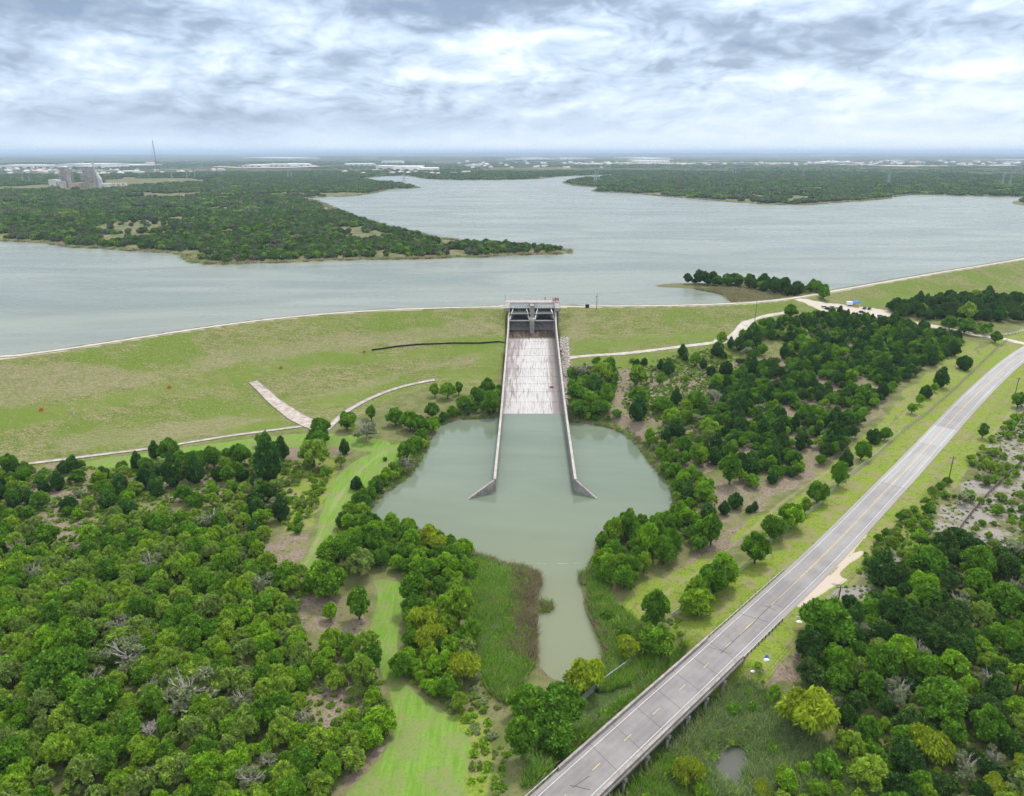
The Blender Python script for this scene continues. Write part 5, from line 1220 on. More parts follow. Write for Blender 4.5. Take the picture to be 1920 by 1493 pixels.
for k in range(4):
    R_ = (1.7, 2.1, 1.4, 2.4)[k]; L = lobes_tufts(rs_, R_, R_ * 1.25, 15, 0, .24, .34)
    PROTO.setdefault('shrub', []).append((crown_mesh("crown", ("leaf_broad", "leaf_bright", "leaf_scrub", "leaf_bright")[k], 120 + k, L, 800, .17, .7), trunk_mesh("trunk", 1.1, .07, (.1, 0), 4, seed=60 + k), R_))
for k in range(2):
    PROTO.setdefault('dead_tree', []).append((None, trunk_mesh("branch", 3.0, .2, (.4, .1), 9, "bark_pale", 70 + k, 3, .85), 3.2))

taken = []      # (x, y, r) of everything planted
def in_frame(x, y, z, m=60):
    u, v, dpt = to_px(x, y, z); return dpt > 10 and -m < u < 1920 + m and -m < v < 1493 + m * 2.2
NAMEOF = dict(bright_tree='broadleaf_tree', dark_tree='broadleaf_tree', grey_scrub_tree='scrub_tree')
CATOF = dict(dark_tree='tree', evergreen_tree='evergreen tree', broadleaf_tree='tree', bright_tree='tree', scrub_tree='small tree', grey_scrub_tree='small tree', willow_tree='willow', shrub='shrub', dead_tree='dead tree')
def plant(kind, x, y, r, label, group=None, zs=1.0, var=None, rz=None):
    cm, tm, R_ = PROTO[kind][var if var is not None else rnd.randrange(len(PROTO[kind]))]; s = r / R_
    root = thing(NAMEOF.get(kind, kind), (x, y, float(gz(x, y)) - .05), label, CATOF[kind], group, rz=rnd.uniform(0, 6.28) if rz is None else rz); root.scale = (s, s, s * zs)
    for nm, me_ in (("crown", cm), ("trunk" if cm else "branch", tm)):
        if me_ is None: continue
        o = bpy.data.objects.new(nm, me_); C.objects.link(o); o.parent = root
    return root
REG = dict(r8=(1040, 540, 3.2), r3=(0, 620, 3.0), r4=(560, 600, 4.8), r6=(560, 880, 3.2), r1=(940, 1050, 2.8235), r2=(1460, 640, 4.148), r7=(1400, 1000, 3.029), r5=(0, 1000, 3.0), c6=(1440, 480, 4.0), px=(0, 0, 1))
K = dict(e='evergreen_tree', b='broadleaf_tree', y='bright_tree', s='scrub_tree', g='grey_scrub_tree', w='willow_tree', h='shrub', d='dead_tree', k='dark_tree')
KD = dict(e='dark green evergreen', b='dark green leafy tree', y='bright green leafy tree', s='yellow-green feathery scrub tree', g='greyish half-bare scrub tree', w='yellow-green willow', h='low rounded green shrub', d='bare pale dead tree')
# region, letter, zoomed x, zoomed y of the foot, zoomed width, where it stands
SINGLES = [
 ('r8','h',465,450,30,'standing alone nearest the gravel path above the pink clearing'),('r8','e',495,503,48,'at the top left of the pink clearing'),('r8','e',538,465,34,'small, just below the gravel path'),('r8','e',636,502,36,'small, left of its wider twin in the clearing'),('r8','e',682,528,64,'broad, in the open grass right of the chute wall'),
 ('r8','e',767,418,48,'beside the grassy slope under the gravel path'),('r8','e',783,440,28,'tiny, just below the one beside the grassy slope'),('r8','y',845,478,66,'round and pale in the upper clearing'),('r8','e',892,490,38,'small, right of the round pale tree'),('r8','e',938,532,46,'slim and tall in the upper clearing'),
 ('r8','e',1030,525,66,'largest of the slim ones at the wood edge, standing on bare soil'),('r8','e',1020,430,26,'very small, close above the largest slim one'),('r8','e',978,415,66,'squat, below the hatched bend of the path'),('r8','y',1003,350,62,'rounded, touching the gravel path'),('r8','e',1056,365,36,'narrow, right of the rounded bright tree by the path'),
 ('r8','h',786,568,48,'pale and round in the middle of the clearing'),('r8','y',630,588,50,'lone and round on the pink soil'),('r8','h',890,527,16,'tiny, on the open grass of the clearing'),('r8','h',700,608,22,'tiny, on the pink soil'),('r8','h',741,643,20,'tiny, left of the big dark round tree'),
 ('r8','y',980,622,84,'wide and pale, at the wood edge by the clearing'),('r8','b',850,752,126,'big, dark and perfectly round beside the grey scrub'),('r8','b',645,765,124,'tall and wide, in the middle of the clearing'),('r8','e',728,705,56,'close to the right of the tall wide tree'),('r8','e',500,805,86,'dark, at the bank end of the clearing'),
 ('r8','b',512,715,124,'stout, left side of the clearing'),('r8','y',492,600,112,'broad and vivid, near the chute side of the clearing'),('r8','s',285,605,130,'wide, above the pond right of the chute'),('r8','g',165,565,110,'next to the chute riprap'),('r8','b',328,545,88,'dark, at the top of the thicket beside the chute'),
 ('r8','e',232,648,78,'single dark cone in the thicket beside the chute'),('r8','b',130,705,110,'against the right chute wall'),('r8','b',150,790,120,'at the water edge beside the right chute wall'),('r8','b',275,785,110,'at the water edge, second from the chute'),('r8','y',215,715,80,'between the cone and the pond in the thicket'),
 ('r8','h',375,785,60,'on the pond bank right of the chute thicket'),('r8','e',730,895,92,'dark, on the slope above the pond bend'),('r8','b',780,1000,100,'above the right shore of the pond'),('r8','s',700,830,120,'in the thicket above the pond'),('r8','s',930,895,120,'greyish, beside the bare soil patch'),('r8','e',1026,900,46,'standing on the bare soil patch'),
 ('r8','g',960,715,96,'right behind the big dark round tree'),('r8','y',860,1075,110,'vivid, above the pond shore'),('r8','e',960,1065,66,'pointed, at the end of the bare soil patch'),('r8','b',1056,1040,88,'rounded, in the middle of the bare soil patch'),('r8','b',1055,1190,124,'wide, on the bare soil near the pond'),
 ('r8','s',1115,1165,80,'in front of the wide one on the bare soil'),('r8','e',1168,1135,90,'dark, beside the wood tip'),('r8','e',1306,1180,50,'small, at the lowest tip of the wood'),('r8','h',1180,1200,95,'pale and flat on the soil below the wood tip'),('r8','e',800,1285,70,'slim, on the pond bank'),
 ('r8','e',925,1400,76,'near the lower pond bank'),('r8','e',1018,1365,58,'the left of a pair on the pink soil'),('r8','e',1085,1330,74,'tall, the right of a pair on the pink soil'),('r8','e',1168,1350,36,'the left of two slim ones on the pink soil'),('r8','e',1200,1340,36,'the right of two slim ones on the pink soil'),('r8','y',890,1290,140,'spreading, above the right end of the pond'),
 ('r8','y',750,1400,80,'at the pond rim above the outlet bank'),('r8','b',1415,190,84,'lone beside the dirt road junction, on a patch of bare earth'),
 ('r8','b',1845,1040,100,'wide and dark in the fence line, with open grass around'),('r8','e',1750,1085,66,'behind the bright one on the fence'),('r8','b',1708,1200,108,'tall on the fence line'),('r8','b',1580,1300,92,'compact, on the fence line'),('r8','y',1505,1360,66,'small, on the fence line'),('r8','y',1435,1440,104,'bright, on the fence line'),('r8','y',1340,1490,90,'bright, starting a clump on the fence line'),
 ('r2','e',1445,225,90,'tall and ragged on the fence near the road bend'),('r2','e',1265,365,90,'dark and round on the fence near the road bend'),('r2','e',1145,445,76,'dark, beside a hedge of saplings on the fence'),('r2','y',1215,400,60,'sapling between two dark ones on the fence'),('r2','y',1100,500,70,'in the sapling hedge on the fence'),('r2','y',1040,570,70,'at the low end of the sapling hedge on the fence'),
 ('r2','b',833,775,90,'lone and upright beside the bare fence stretch'),('r2','e',745,800,90,'pointed, joined to the wide fence tree'),('r2','b',1590,762,76,'small and dark in the grass right of the road'),('r2','g',1450,1285,110,'spiky and dark on the gravel right of the road'),('r2','h',1735,1330,40,'tiny, on the pale gravel flat'),('r2','b',1870,520,100,'dark, beside the utility pole at the bend'),('r2','h',1590,1440,56,'round, on the gravel flat'),('r2','h',1680,1435,40,'small, on the gravel flat'),
 ('r2','b',1690,20,80,'clump at the upper end of the fence by the junction'),
 ('px','b',1337,1124,52,'plump pair member on the fence, nearer the road bridge'),('px','y',1310,1160,60,'vivid, on the fence above the bridge'),('px','y',1360,1105,56,'vivid, on the fence in the dip'),('px','y',1293,1152,34,'small, at the foot of the vivid fence tree'),('px','b',1418,1062,50,'on the fence beside the verge'),('px','b',1452,1020,44,'on the fence above the verge'),('px','y',1485,995,44,'on the fence, round'),('px','b',1535,948,40,'on the fence, upright'),
 ('r1','b',815,385,150,'big and dark beside the outlet pool, foot hidden in reeds'),('r1','b',820,535,190,'big and dark, leaning over the reeds near the bridge'),('r1','w',668,535,110,'small yellow tree on the outlet bank'),('r1','w',440,720,170,'yellow-green, at the lower end of the outlet pool'),('r1','b',150,890,220,'huge and dense, lower left of the outlet pool'),('r1','b',330,900,230,'huge and dense, right half of the pair below the outlet pool'),
 ('r1','b',270,1060,240,'huge, in front of the pair below the outlet pool'),('r1','b',110,1080,180,'dark, at the foot of the huge clump'),('r1','y',1165,150,130,'round on the fence line, upper'),('r1','y',1050,240,140,'round on the fence line with open grass around'),('r1','y',1000,310,100,'small, at the foot of the round fence tree'),
 ('r7','w',350,1180,280,'large and leaning, in the swamp right of the bridge'),('r7','b',460,680,300,'large and dark, nearest the guardrail end'),('r7','b',520,850,190,'dark, in front of the large one near the guardrail'),('r7','b',510,940,150,'rounded, just behind the leaning willow'),('r7','b',790,880,190,'dense, in the scrub right of the swamp'),('r7','b',710,960,140,'rounded, left of the dense scrub tree'),
 ('r7','w',1060,1330,200,'pale, in the lower scrub'),('r7','b',1110,1100,270,'wide and dark, in the lower right scrub'),('r7','b',1370,1230,190,'wide, lower right scrub edge'),('r7','b',1030,300,210,'large and dark, at the edge of the gravel flat'),('r7','b',1310,290,180,'large, alone in the gravel and scrub'),('r7','b',1490,700,150,'dark, on a dirt patch at the right edge'),('r7','b',1480,500,200,'large, right edge above the dirt patch'),
 ('r7','e',770,320,120,'dark, beside the rubble above the swamp scrub'),('r7','w',90,1510,90,'small, at the bottom edge in the swamp'),('r7','w',1420,1500,110,'small, at the bottom edge, further right'),('r7','w',1560,1370,90,'yellow-green, at the right edge low down'),
 ('r3','e',360,810,58,'narrow, breaking the skyline of the wood below the toe drain'),('r3','e',870,725,52,'narrow, left of the dark trio below the drain'),('r3','b',945,740,110,'dark, in the trio below the toe drain'),('r3','b',1010,780,84,'dark, right end of the trio below the drain'),('r3','e',878,825,56,'narrow, on the brown clearing'),('r3','e',972,885,98,'plump, alone on the brown clearing'),('r3','b',1090,830,124,'tall, right of the brown clearing'),
 ('r3','e',1098,865,84,'in front of the tall tree by the brown clearing'),('r3','b',1200,780,100,'dark, in the gap between clearings'),('r3','b',1340,770,124,'wide and dark at the wood top'),('r3','e',1582,735,70,'lone on the dry grass by the mown track'),('r3','e',1510,855,130,'big dark double-topped, on bare soil'),('r3','e',1440,880,56,'small, below the double-topped one'),('r3','b',1800,640,120,'dark, at the corner where the drains meet'),('r3','b',1780,690,130,'mid green, in front of the dark corner tree'),
 ('r3','y',1462,655,60,'sapling alone beside the mown strip'),('r3','s',1760,785,190,'wide and pale beside the mown track'),('r3','h',1832,825,68,'round grey, beside the mown track'),('r3','e',1580,1075,76,'dark, at the right edge of the wood near the mown track'),('r3','e',1445,1060,90,'dark, in the thin wood left of the mown track'),('r3','b',1130,740,50,'sapling top in the thin wood'),
 ('r4','b',430,1005,170,'dark, at the lower end of the curved drain'),('r4','b',655,912,88,'alone on the grass inside the curved drain'),('r4','b',870,960,170,'dense, at the bank thicket left of the pond'),('r4','e',1088,950,70,'pointed, rising from the bank thicket'),('r4','b',1000,1010,180,'dark, lower bank thicket beside the pond'),('r4','b',1090,1020,130,'dark, bank thicket by the pink rock'),('r4','b',1200,900,130,'in the bank thicket above the pond'),
 ('r4','y',1340,720,150,'tall and airy, two-stemmed on the dam foot'),('r4','y',1225,700,90,'small and airy beside the two-stemmed tree'),('r4','b',1440,680,80,'behind the two-stemmed tree'),('r4','b',1490,830,150,'grey green, over the pond corner'),('r4','b',1600,740,110,'in the thicket above the pond corner'),('r4','b',1700,680,120,'in the thicket nearest the left chute wall'),('r4','b',1730,870,160,'low, at the waterline beside the left chute wall'),('r4','e',1640,660,60,'small dark top near the left chute wall'),
 ('r4','g',610,1100,220,'sprawling with bare twigs, on the grass left of the pond'),('r4','e',412,1215,78,'slim and pointed on the light grass'),('r4','s',375,1335,110,'pale, below the slim pointed one'),('r4','y',1210,1020,120,'leaning over the pond edge'),('r4','b',980,1290,160,'at the left shore of the pond'),('r4','g',960,1370,150,'greyish at the left shore of the pond'),('r4','h',780,1270,40,'tiny, on the light grass'),
 ('r6','e',372,325,40,'small dark cone in the weeds by the pond'),('r6','e',345,125,60,'dark, where the mown track nears the pond'),('r6','b',195,600,170,'dark brownish, at the neck of the mown track'),('r6','b',320,600,150,'dark, beside the brownish tree'),('r6','b',420,520,150,'dense, in the bank thicket south-west of the pond'),('r6','b',150,790,230,'large and round in the near wood above the clearing'),('r6','b',700,860,160,'rounded, beside the upper end of the lower mown track'),
 ('r6','e',255,355,56,'dark, in weeds between track and pond'),('r6','b',360,920,140,'on the pink soil left of the mown track'),('r6','y',190,915,90,'small, on the pink clearing'),('r6','b',620,1260,150,'grey green, right of the mown track narrows'),('r6','w',1000,1290,190,'round and yellow, among the reeds'),('r6','y',960,960,170,'vivid, top of the strip beside the reeds'),('r6','y',1040,1060,110,'vivid, reaching into the reeds'),('r6','b',440,1240,140,'dark, left of the mown track narrows'),('r6','s',360,660,190,'pale and airy at the head of the lower mown track'),
 ('r5','b',330,960,300,'huge and domed, in the left wood'),('r5','b',510,1090,260,'wide and dark below the domed tree'),('r5','g',1040,1040,260,'pale and twiggy, wide, in the near wood'),('r5','d',835,1190,170,'leafless, in the middle of the near wood'),('r5','d',435,720,130,'leafless, in front of a round tree'),('r5','d',860,610,80,'small leafless, upper near wood'),('r5','b',430,740,190,'round, behind the leafless tree'),('r5','g',700,800,200,'thin leafed, over a dirt gap'),('r5','d',60,1120,50,'small leafless, left edge'),
 ('r5','b',1840,380,180,'dark and round at the foot of the mown track'),('r5','b',1600,330,130,'dark, left of the round one at the track foot'),('r5','g',1690,1110,110,'pale, in the lower near wood'),
 ('c6','b',420,330,90,'low, beside the dirt road junction'),('c6','b',1480,590,100,'beside the side road near the dam foot'),('c6','b',1370,560,110,'dark, above the side road'),('c6','s',1510,500,150,'low and pale above the side road'),
]
PLUR = {}
ROOTS = []
for reg, kk, zx, zy, zw, where in SINGLES:
    x0, y0, sc = REG[reg]; u, v = x0 + zx / sc, y0 + zy / sc; x, y, z = G(u, v); dep = to_px(x, y, z)[2]; r = zw / sc * dep / FPX / 2 * 1.2
    y += r * .35; kind = K[kk]
    if kk in 'by' and r < 1.7: kind = 'shrub'
    r = max(r, .7); R0 = PROTO[kind][0][2]
    zs = 1.0
    if kk == 'e': zs = rnd.uniform(1.0, 1.25)
    elif r > 5: zs = .95
    elif kk in 'by': zs = rnd.uniform(1.1, 1.3)
    ROOTS.append(plant(kind, x, y, r, KD[kk] + " " + where, zs=zs)); taken.append((x, y, r * .85))

WOODS = [
 ("in the dense near wood left of the mown track", [(-80, 1010), (60, 1000), (150, 985), (300, 975), (420, 990), (500, 1035), (512, 1075), (560, 1085), (600, 1100), (640, 1090), (560, 1120), (550, 1180), (580, 1210), (680, 1215), (735, 1290), (742, 1370), (700, 1410), (640, 1460), (600, 1520), (640, 1800), (-420, 1800), (-420, 1000)],
  dict(b=.26, s=.52, g=.04, y=.13, h=.05), 2.4, 4.4, .50, .16),
 ("in the thinner wood between the toe drain and the near wood", [(-420, 915), (60, 880), (200, 875), (290, 860), (330, 850), (420, 855), (520, 890), (530, 930), (500, 960), (510, 1000), (500, 1030), (300, 975), (-420, 1000)],
  dict(b=.38, s=.26, e=.22, y=.08, g=.06), 2.8, 4.0, .78, .38),
 ("in the scattered scrub beside the upper mown track", [(520, 870), (600, 860), (620, 900), (590, 960), (560, 1000), (510, 980), (500, 930)], dict(s=.4, h=.5, y=.1), 1.4, 2.4, 1.1, .35),
 ("in the thicket between the mown track and the reeds", [(600, 1030), (640, 985), (700, 1000), (760, 1005), (850, 1030), (890, 1060), (880, 1110), (900, 1180), (915, 1250), (950, 1330), (880, 1350), (820, 1320), (745, 1262), (752, 1190), (770, 1120), (760, 1080), (690, 1060), (640, 1060)],
  dict(b=.34, y=.42, s=.1, h=.12, w=.02), 2.4, 4.2, .52, .05),
 ("on the weedy bank along the left shore of the pond", [(640, 940), (700, 900), (770, 850), (800, 800), (840, 780), (935, 730), (936, 775), (850, 782), (815, 800), (795, 850), (770, 880), (700, 940), (690, 965), (720, 990), (800, 1020), (700, 1010), (650, 990)], dict(b=.42, h=.22, s=.16, e=.1, y=.1), 1.7, 3.4, .62, .16),
 ("in the thicket beside the right chute wall", [(1068, 700), (1120, 690), (1155, 700), (1150, 740), (1140, 790), (1075, 788)], dict(b=.5, y=.2, s=.3), 2.2, 3.6, .62, .1),
 ("in the dark wood between the pond clearing and the mown strip", [(1385, 640), (1430, 615), (1500, 597), (1560, 590), (1640, 603), (1740, 618), (1800, 640), (1790, 670), (1740, 690), (1680, 725), (1630, 775), (1605, 800), (1590, 840), (1540, 870), (1490, 895), (1440, 905), (1400, 880), (1370, 850), (1360, 790), (1330, 760), (1350, 720), (1400, 700), (1370, 670)],
  dict(k=.20, b=.44, e=.20, y=.10, g=.03, s=.03), 2.1, 3.8, .62, .25),
 ("in the scrub between the pond clearing and the dark wood", [(1230, 800), (1290, 770), (1340, 760), (1370, 800), (1370, 850), (1330, 880), (1270, 880), (1225, 850)], dict(b=.4, s=.35, e=.15, g=.1), 2.4, 3.8, .75, .2),
 ("on the bank along the right shore of the pond", [(1210, 820), (1250, 850), (1310, 900), (1340, 940), (1330, 1000), (1270, 990), (1265, 920), (1240, 880)], dict(b=.5, y=.25, s=.2, e=.05), 2.4, 3.8, .66, .15),
 ("in the clump where the pond narrows to its outlet", [(1125, 1030), (1185, 995), (1230, 985), (1300, 985), (1352, 1000), (1340, 1020), (1260, 1050), (1210, 1080), (1160, 1110), (1135, 1110), (1125, 1070)], dict(b=.8, y=.15, s=.05), 3.2, 4.6, .6, .05),
 ("in the dark scrub right of the swamp", [(1500, 1180), (1540, 1150), (1600, 1150), (1680, 1090), (1720, 1020), (1780, 1010), (1860, 1030), (1990, 1010), (2250, 1010), (2250, 1800), (1640, 1800), (1620, 1480), (1560, 1420), (1560, 1340), (1520, 1290), (1500, 1240)],
  dict(k=.40, b=.14, s=.18, g=.08, y=.04, h=.12, e=.04), 2.6, 5.2, .60, .20),
 ("in the low growth on the near swamp floor", [(1180, 1500), (1260, 1440), (1400, 1480), (1560, 1440), (1640, 1500), (1640, 1800), (1050, 1800)], dict(s=.35, y=.35, h=.24, w=.06), 1.8, 3.4, .72, .34),
 ("in the clump at the bottom centre near the bridge end", [(960, 1345), (1000, 1310), (1090, 1315), (1112, 1350), (1085, 1420), (1010, 1450), (950, 1440), (920, 1480), (885, 1450), (940, 1400)], dict(b=.7, y=.25, s=.05), 3.6, 5.0, .52, .0),
 ("in the dark grove below the right end of the dam", [(1662, 583), (1700, 576), (1760, 566), (1850, 562), (1930, 572), (2020, 580), (2020, 600), (1920, 606), (1820, 600), (1740, 600), (1690, 596)], dict(k=.8, e=.15, s=.05), 4.0, 5.4, .62, .05),
 ("in the belt above the side road junction", [(1760, 612), (1800, 606), (1860, 618), (1850, 632), (1790, 630)], dict(b=.5, s=.3, h=.2), 2.6, 3.8, .8, .2),
 ("on the small lake peninsula beyond the dam", [(1280, 533), (1330, 531), (1380, 532), (1440, 536), (1500, 545), (1505, 556), (1470, 557), (1430, 549), (1385, 540), (1330, 538)], dict(k=.6, b=.4), 4.2, 5.6, .60, .0),
 ("on the lake point next to the crest road fork", [(1512, 546), (1540, 544), (1552, 547), (1530, 551)], dict(b=1.0), 3.6, 4.8, .62, .0),
 ("among the tall reeds left of the outlet", [(860, 1080), (930, 1075), (990, 1120), (990, 1250), (940, 1310), (900, 1200)], dict(h=.6, s=.4), 1.0, 2.2, 1.3, .46),
 ("on the right bank of the outlet", [(1100, 1110), (1180, 1160), (1240, 1200), (1200, 1260), (1130, 1290), (1140, 1220)], dict(h=.5, b=.3, s=.2), 1.3, 2.8, 1.0, .42),
 ("in the reed swamp right of the bridge", [(1300, 1320), (1440, 1290), (1520, 1350), (1560, 1430), (1420, 1400), (1330, 1400), (1260, 1440), (1220, 1420)], dict(h=.5, s=.4, w=.1), 1.3, 2.8, 1.2, .46),
 ("on the gravel flat right of the road", [(1700, 960), (1780, 900), (1860, 820), (1940, 760), (1960, 1040), (1800, 1040), (1720, 1010)], dict(h=.62, s=.2, b=.18), 1.0, 2.8, 1.05, .50),
 ("in the roadside scrub beside the near end of the gravel flat", [(1600, 1060), (1660, 1000), (1740, 930), (1780, 900), (1740, 980), (1700, 1040), (1640, 1110)], dict(h=.4, s=.3, b=.3), 1.5, 2.8, 1.0, .3),
 ("in the scattered clumps across the pink clearing", [(1100, 700), (1200, 680), (1360, 650), (1370, 700), (1330, 760), (1240, 790), (1160, 790), (1120, 740)], dict(h=.6, e=.3, s=.1), .9, 1.8, 3.2, .45),
]
KP = dict(e='dark evergreen', b='green leafy tree', y='bright green leafy tree', s='feathery scrub tree', g='greyish half-bare scrub tree', w='yellow-green willow', h='low green shrub', d='bare dead tree', k='dull dark leafy tree')
cand = []; cell = {}
def near_ok(x, y, r, f):
    ci, cj = int(x // 6), int(y // 6)
    for a in range(ci - 2, ci + 3):
        for b_ in range(cj - 2, cj + 3):
            for (X, Y, Rr) in cell.get((a, b_), ()):
                if math.hypot(x - X, y - Y) < (r + Rr) * f: return False
    return True
def occupy(x, y, r): cell.setdefault((int(x // 6), int(y // 6)), []).append((x, y, r))
for t_ in taken: occupy(*t_)
MOWN_P = [smooth_poly(GP(P), 1) for P in MOWN]; DIRT_P = [smooth_poly(GP(P), 1) for P in DIRT]
vr = random.Random(99)
for where, poly, mix, rmin, rmax, f, gap in WOODS:
    P = GP(poly); A = np.array(P); x0, y0 = A.min(0); x1, y1 = A.max(0); area = (x1 - x0) * (y1 - y0); n = int(min(60000, area / (rmin * rmin) * 3.0))
    rs2 = np.random.RandomState(abs(hash_) % 99991 if (hash_ := sum(ord(c) * (i + 1) for i, c in enumerate(where))) else 1)
    X = rs2.uniform(x0, x1, n); Y = rs2.uniform(y0, y1, n); sd = poly_sd(X, Y, P); ok = sd > 0
    ok &= vnoise(X, Y, 16, 3) > (gap * .95 + .02 if gap < .3 else gap)
    ok &= vnoise(X + 300, Y, 45, 2) > gap * .5
    for Q in MOWN_P: ok &= poly_sd(X, Y, Q) < -2.2
    if gap > .1:
        for Q in DIRT_P: ok &= (poly_sd(X, Y, Q) < 0) | (vnoise(X, Y, 11, 2) > (.36 if 'dark wood' in where else .54))
    _, info = height(X, Y); ok &= (info['sp'] < -1.5) & (info['so'] < -7) & (info['dR'] > 9.5) & (np.abs(X - chx(Y)) > CHW + 3)
    ks = list(mix); ws = [mix[k] for k in ks]
    for x, y in zip(X[ok], Y[ok]):
        k = vr.choices(ks, ws)[0]; r = vr.uniform(rmin, rmax) * (.8 if k == 'e' else .62 if k == 'h' and rmin > 2 else 1.0)
        if vr.random() < .25: r *= .72
        if near_ok(x, y, r, f):
            z = float(gz(x, y))
            if not in_frame(x, y, z + 2, 330): continue
            occupy(x, y, r); cand.append((r / to_px(x, y, z)[2], k, x, y, r, where))
cand.sort(key=lambda c: -c[0] if in_frame(c[2], c[3], 4, 15) else 0)
count = {}
for o in ROOTS: n_ = o.name.split('.')[0]; count[n_] = count.get(n_, 0) + 1
rest = []
for c in cand:
    _, k, x, y, r, where = c; nm = NAMEOF.get(K[k], K[k])
    if count.get(nm, 0) >= 296 or not in_frame(x, y, 4, 15): rest.append(c); continue
    count[nm] = count.get(nm, 0) + 1
    zs = vr.uniform(.9, 1.2) * (.92 if r > 4.2 else 1) * (1.2 if 'dark wood' in where or 'clump' in where else 1)
    plant(K[k], x, y, r, KP[k] + " " + where, KP[k] + "s " + where, zs)
print("TREES", count, "rest", len(rest))

# ------------------------------------------------------------------ scatters nobody could count: one object each
SRC = {}
def source(name, meshes):
    col = bpy.data.collections.new(name)
    for i, m in enumerate(meshes):
        o = bpy.data.objects.new("%s_%02d" % (name, i), m); col.objects.link(o)
    SRC[name] = (col, len(meshes)); return col
def scatter(name, src, pts, rots, scales, idx, label, cat=None):
    me = bpy.data.meshes.new(name); me.vertices.add(len(pts)); me.vertices.foreach_set('co', np.asarray(pts, np.float32).ravel())
    for nm, arr, ty in (('srot', rots, 'FLOAT'), ('sscale', scales, 'FLOAT_VECTOR'), ('sidx', idx, 'INT')):
        a = me.attributes.new(nm, ty, 'POINT')
        if ty == 'FLOAT_VECTOR': a.data.foreach_set('vector', np.asarray(arr, np.float32).ravel())
        else: a.data.foreach_set('value', np.asarray(arr, np.float32 if ty == 'FLOAT' else np.int32))
    o = bpy.data.objects.new(name, me); C.objects.link(o)
    ng = bpy.data.node_groups.new(name, 'GeometryNodeTree'); ng.interface.new_socket('Geometry', in_out='INPUT', socket_type='NodeSocketGeometry'); ng.interface.new_socket('Geometry', in_out='OUTPUT', socket_type='NodeSocketGeometry')
    N, L = ng.nodes, ng.links; gi = N.new('NodeGroupInput'); go_ = N.new('NodeGroupOutput')
    m2p = N.new('GeometryNodeMeshToPoints'); ip = N.new('GeometryNodeInstanceOnPoints'); ci = N.new('GeometryNodeCollectionInfo')
    ci.inputs['Collection'].default_value = SRC[src][0]; ci.inputs['Separate Children'].default_value = True; ci.inputs['Reset Children'].default_value = True
    ip.inputs['Pick Instance'].default_value = True
    def na(nm, ty): q_ = N.new('GeometryNodeInputNamedAttribute'); q_.data_type = ty; q_.inputs['Name'].default_value = nm; return q_.outputs['Attribute']
    cx_ = N.new('ShaderNodeCombineXYZ'); L.new(na('srot', 'FLOAT'), cx_.inputs[2])
    L.new(gi.outputs[0], m2p.inputs[0]); L.new(m2p.outputs[0], ip.inputs['Points']); L.new(ci.outputs[0], ip.inputs['Instance']); L.new(cx_.outputs[0], ip.inputs['Rotation'])
    L.new(na('sscale', 'FLOAT_VECTOR'), ip.inputs['Scale']); L.new(na('sidx', 'INT'), ip.inputs['Instance Index']); L.new(ip.outputs[0], go_.inputs[0])
    md = o.modifiers.new('scatter', 'NODES'); md.node_group = ng
    return tag(o, label, cat, kind='stuff')
kinds_all = ['evergreen_tree', 'dark_tree', 'broadleaf_tree', 'bright_tree', 'scrub_tree', 'grey_scrub_tree', 'willow_tree', 'shrub']
flat = []; first = {}
for kk in kinds_all:
    first[kk] = len(flat); flat += [p[0] for p in PROTO[kk]]
source("wood_source", flat)
if rest:
    pts, rot, scl, ix = [], [], [], []
    for _, k, x, y, r, where in rest:
        kd = K[k]; j = vr.randrange(len(PROTO[kd])); s = r / PROTO[kd][j][2]; pts.append((x, y, float(gz(x, y)) - .05)); rot.append(vr.uniform(0, 6.28)); scl.append((s, s, s * vr.uniform(.85, 1.15))); ix.append(first[kd] + j)
    scatter("distant_trees", "wood_source", pts, rot, scl, ix, "smaller trees filling the woods between the nearer ones")
# low-detail crowns for the far shore
low = []
for k in range(6):
    rs3 = random.Random(200 + k); L = lobes_round(rs3, 4.2, 4.6 + k % 2, -.4, 6); low.append(crown_mesh("far_crown", "leaf_far", 200 + k, L, 330, .55, .85))
source("far_source", low)
clump = []
for k in range(5):
    rs3 = random.Random(300 + k); L = []
    for j in range(12):
        a = rs3.uniform(0, 6.28); d_ = 11 * math.sqrt(rs3.random()); r = rs3.uniform(3.2, 5.2); L.append(((math.cos(a) * d_, math.sin(a) * d_, rs3.uniform(2, 4)), (r, r, r * .9)))
    clump.append(crown_mesh("wood_clump", "leaf_far", 300 + k, L, 260, 1.3, .9))
source("clump_source", clump)
def jgrid(r0, r1, sp, seed):
    rs4 = np.random.RandomState(seed); hw = r1 * math.sin(R(45)); X, Y = np.meshgrid(np.arange(-hw, hw, sp), np.arange(r0 * .75, r1, sp)); X = X + rs4.uniform(-.5, .5, X.shape) * sp; Y = Y + rs4.uniform(-.5, .5, Y.shape) * sp
    X, Y = X.ravel(), Y.ravel(); rr5 = np.hypot(X, Y); m = (rr5 > r0) & (rr5 <= r1) & (np.abs(np.arctan2(X, Y)) < R(44)); return X[m], Y[m], rs4
def upland(X, Y):
    h, inf = height(X, Y); return h, inf, (inf['down'] < -10)
allm = []
X, Y, rs4 = jgrid(480, 1350, 7.0, 5); h, inf, up = upland(X, Y)
FIELDS = [smooth_poly([PW(u, v, LAKE_Z + 2) for u, v in P], 2) for P in ([(160, 425), (260, 412), (330, 418), (300, 436), (200, 438)], [(440, 432), (520, 426), (560, 436), (480, 442)], [(640, 432), (700, 432), (740, 440), (690, 452), (640, 448)], [(300, 414), (350, 405), (380, 412), (340, 420)], [(330, 364), (390, 358), (385, 368)], [(530, 470), (560, 468), (570, 478), (540, 480)])]
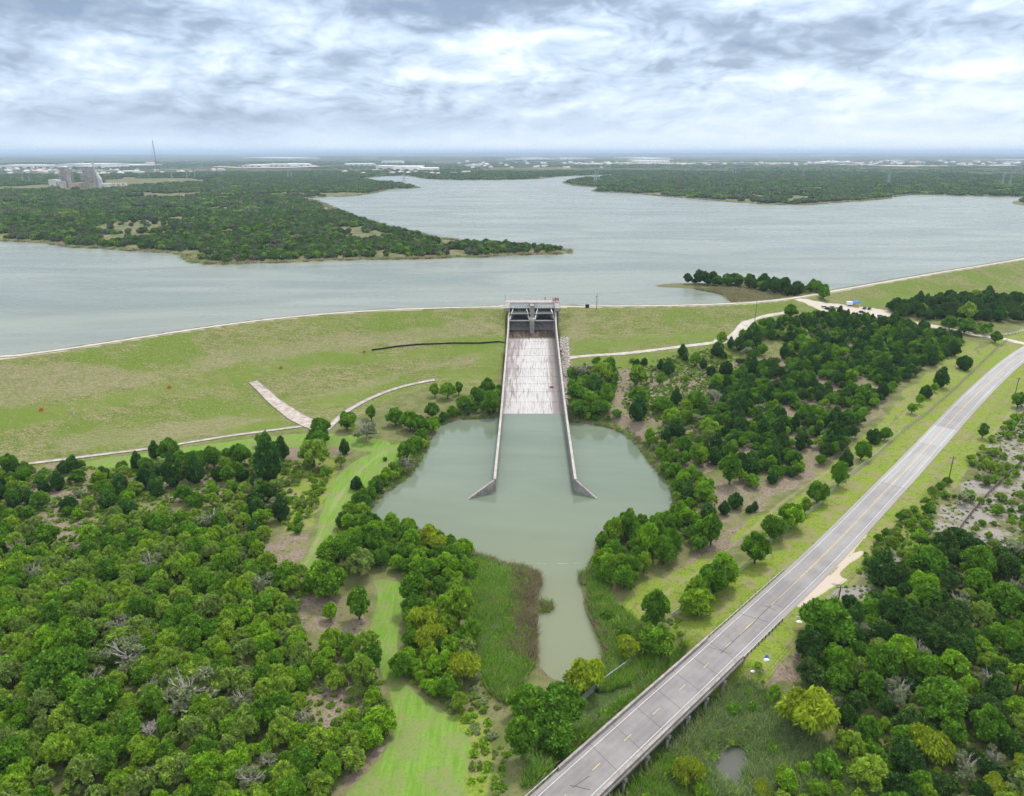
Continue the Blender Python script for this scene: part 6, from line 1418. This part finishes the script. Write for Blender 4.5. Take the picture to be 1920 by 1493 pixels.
FAR_F = [smooth_poly([PW(u, v, LAKE_Z + 2) for u, v in P], 1) for P in ([(190, 337), (300, 334), (385, 338), (370, 343), (240, 350), (190, 352)], [(-200, 356), (0, 352), (100, 346), (110, 353), (60, 358), (-200, 364)], [(95, 345), (200, 342), (250, 347), (250, 354), (95, 356)])]
keep = up & (inf['sd'] > 12) & ((vnoise(X, Y, 55, 3) > .365) | ((np.hypot(X, Y) > 1100) & (vnoise(X, Y, 55, 3) > .30)))
for Fp in FIELDS + FAR_F: keep &= (poly_sd(X, Y, Fp) < 0) | (rs4.rand(len(X)) < .10)
keep &= ~((poly_sd(X, Y, LAND_NEAR) > -40))
X, Y, h = X[keep], Y[keep], h[keep]; n = len(X); s = rs4.uniform(.75, 1.25, n)
edge_ = .9
scatter("lakeside_wood", "far_source", np.stack([X, Y, h], 1), rs4.uniform(0, 6.28, n), np.stack([s, s, s * rs4.uniform(.8, 1.25, n)], 1), rs4.randint(0, 6, n), "dense dark woods covering the long peninsula across the lake"); print("lakeside", n)
PLANT_XY = [PW(u, v, LAKE_Z + 2) for u, v in ((128, 352), (175, 352), (230, 349))]
X, Y, rs4 = jgrid(1350, 4200, 21.0, 6); h, inf, up = upland(X, Y); keep = up & (inf['sd'] > 16) & (vnoise(X + 700, Y + 300, 130, 4) > .36)
for Fp in FIELDS + FAR_F: keep &= (poly_sd(X, Y, Fp) < 4)
for (px_, py_) in PLANT_XY: keep &= np.hypot(X - px_, Y - py_) > 75
X, Y, h = X[keep], Y[keep], h[keep]; n = len(X); s = rs4.uniform(.7, 1.15, n)
scatter("far_wood", "clump_source", np.stack([X, Y, h], 1), rs4.uniform(0, 6.28, n), np.stack([s, s, s * rs4.uniform(.7, 1.1, n)], 1), rs4.randint(0, 5, n), "blue-green scrub woods stretching away beyond the lake"); print("far", n)
X, Y, rs4 = jgrid(4200, 9000, 75.0, 8); keep = (vnoise(X, Y, 520, 4) > .47); X, Y = X[keep], Y[keep]; h, inf = height(X, Y); n = len(X); s = rs4.uniform(1.8, 3.2, n)
scatter("horizon_wood", "clump_source", np.stack([X, Y, h - 2], 1), rs4.uniform(0, 6.28, n), np.stack([s, s, s * .32], 1), rs4.randint(0, 5, n), "hazy belts of trees on the plain toward the horizon"); print("horizon", n)
# reeds and weeds
def tuft_mesh(name, mat, seed, n, hgt, spread, wd, lean=.25):
    rs5 = np.random.RandomState(seed); a = rs5.uniform(0, 6.28, n); d_ = spread * np.sqrt(rs5.rand(n)); B0 = np.stack([np.cos(a) * d_, np.sin(a) * d_, np.full(n, -.1)], 1)
    hh = hgt * rs5.uniform(.6, 1.1, n); l = rs5.randn(n, 2) * lean; T = B0 + np.stack([l[:, 0] * hh, l[:, 1] * hh, hh], 1); b_ = rs5.uniform(0, 6.28, n); W = np.stack([np.cos(b_), np.sin(b_), np.zeros(n)], 1) * wd
    V = np.stack([B0 - W, B0 + W, T + W * .35, T - W * .35], 1).reshape(-1, 3); me = mesh_np(name, V, F4=np.arange(n * 4).reshape(n, 4))
    t = me.attributes.new('tint', 'FLOAT', 'POINT'); t.data.foreach_set('value', np.repeat(rs5.rand(n), 4).astype(np.float32)); me.materials.append(MATS[mat]); return me
source("reed_source", [tuft_mesh("reed", m, 400 + i, 40, 2.2, .8, .085, .42) for i, m in enumerate(["leaf_reed", "leaf_reed", "leaf_reed", "leaf_marsh", "leaf_dryreed"])])
source("weed_source", [crown_mesh("weed", m, 420 + i, lobes_round(random.Random(i), 1.0, .9, -.1, 4), 130, .17, .7) for i, m in enumerate(["leaf_weed", "leaf_weed", "leaf_scrub", "leaf_bright", "leaf_grey"])])
def fill(polys, sp, seed, thr=0.0, nsc=8):
    rs4 = np.random.RandomState(seed); XX, YY, KK = [], [], []
    for ip_, P in enumerate(polys):
        Q = smooth_poly(GP(P), 1); A = np.array(Q); X, Y = np.meshgrid(np.arange(A[:, 0].min(), A[:, 0].max(), sp), np.arange(A[:, 1].min(), A[:, 1].max(), sp)); X = (X + rs4.uniform(-.5, .5, X.shape) * sp).ravel(); Y = (Y + rs4.uniform(-.5, .5, Y.shape) * sp).ravel()
        m = (poly_sd(X, Y, Q) > 0) & (vnoise(X, Y, nsc, 3) > thr); XX.append(X[m]); YY.append(Y[m]); KK.append(np.full(m.sum(), ip_))
    return np.concatenate(XX), np.concatenate(YY), np.concatenate(KK), rs4
REED = [[(845, 1075), (900, 1055), (945, 1062), (1005, 1076), (1016, 1092), (1000, 1120), (1000, 1180), (1004, 1230), (985, 1270), (960, 1330), (915, 1300), (905, 1230), (880, 1150), (860, 1110)],
        [(800, 1008), (860, 1015), (905, 1040), (935, 1050), (925, 1060), (870, 1060), (830, 1040), (790, 1018)], [(735, 985), (790, 1000), (800, 1012), (745, 1000)],
        [(1100, 1068), (1125, 1060), (1130, 1110), (1180, 1160), (1235, 1200), (1220, 1260), (1165, 1290), (1120, 1300), (1100, 1280), (1140, 1235), (1130, 1200), (1108, 1160), (1102, 1110)],
        [(1118, 1022), (1150, 1000), (1140, 1025), (1120, 1045)], [(1010, 1135), (1036, 1132), (1034, 1150), (1012, 1152)], [(1088, 1075), (1098, 1080), (1092, 1100), (1084, 1095)],
        [(1130, 1500), (1190, 1440), (1290, 1340), (1370, 1270), (1430, 1290), (1480, 1330), (1540, 1400), (1600, 1450), (1700, 1440), (1800, 1500), (1900, 1800), (1000, 1800)],
        [(1150, 1330), (1200, 1290), (1270, 1215), (1300, 1200), (1180, 1330), (1060, 1430), (1000, 1480), (960, 1500), (1040, 1400)]]
X, Y, Kp, rs4 = fill(REED, .82, 21, .16, 7); _, inf = height(X, Y); isl = (Kp >= 4) & (Kp <= 6)
m = ((inf['sp'] < .6) | isl) & (inf['so'] < -.6) & ((inf['dR'] > 6.5)); X, Y, Kp, sp5 = X[m], Y[m], Kp[m], inf['sp'][m]
z = np.maximum(gz(X, Y), 0.0) ; n = len(X); s = rs4.uniform(.7, 1.15, n) * (.75 + .5 * vnoise(X, Y, 6, 2)); idx = rs4.choice(5, n, p=[.34, .28, .2, .1, .08]); swp = Kp == 7
pick = vnoise(X, Y, 14, 2); idx = np.where(swp & (pick > .42), 3, idx); idx = np.where((Kp == 0) & (X > PW(962, 1150, 1)[0]) & (Y > 150) & (rs4.rand(n) < .7), 4, idx); idx = np.where((sp5 > -2.2) & (rs4.rand(n) < .55), 4, idx)
scatter("reeds", "reed_source", np.stack([X, Y, z], 1), rs4.uniform(0, 6.28, n), np.stack([s, s, s], 1), idx, "tall green reeds crowding the banks of the outlet and the swamp"); print("reeds", n)
UNDER = [w_[1] for w_ in WOODS if w_[0].startswith(("in the dense", "in the thinner", "in the scattered scrub", "in the thicket", "on the weedy", "in the scrub", "on the bank", "in the dark scrub", "in the low", "in the roadside"))] + \
        [[(1200, 860), (1240, 890), (1265, 930), (1262, 980), (1200, 1000), (1280, 1010), (1310, 950), (1260, 880)], [(1270, 1225), (1320, 1190), (1420, 1240), (1440, 1290), (1380, 1300), (1290, 1330)], [(1190, 1150), (1260, 1140), (1290, 1190), (1230, 1210)], [(830, 1330), (905, 1340), (950, 1400), (960, 1470), (900, 1520), (875, 1440)], [(1200, 680), (1380, 645), (1400, 740), (1300, 800), (1150, 790)]]
X, Y, Kp, rs4 = fill(UNDER, 1.8, 22, .30, 10); _, inf = height(X, Y); m = (inf['sp'] < -.8) & (inf['so'] < -2) & (inf['dR'] > 8.5) & (rs4.rand(len(X)) < .8)
for Q in MOWN_P: m &= poly_sd(X, Y, Q) < -.8
X, Y = X[m], Y[m]; n = len(X); s = rs4.uniform(.4, 1.3, n)
scatter("undergrowth", "weed_source", np.stack([X, Y, gz(X, Y)], 1), rs4.uniform(0, 6.28, n), np.stack([s, s, s * rs4.uniform(.6, 1.1, n)], 1), rs4.choice(5, n, p=[.3, .2, .24, .16, .1]), "low weeds and brush growing between the trees and along the banks"); print("under", n)
Xb, Yb, Kb, rsb = fill([REED[0], REED[3], REED[7], REED[8]], 1.8, 77, .46, 11); _, inf = height(Xb, Yb); m = (inf['sp'] < -.5) & (inf['so'] < -1) & (inf['dR'] > 7.5); Xb, Yb = Xb[m], Yb[m]; n = len(Xb); s = rsb.uniform(.7, 1.7, n)
scatter("swamp_brush", "weed_source", np.stack([Xb, Yb, gz(Xb, Yb)], 1), rsb.uniform(0, 6.28, n), np.stack([s, s, s * rsb.uniform(.9, 1.5, n)], 1), rsb.choice(5, n, p=[.2, .2, .2, .25, .15]), "ragged brush breaking through the reeds in the swamp")
# weeds along the pond rim and the fences, on the gravel flat
RIM = np.array(SM_POND + [SM_POND[0]]); Sx = np.concatenate([[0], np.cumsum(np.hypot(*np.diff(RIM, axis=0).T))]); q5 = np.random.RandomState(31); ss = q5.uniform(0, Sx[-1], 2600)
X = np.interp(ss, Sx, RIM[:, 0]) + q5.randn(2600) * 1.6; Y = np.interp(ss, Sx, RIM[:, 1]) + q5.randn(2600) * 1.6; _, inf = height(X, Y); m = (inf['sp'] < .3) & (inf['sp'] > -4.5) & (np.abs(X - chx(Y)) > CHW + 1.6) & (vnoise(X, Y, 9, 2) > .33)
X, Y = X[m], Y[m]; n = len(X); s = q5.uniform(.3, .62, n)
scatter("bank_grass", "reed_source", np.stack([X, Y, np.maximum(gz(X, Y), 0)], 1), q5.uniform(0, 6.28, n), np.stack([s * 1.3, s * 1.3, s], 1), q5.choice([0, 3, 4], n), "rough grass and dry reeds fringing the pond's waterline")
Xg, Yg, _, rs4 = fill(GRAVEL + [WOODS[-1][1], WOODS[-2][1]], 2.0, 41, .52, 5); n = len(Xg); s = rs4.uniform(.25, .75, n)
scatter("gravel_weeds", "weed_source", np.stack([Xg, Yg, gz(Xg, Yg)], 1), rs4.uniform(0, 6.28, n), np.stack([s, s, s * .7], 1), rs4.choice([0, 2, 4], n), "scattered small weeds dotting the bare ground")
# brown reed beds on the lake shore
SHP = np.array(smooth_poly(LAKE_LAND[:-3], 1, closed=False)); Sx = np.concatenate([[0], np.cumsum(np.hypot(*np.diff(SHP, axis=0).T))]); ns = int(min(9000, Sx[-1] / 2.2)); ss = q5.uniform(0, Sx[-1], ns)
X = np.interp(ss, Sx, SHP[:, 0]) + q5.randn(ns) * 5; Y = np.interp(ss, Sx, SHP[:, 1]) + q5.randn(ns) * 5; h, inf = height(X, Y); m = (inf['sd'] > -1) & (inf['sd'] < 15) & (np.hypot(X, Y) < 3500); X, Y, h = X[m], Y[m], h[m]; n = len(X); s = q5.uniform(.8, 1.3, n)
scatter("shore_reeds", "reed_source", np.stack([X, Y, np.maximum(h, LAKE_Z)], 1), q5.uniform(0, 6.28, n), np.stack([s * 3.2, s * 3.2, s], 1), q5.choice([4, 4, 3], n), "brown reed beds edging the far lake shore")
X, Y, _, rs4 = fill([[(1292, 541), (1335, 541), (1400, 543), (1460, 552), (1462, 558), (1400, 566), (1370, 564), (1355, 551)]], 1.6, 45, .2, 8); n = len(X); s = rs4.uniform(.6, 1.1, n)
scatter("cove_reeds", "reed_source", np.stack([X, Y, np.maximum(gz(X, Y), LAKE_Z)], 1), rs4.uniform(0, 6.28, n), np.stack([s * 1.8, s * 1.8, s * .8], 1), rs4.choice([4, 4, 4, 3], n), "brown reed bed filling the small cove behind the dam")
# ------------------------------------------------------------------ the far side: power station, mast, pylons, sheds
simple("far_white", (.72, .72, .70), .7, 0, .08, .02); simple("far_roof", (.55, .55, .54), .7, 0, .15, .02); simple("far_tan", (.46, .36, .28), .8, 0, .2, .05); simple("far_dark", (.10, .10, .11), .8, 0, .3, .1)
simple("plant_steel", (.46, .41, .38), .7, .2, .35, .1); simple("plant_rust", (.44, .32, .25), .8, 0, .3, .1); simple("plant_pale", (.52, .50, .47), .7, 0, .2, .1)
def FG(u, v, z=LAKE_Z + 2):
    x, y = PW(u, v, z); z2 = float(height(np.array([x]), np.array([y]))[0][0]); x, y = PW(u, v, z2); return x, y, z2
def mpp(u, v): x, y = PW(u, v, LAKE_Z + 2); return to_px(x, y, LAKE_Z + 2)[2] / FPX       # metres per pixel there
m1 = mpp(150, 352)
def frame_block(b, x0, x1, y0, y1, z0, z1, nx, nz, w_=.9):
    for i in range(nx + 1):
        x = x0 + (x1 - x0) * i / nx
        for y in (y0, y1): b.bar((x, y, z0), (x, y, z1), w_)
    for k in range(1, nz + 1):
        z = z0 + (z1 - z0) * k / nz
        for y in (y0, y1): b.bar((x0, y, z), (x1, y, z), w_ * .8)
        for x in (x0, x1): b.bar((x, y0, z), (x, y1, z), w_ * .8)
    for i in range(nx):
        if i % 2 == 0:
            x = x0 + (x1 - x0) * i / nx; x2 = x0 + (x1 - x0) * (i + 1) / nx
            for k in range(nz): za = z0 + (z1 - z0) * k / nz; zb = z0 + (z1 - z0) * (k + 1) / nz; b.bar((x, y0, za), (x2, y0, zb), w_ * .6)
def unit(u, label, hh, wd, stack):
    x, y, z = FG(u, 352); r = thing("boiler_unit", (x, y, z), label, "power station")
    b = MB(); W_, H_ = wd * m1, hh * m1; frame_block(b, -W_ / 2, W_ / 2, -12, 12, 0, H_, 6, 8); b.build("steel_frame", "plant_steel", r)
    b = MB(); b.box(-W_ * .36, W_ * .30, -9, 9, H_ * .18, H_ * .95); b.build("boiler", "plant_steel" if not stack else "plant_pale", r)
    b = MB()
    for k in range(5): b.tube([(-W_ * .3 + k * W_ * .13, -10.5, 0), (-W_ * .3 + k * W_ * .13, -10.5, H_ * (.5 + .1 * (k % 3)))], 1.2, 8)
    b.build("riser_pipe", "plant_rust", r)
    b = MB(); b.box(-W_ * .5, W_ * .5, -14, 14, H_ * .985, H_ * 1.01); b.box(-W_ * .25, W_ * .2, -8, 8, H_ * 1.012, H_ * 1.05); b.build("roof", "far_white", r)
    b = MB()
    for k in range(4): b.box(-W_ * .55, W_ * .52, -14.5, -12.5, H_ * (.2 + .2 * k), H_ * (.2 + .2 * k) + .8)
    b.build("walkway", "plant_pale", r)
    if stack:
        b = MB(); b.tube([(W_ * .42, 0, 0), (W_ * .42, 0, H_ * 1.36)], [4.2, 3.2], 16); b.build("chimney", "plant_pale", r)
        b = MB(); b.tube([(W_ * .72, 0, 0), (W_ * .72, 0, H_ * .40), (W_ * .5, 0, H_ * .80)], [7.5, 7.5, 2.5], 14); b.build("flue_duct", "plant_pale", r)
    return r
unit(128, "left boiler unit of the power station, shorter steel frame with a flat pale roof", 37, 18, False)
unit(172, "right boiler unit of the power station with the tall pale chimney and sloping flue", 38, 24, True)
for (u, w_, h_, mt, lb) in ((105, 12, 15, "far_roof", "low grey shed at the left foot of the power station"), (149, 8, 9, "plant_rust", "rust coloured block between the two boiler units"), (116, 8, 12, "plant_steel", "dark annex beside the left boiler unit"), (200, 14, 7, "plant_pale", "low pale hall just right of the chimney unit")):
    x, y, z = FG(u, 353); r = thing("plant_building", (x, y, z), lb, "building"); b = MB(); b.box(-w_ * m1 / 2, w_ * m1 / 2, -15, 15, 0, h_ * m1); b.build("wall", mt, r)
    b = MB(); b.box(-w_ * m1 / 2 - .6, w_ * m1 / 2 + .6, -15.6, 15.6, h_ * m1 + .01, h_ * m1 + 1.2); b.build("roof", "far_roof", r)
    b = MB(); b.box(-w_ * m1 / 5, w_ * m1 / 5, -15.3, -15.01, .5, h_ * m1 * .4); b.build("door", "far_dark", r)
ords = ["leftmost", "second", "third", "fourth", "fifth", "sixth", "seventh", "eighth"]
for k in range(8):
    x, y, z = FG(204 + k * 4.6, 349.5); r = thing("storage_tank", (x, y, z), ords[k] + " upright pale tank counting from the power station's chimney", "tank", "row of upright tanks beside the power station")
    b = MB(); b.tube([(0, 0, 0), (0, 0, 8.5 if k % 3 else 10)], 2.6, 12); b.build("shell", "far_white" if k % 2 else "far_tan", r); b = MB(); b.tube([(0, 0, 8.5 if k % 3 else 10), (0, 0, 11)], [2.6, .4], 12); b.build("roof", "far_roof", r)
# lattice mast with guy wires
x, y, z = FG(297, 335); h = vheight(0, 264, x, y, z); r = thing("radio_mast", (x, y, z), "very tall thin lattice radio mast rising above the horizon right of the power station", "mast")
b = MB()
for a in range(3): q_ = a * 2.094; b.tube([(math.cos(q_) * 1.5, math.sin(q_) * 1.5, 0), (math.cos(q_) * 1.5, math.sin(q_) * 1.5, h)], .28, 4)
for k in range(int(h / 5)):
    for a in range(3): q_ = a * 2.094; q2 = q_ + 2.094; b.bar((math.cos(q_) * 1.5, math.sin(q_) * 1.5, k * 5), (math.cos(q2) * 1.5, math.sin(q2) * 1.5, k * 5 + 5), .25)
b.build("lattice", "far_dark", r)
for a in range(3):
    b = MB(); q_ = a * 2.094 + .5
    for k in (.45, .8, .98): b.tube([(0, 0, h * k), (math.cos(q_) * 60, math.sin(q_) * 60, 0)], .08, 3)
    b.build("guy_wire", "far_dark", r)
b = MB(); b.tube([(0, 0, h), (0, 0, h + 7)], .4, 6); b.build("antenna", "far_dark", r)
def pylon_proto():
    r = thing("pylon", (0, 0, 0), "pylon", "pylon"); b = MB(); H = 42
    for sx in (-1, 1):
        for sy in (-1, 1): b.bar((sx * 4, sy * 4, 0), (sx * 1.0, sy * 1.0, H * .72), .55); b.bar((sx * 1.0, sy * 1.0, H * .72), (sx * .5, sy * .5, H), .45)
    for k in range(8):
        z0 = H * .72 * k / 8; z1 = H * .72 * (k + 1) / 8; w0 = 4 - 3 * k / 8; w1 = 4 - 3 * (k + 1) / 8
        for s in (-1, 1): b.bar((-w0, s * w0, z0), (w1, s * w1, z1), .3); b.bar((s * w0, -w0, z0), (s * w1, w1, z1), .3); b.bar((w0, s * w0, z0), (-w1, s * w1, z1), .3)
    b.build("tower", "galvanised", r); b = MB()
    for zz, wd in ((H * .72, 9), (H * .84, 7.5), (H * .96, 6)): b.bar((-wd, 0, zz), (wd, 0, zz), .5); b.bar((-wd, 0, zz), (0, 0, zz + 3), .35); b.bar((wd, 0, zz), (0, 0, zz + 3), .35)
    b.build("crossarm", "galvanised", r); return register(r)
pyl = pylon_proto(); first_p = True
for (u, vb, vt, lb) in [(758, 342, 314, "steel pylon standing on the strip of land in the middle of the lake"), (1116, 342, 313, "left pylon of the close pair at the tip of the right shore"), (1121, 342, 316, "right pylon of the close pair at the tip of the right shore"), (1664, 346, 323, "steel pylon rising from the woods above the right shore's pale trees"), (1667, 344, 325, "fainter pylon just right of and behind the one above the pale trees"), (1878, 350, 323, "steel pylon near the right edge of the far shore woods"), (1892, 350, 327, "last pylon toward the right, slightly lower than its neighbour"),
                        (1505, 333, 315, "pylon in the far woods beyond the middle of the right shore"), (1374, 327, 314, "left of two faint pylons above the dark far woods"), (1379, 327, 315, "right of two faint pylons above the dark far woods"), (322, 335, 319, "faint pylon nearest to the right of the tall radio mast"), (351, 336, 321, "left of a loose trio of pylons behind the pasture"), (357, 335, 323, "middle of a loose trio of pylons behind the pasture"), (366, 335, 321, "right of a loose trio of pylons behind the pasture"),
                        (279, 334, 321, "faint pylon close to the left of the tall radio mast"), (416, 331, 318, "lone faint pylon above the woods left of the lake arm"), (541, 336, 320, "left of two faint pylons above the second peninsula"), (547, 336, 322, "right of two faint pylons above the second peninsula"), (44, 343, 328, "faint pylon near the left edge beyond the woods"), (56, 343, 329, "faint pylon between the left edge and the power station")]:
    x, y, z = FG(u, vb); h = vheight(0, vt, x, y, z); s = h / 42
    if first_p: pyl.location = (x, y, z); pyl.scale = (s,) * 3; pyl['label'] = lb; pyl['group'] = "pylons beyond the lake"; first_p = False
    else: copy_tree(pyl, (x, y, z), rnd.uniform(-.4, .4), s, lb, "pylons beyond the lake")
def shed(u0, u1, vb, hpx, dep, label, wall="far_white", roof="far_white", name="warehouse", door=True):
    x0, y0, z0 = FG(u0, vb); x1, y1, z1 = FG(u1, vb); mp = mpp((u0 + u1) / 2, vb); W_ = math.hypot(x1 - x0, y1 - y0); h = max(hpx * mp, 5); z = min(z0, z1)
    r = thing(name, ((x0 + x1) / 2, (y0 + y1) / 2, z), label, "warehouse" if name == "warehouse" else "building", rz=math.atan2(y1 - y0, x1 - x0))
    b = MB(); b.box(-W_ / 2, W_ / 2, 0, dep, -1, h); b.build("wall", wall, r)
    b = MB(); b.hexa([(-W_ / 2 - 1, -1, h + .01), (W_ / 2 + 1, -1, h + .01), (W_ / 2 + 1, dep + 1, h + .01), (-W_ / 2 - 1, dep + 1, h + .01), (-W_ / 2 - 1, -1, h + 1), (W_ / 2 + 1, -1, h + 1), (W_ / 2 + 1, dep + 1, h + 1), (-W_ / 2 - 1, dep + 1, h + 1)]); b.build("roof", roof, r)
    if door:
        b = MB(); n = max(2, int(W_ / 40))
        for k in range(n): xx = -W_ / 2 + (k + .5) * W_ / n; b.box(xx - W_ / n * .22, xx + W_ / n * .22, -.35, -.02, .5, h * .42)
        b.build("dock_door", "far_dark", r)
for a in [(0, 62, 315.5, 5.0, 300, "long white warehouse at the far left, touching the picture's left edge"), (68, 112, 315, 4.6, 240, "white warehouse directly behind the left boiler unit"), (110, 192, 315, 6.5, 330, "very long white warehouse behind the chimney of the power station"), (196, 250, 311.5, 2.5, 300, "low pale shed just right of the long white warehouse"), (222, 255, 323.5, 2.0, 120, "pale low roof in front of the mast's woods"),
          (454, 492, 313, 2.8, 300, "white warehouse at the left of the orange construction ground"), (492, 545, 312, 3.4, 260, "long pale warehouse beyond the construction ground"), (546, 584, 311.5, 3.8, 260, "white warehouse at the right end of the construction ground"), (705, 738, 318, 6.0, 200, "white hall with grey annex above the lake's far arm"), (738, 787, 320.5, 7.5, 240, "broad bright warehouse above the lake's far arm, largest of the group"), (788, 824, 320.5, 5.0, 160, "smaller white warehouse right of the broad bright one"),
          (715, 754, 307.5, 4.5, 260, "white warehouse standing behind and above the broad bright one"), (652, 705, 310, 2.5, 260, "long low white shed left of the warehouse group"), (878, 902, 313, 3.0, 140, "small tan hall in the trees beyond the middle arm"), (1000, 1050, 299.5, 2.4, 400, "pale distant warehouse left of centre on the plain"), (1062, 1112, 299.5, 2.6, 420, "pale distant warehouse right of centre on the plain"), (1150, 1205, 298.5, 3.0, 500, "bright distant warehouse farthest out beyond the centre"), (1216, 1262, 302, 4.0, 420, "long white warehouse to the right of the centre"),
          (1185, 1245, 305, 3.0, 340, "low white shed in front of the long white one"), (1545, 1608, 306.5, 2.2, 280, "long white shed on the right of the pale strip"), (1655, 1672, 303, 2.2, 260, "small reddish topped hall beyond the dark ridge"), (1695, 1735, 307, 2.6, 240, "long building with reddish roof on the far right plain"), (455, 540, 298, 2.6, 500, "faint white works far away at the left horizon"), (1545, 1600, 293.5, 1.8, 700, "faint white works on the right horizon"), (1866, 1900, 301, 2.2, 400, "pale far building close to the right edge")]: shed(*a)
x, y, z = FG(282, 308); r = thing("gravel_heap", (x, y, z), "flat-topped pale quarry heap just left of the radio mast", "heap"); b = MB(); W_ = 11 * mpp(282, 308)
vs = []; n = 18
for (k, hh) in ((1.0, -2), (.78, .5), (.55, .95), (.0, 1.0)):
    for i in range(n): a = i * 2 * math.pi / n; j = 1 + .08 * math.sin(a * 3 + k * 5); vs.append((math.cos(a) * W_ * k * j, math.sin(a) * W_ * k * j * .7, hh * 4.2 * mpp(282, 308) if hh > 0 else -2))
b.add(vs, [(k * n + i, k * n + (i + 1) % n, (k + 1) * n + (i + 1) % n, (k + 1) * n + i) for k in range(3) for i in range(n)]); b.build("mound", "far_tan", r)
# bare construction strips and roofs of the suburbs
def far_patch(name, px, mat, lift=1.5):
    P = [FG(u, v) for u, v in px]; b = MB(); z = max(p[2] for p in P); xs = np.array([p[0] for p in P]); ys = np.array([p[1] for p in P])
    b.v = [(p[0], p[1], p[2] + lift) for p in P]; b.f = [tuple(range(len(P)))]; o = b.build(name, mat)
    if o.data.polygons[0].normal.z < 0: o.data.flip_normals()
    return tag(o, kind='structure')
for px in ([(398, 312.5), (420, 310.5), (590, 310.5), (600, 312.5), (540, 315), (440, 315)], [(640, 322), (700, 318.5), (830, 321), (860, 323), (700, 324)], [(1050, 305), (1280, 303.5), (1320, 306.5), (1280, 309), (1120, 310)], [(1280, 301.5), (1480, 301.5), (1560, 305.5), (1560, 309), (1400, 306), (1280, 305)], [(60, 317), (200, 316), (260, 318), (200, 320), (60, 321)], [(1560, 308), (1880, 309), (1920, 311), (1700, 312.5), (1560, 311)], [(860, 308), (905, 307), (910, 310), (870, 311)]):
    far_patch("bare_ground", px, "far_tan", 1.2)
for px in (FAR_F[0], FAR_F[1], FAR_F[2]): pass
hb = random.Random(4); hp = []
def house_proto(i, wall, roof):
    r = thing("suburban_house", (0, 0, 0), "house", "house"); b = MB(); b.box(-9, 9, -6, 6, 0, 5.5); b.build("wall", wall, r)
    b = MB(); b.add([(-10, -7, 5.5), (10, -7, 5.5), (10, 7, 5.5), (-10, 7, 5.5), (-6, 0, 9), (6, 0, 9)], [(0, 1, 5, 4), (1, 2, 5), (2, 3, 4, 5), (3, 0, 4), (3, 2, 1, 0)]); b.build("roof", roof, r); return register(r)
HP = [house_proto(0, "far_white", "far_roof"), house_proto(1, "far_tan", "far_dark"), house_proto(2, "far_white", "far_tan")]
AREAS = [((10, 240, 318, 329), 60, "beyond the power station"), ((255, 420, 319, 326), 16, "around the radio mast"), ((600, 900, 324, 328), 22, "above the lake's far arm"), ((860, 1160, 304, 316), 50, "on the plain beyond the lake"), ((1540, 1910, 303, 310), 70, "on the far right plain"), ((1280, 1560, 306, 311), 24, "beyond the dark right woods")]
used = [False] * 3
for (u0, u1, v0, v1), n, wh in AREAS:
    for k in range(n):
        u, v = hb.uniform(u0, u1), hb.uniform(v0, v1); x, y, z = FG(u, v)
        if float(lake_land_z(np.array([x]), np.array([y]))[1][0]) < 20: continue
        j = hb.randrange(3); lb = ("pale house with grey roof", "tan house with dark roof", "pale house with tan roof")[j] + " in the suburb " + wh; gp = lb.replace(" house ", " houses ")
        s = hb.uniform(.9, 1.5) * (1.5 if v < 312 else 1)
        if not used[j]: HP[j].location = (x, y, z); HP[j]['label'] = lb; HP[j]['group'] = gp; HP[j].scale = (s,) * 3; used[j] = True
        else: copy_tree(HP[j], (x, y, z), hb.uniform(-1, 1), s, lb, gp)

# ------------------------------------------------------------------ air
def haze_fn(nt, out):
    v = nt.new('ShaderNodeVolumePrincipled'); v.inputs['Color'].default_value = (.61, .77, .96, 1); v.inputs['Density'].default_value = HAZE; v.inputs['Anisotropy'].default_value = 0.0
    nt.l.new(v.outputs[0], out.inputs['Volume'])
HAZE = 6.0e-5
material("haze", haze_fn)
b = MB(); b.box(-63000, 63000, -63000, 63000, -140, 215); hz = b.build("haze", "haze"); tag(hz, "thin pale blue haze filling the air over the whole plain", kind='stuff')
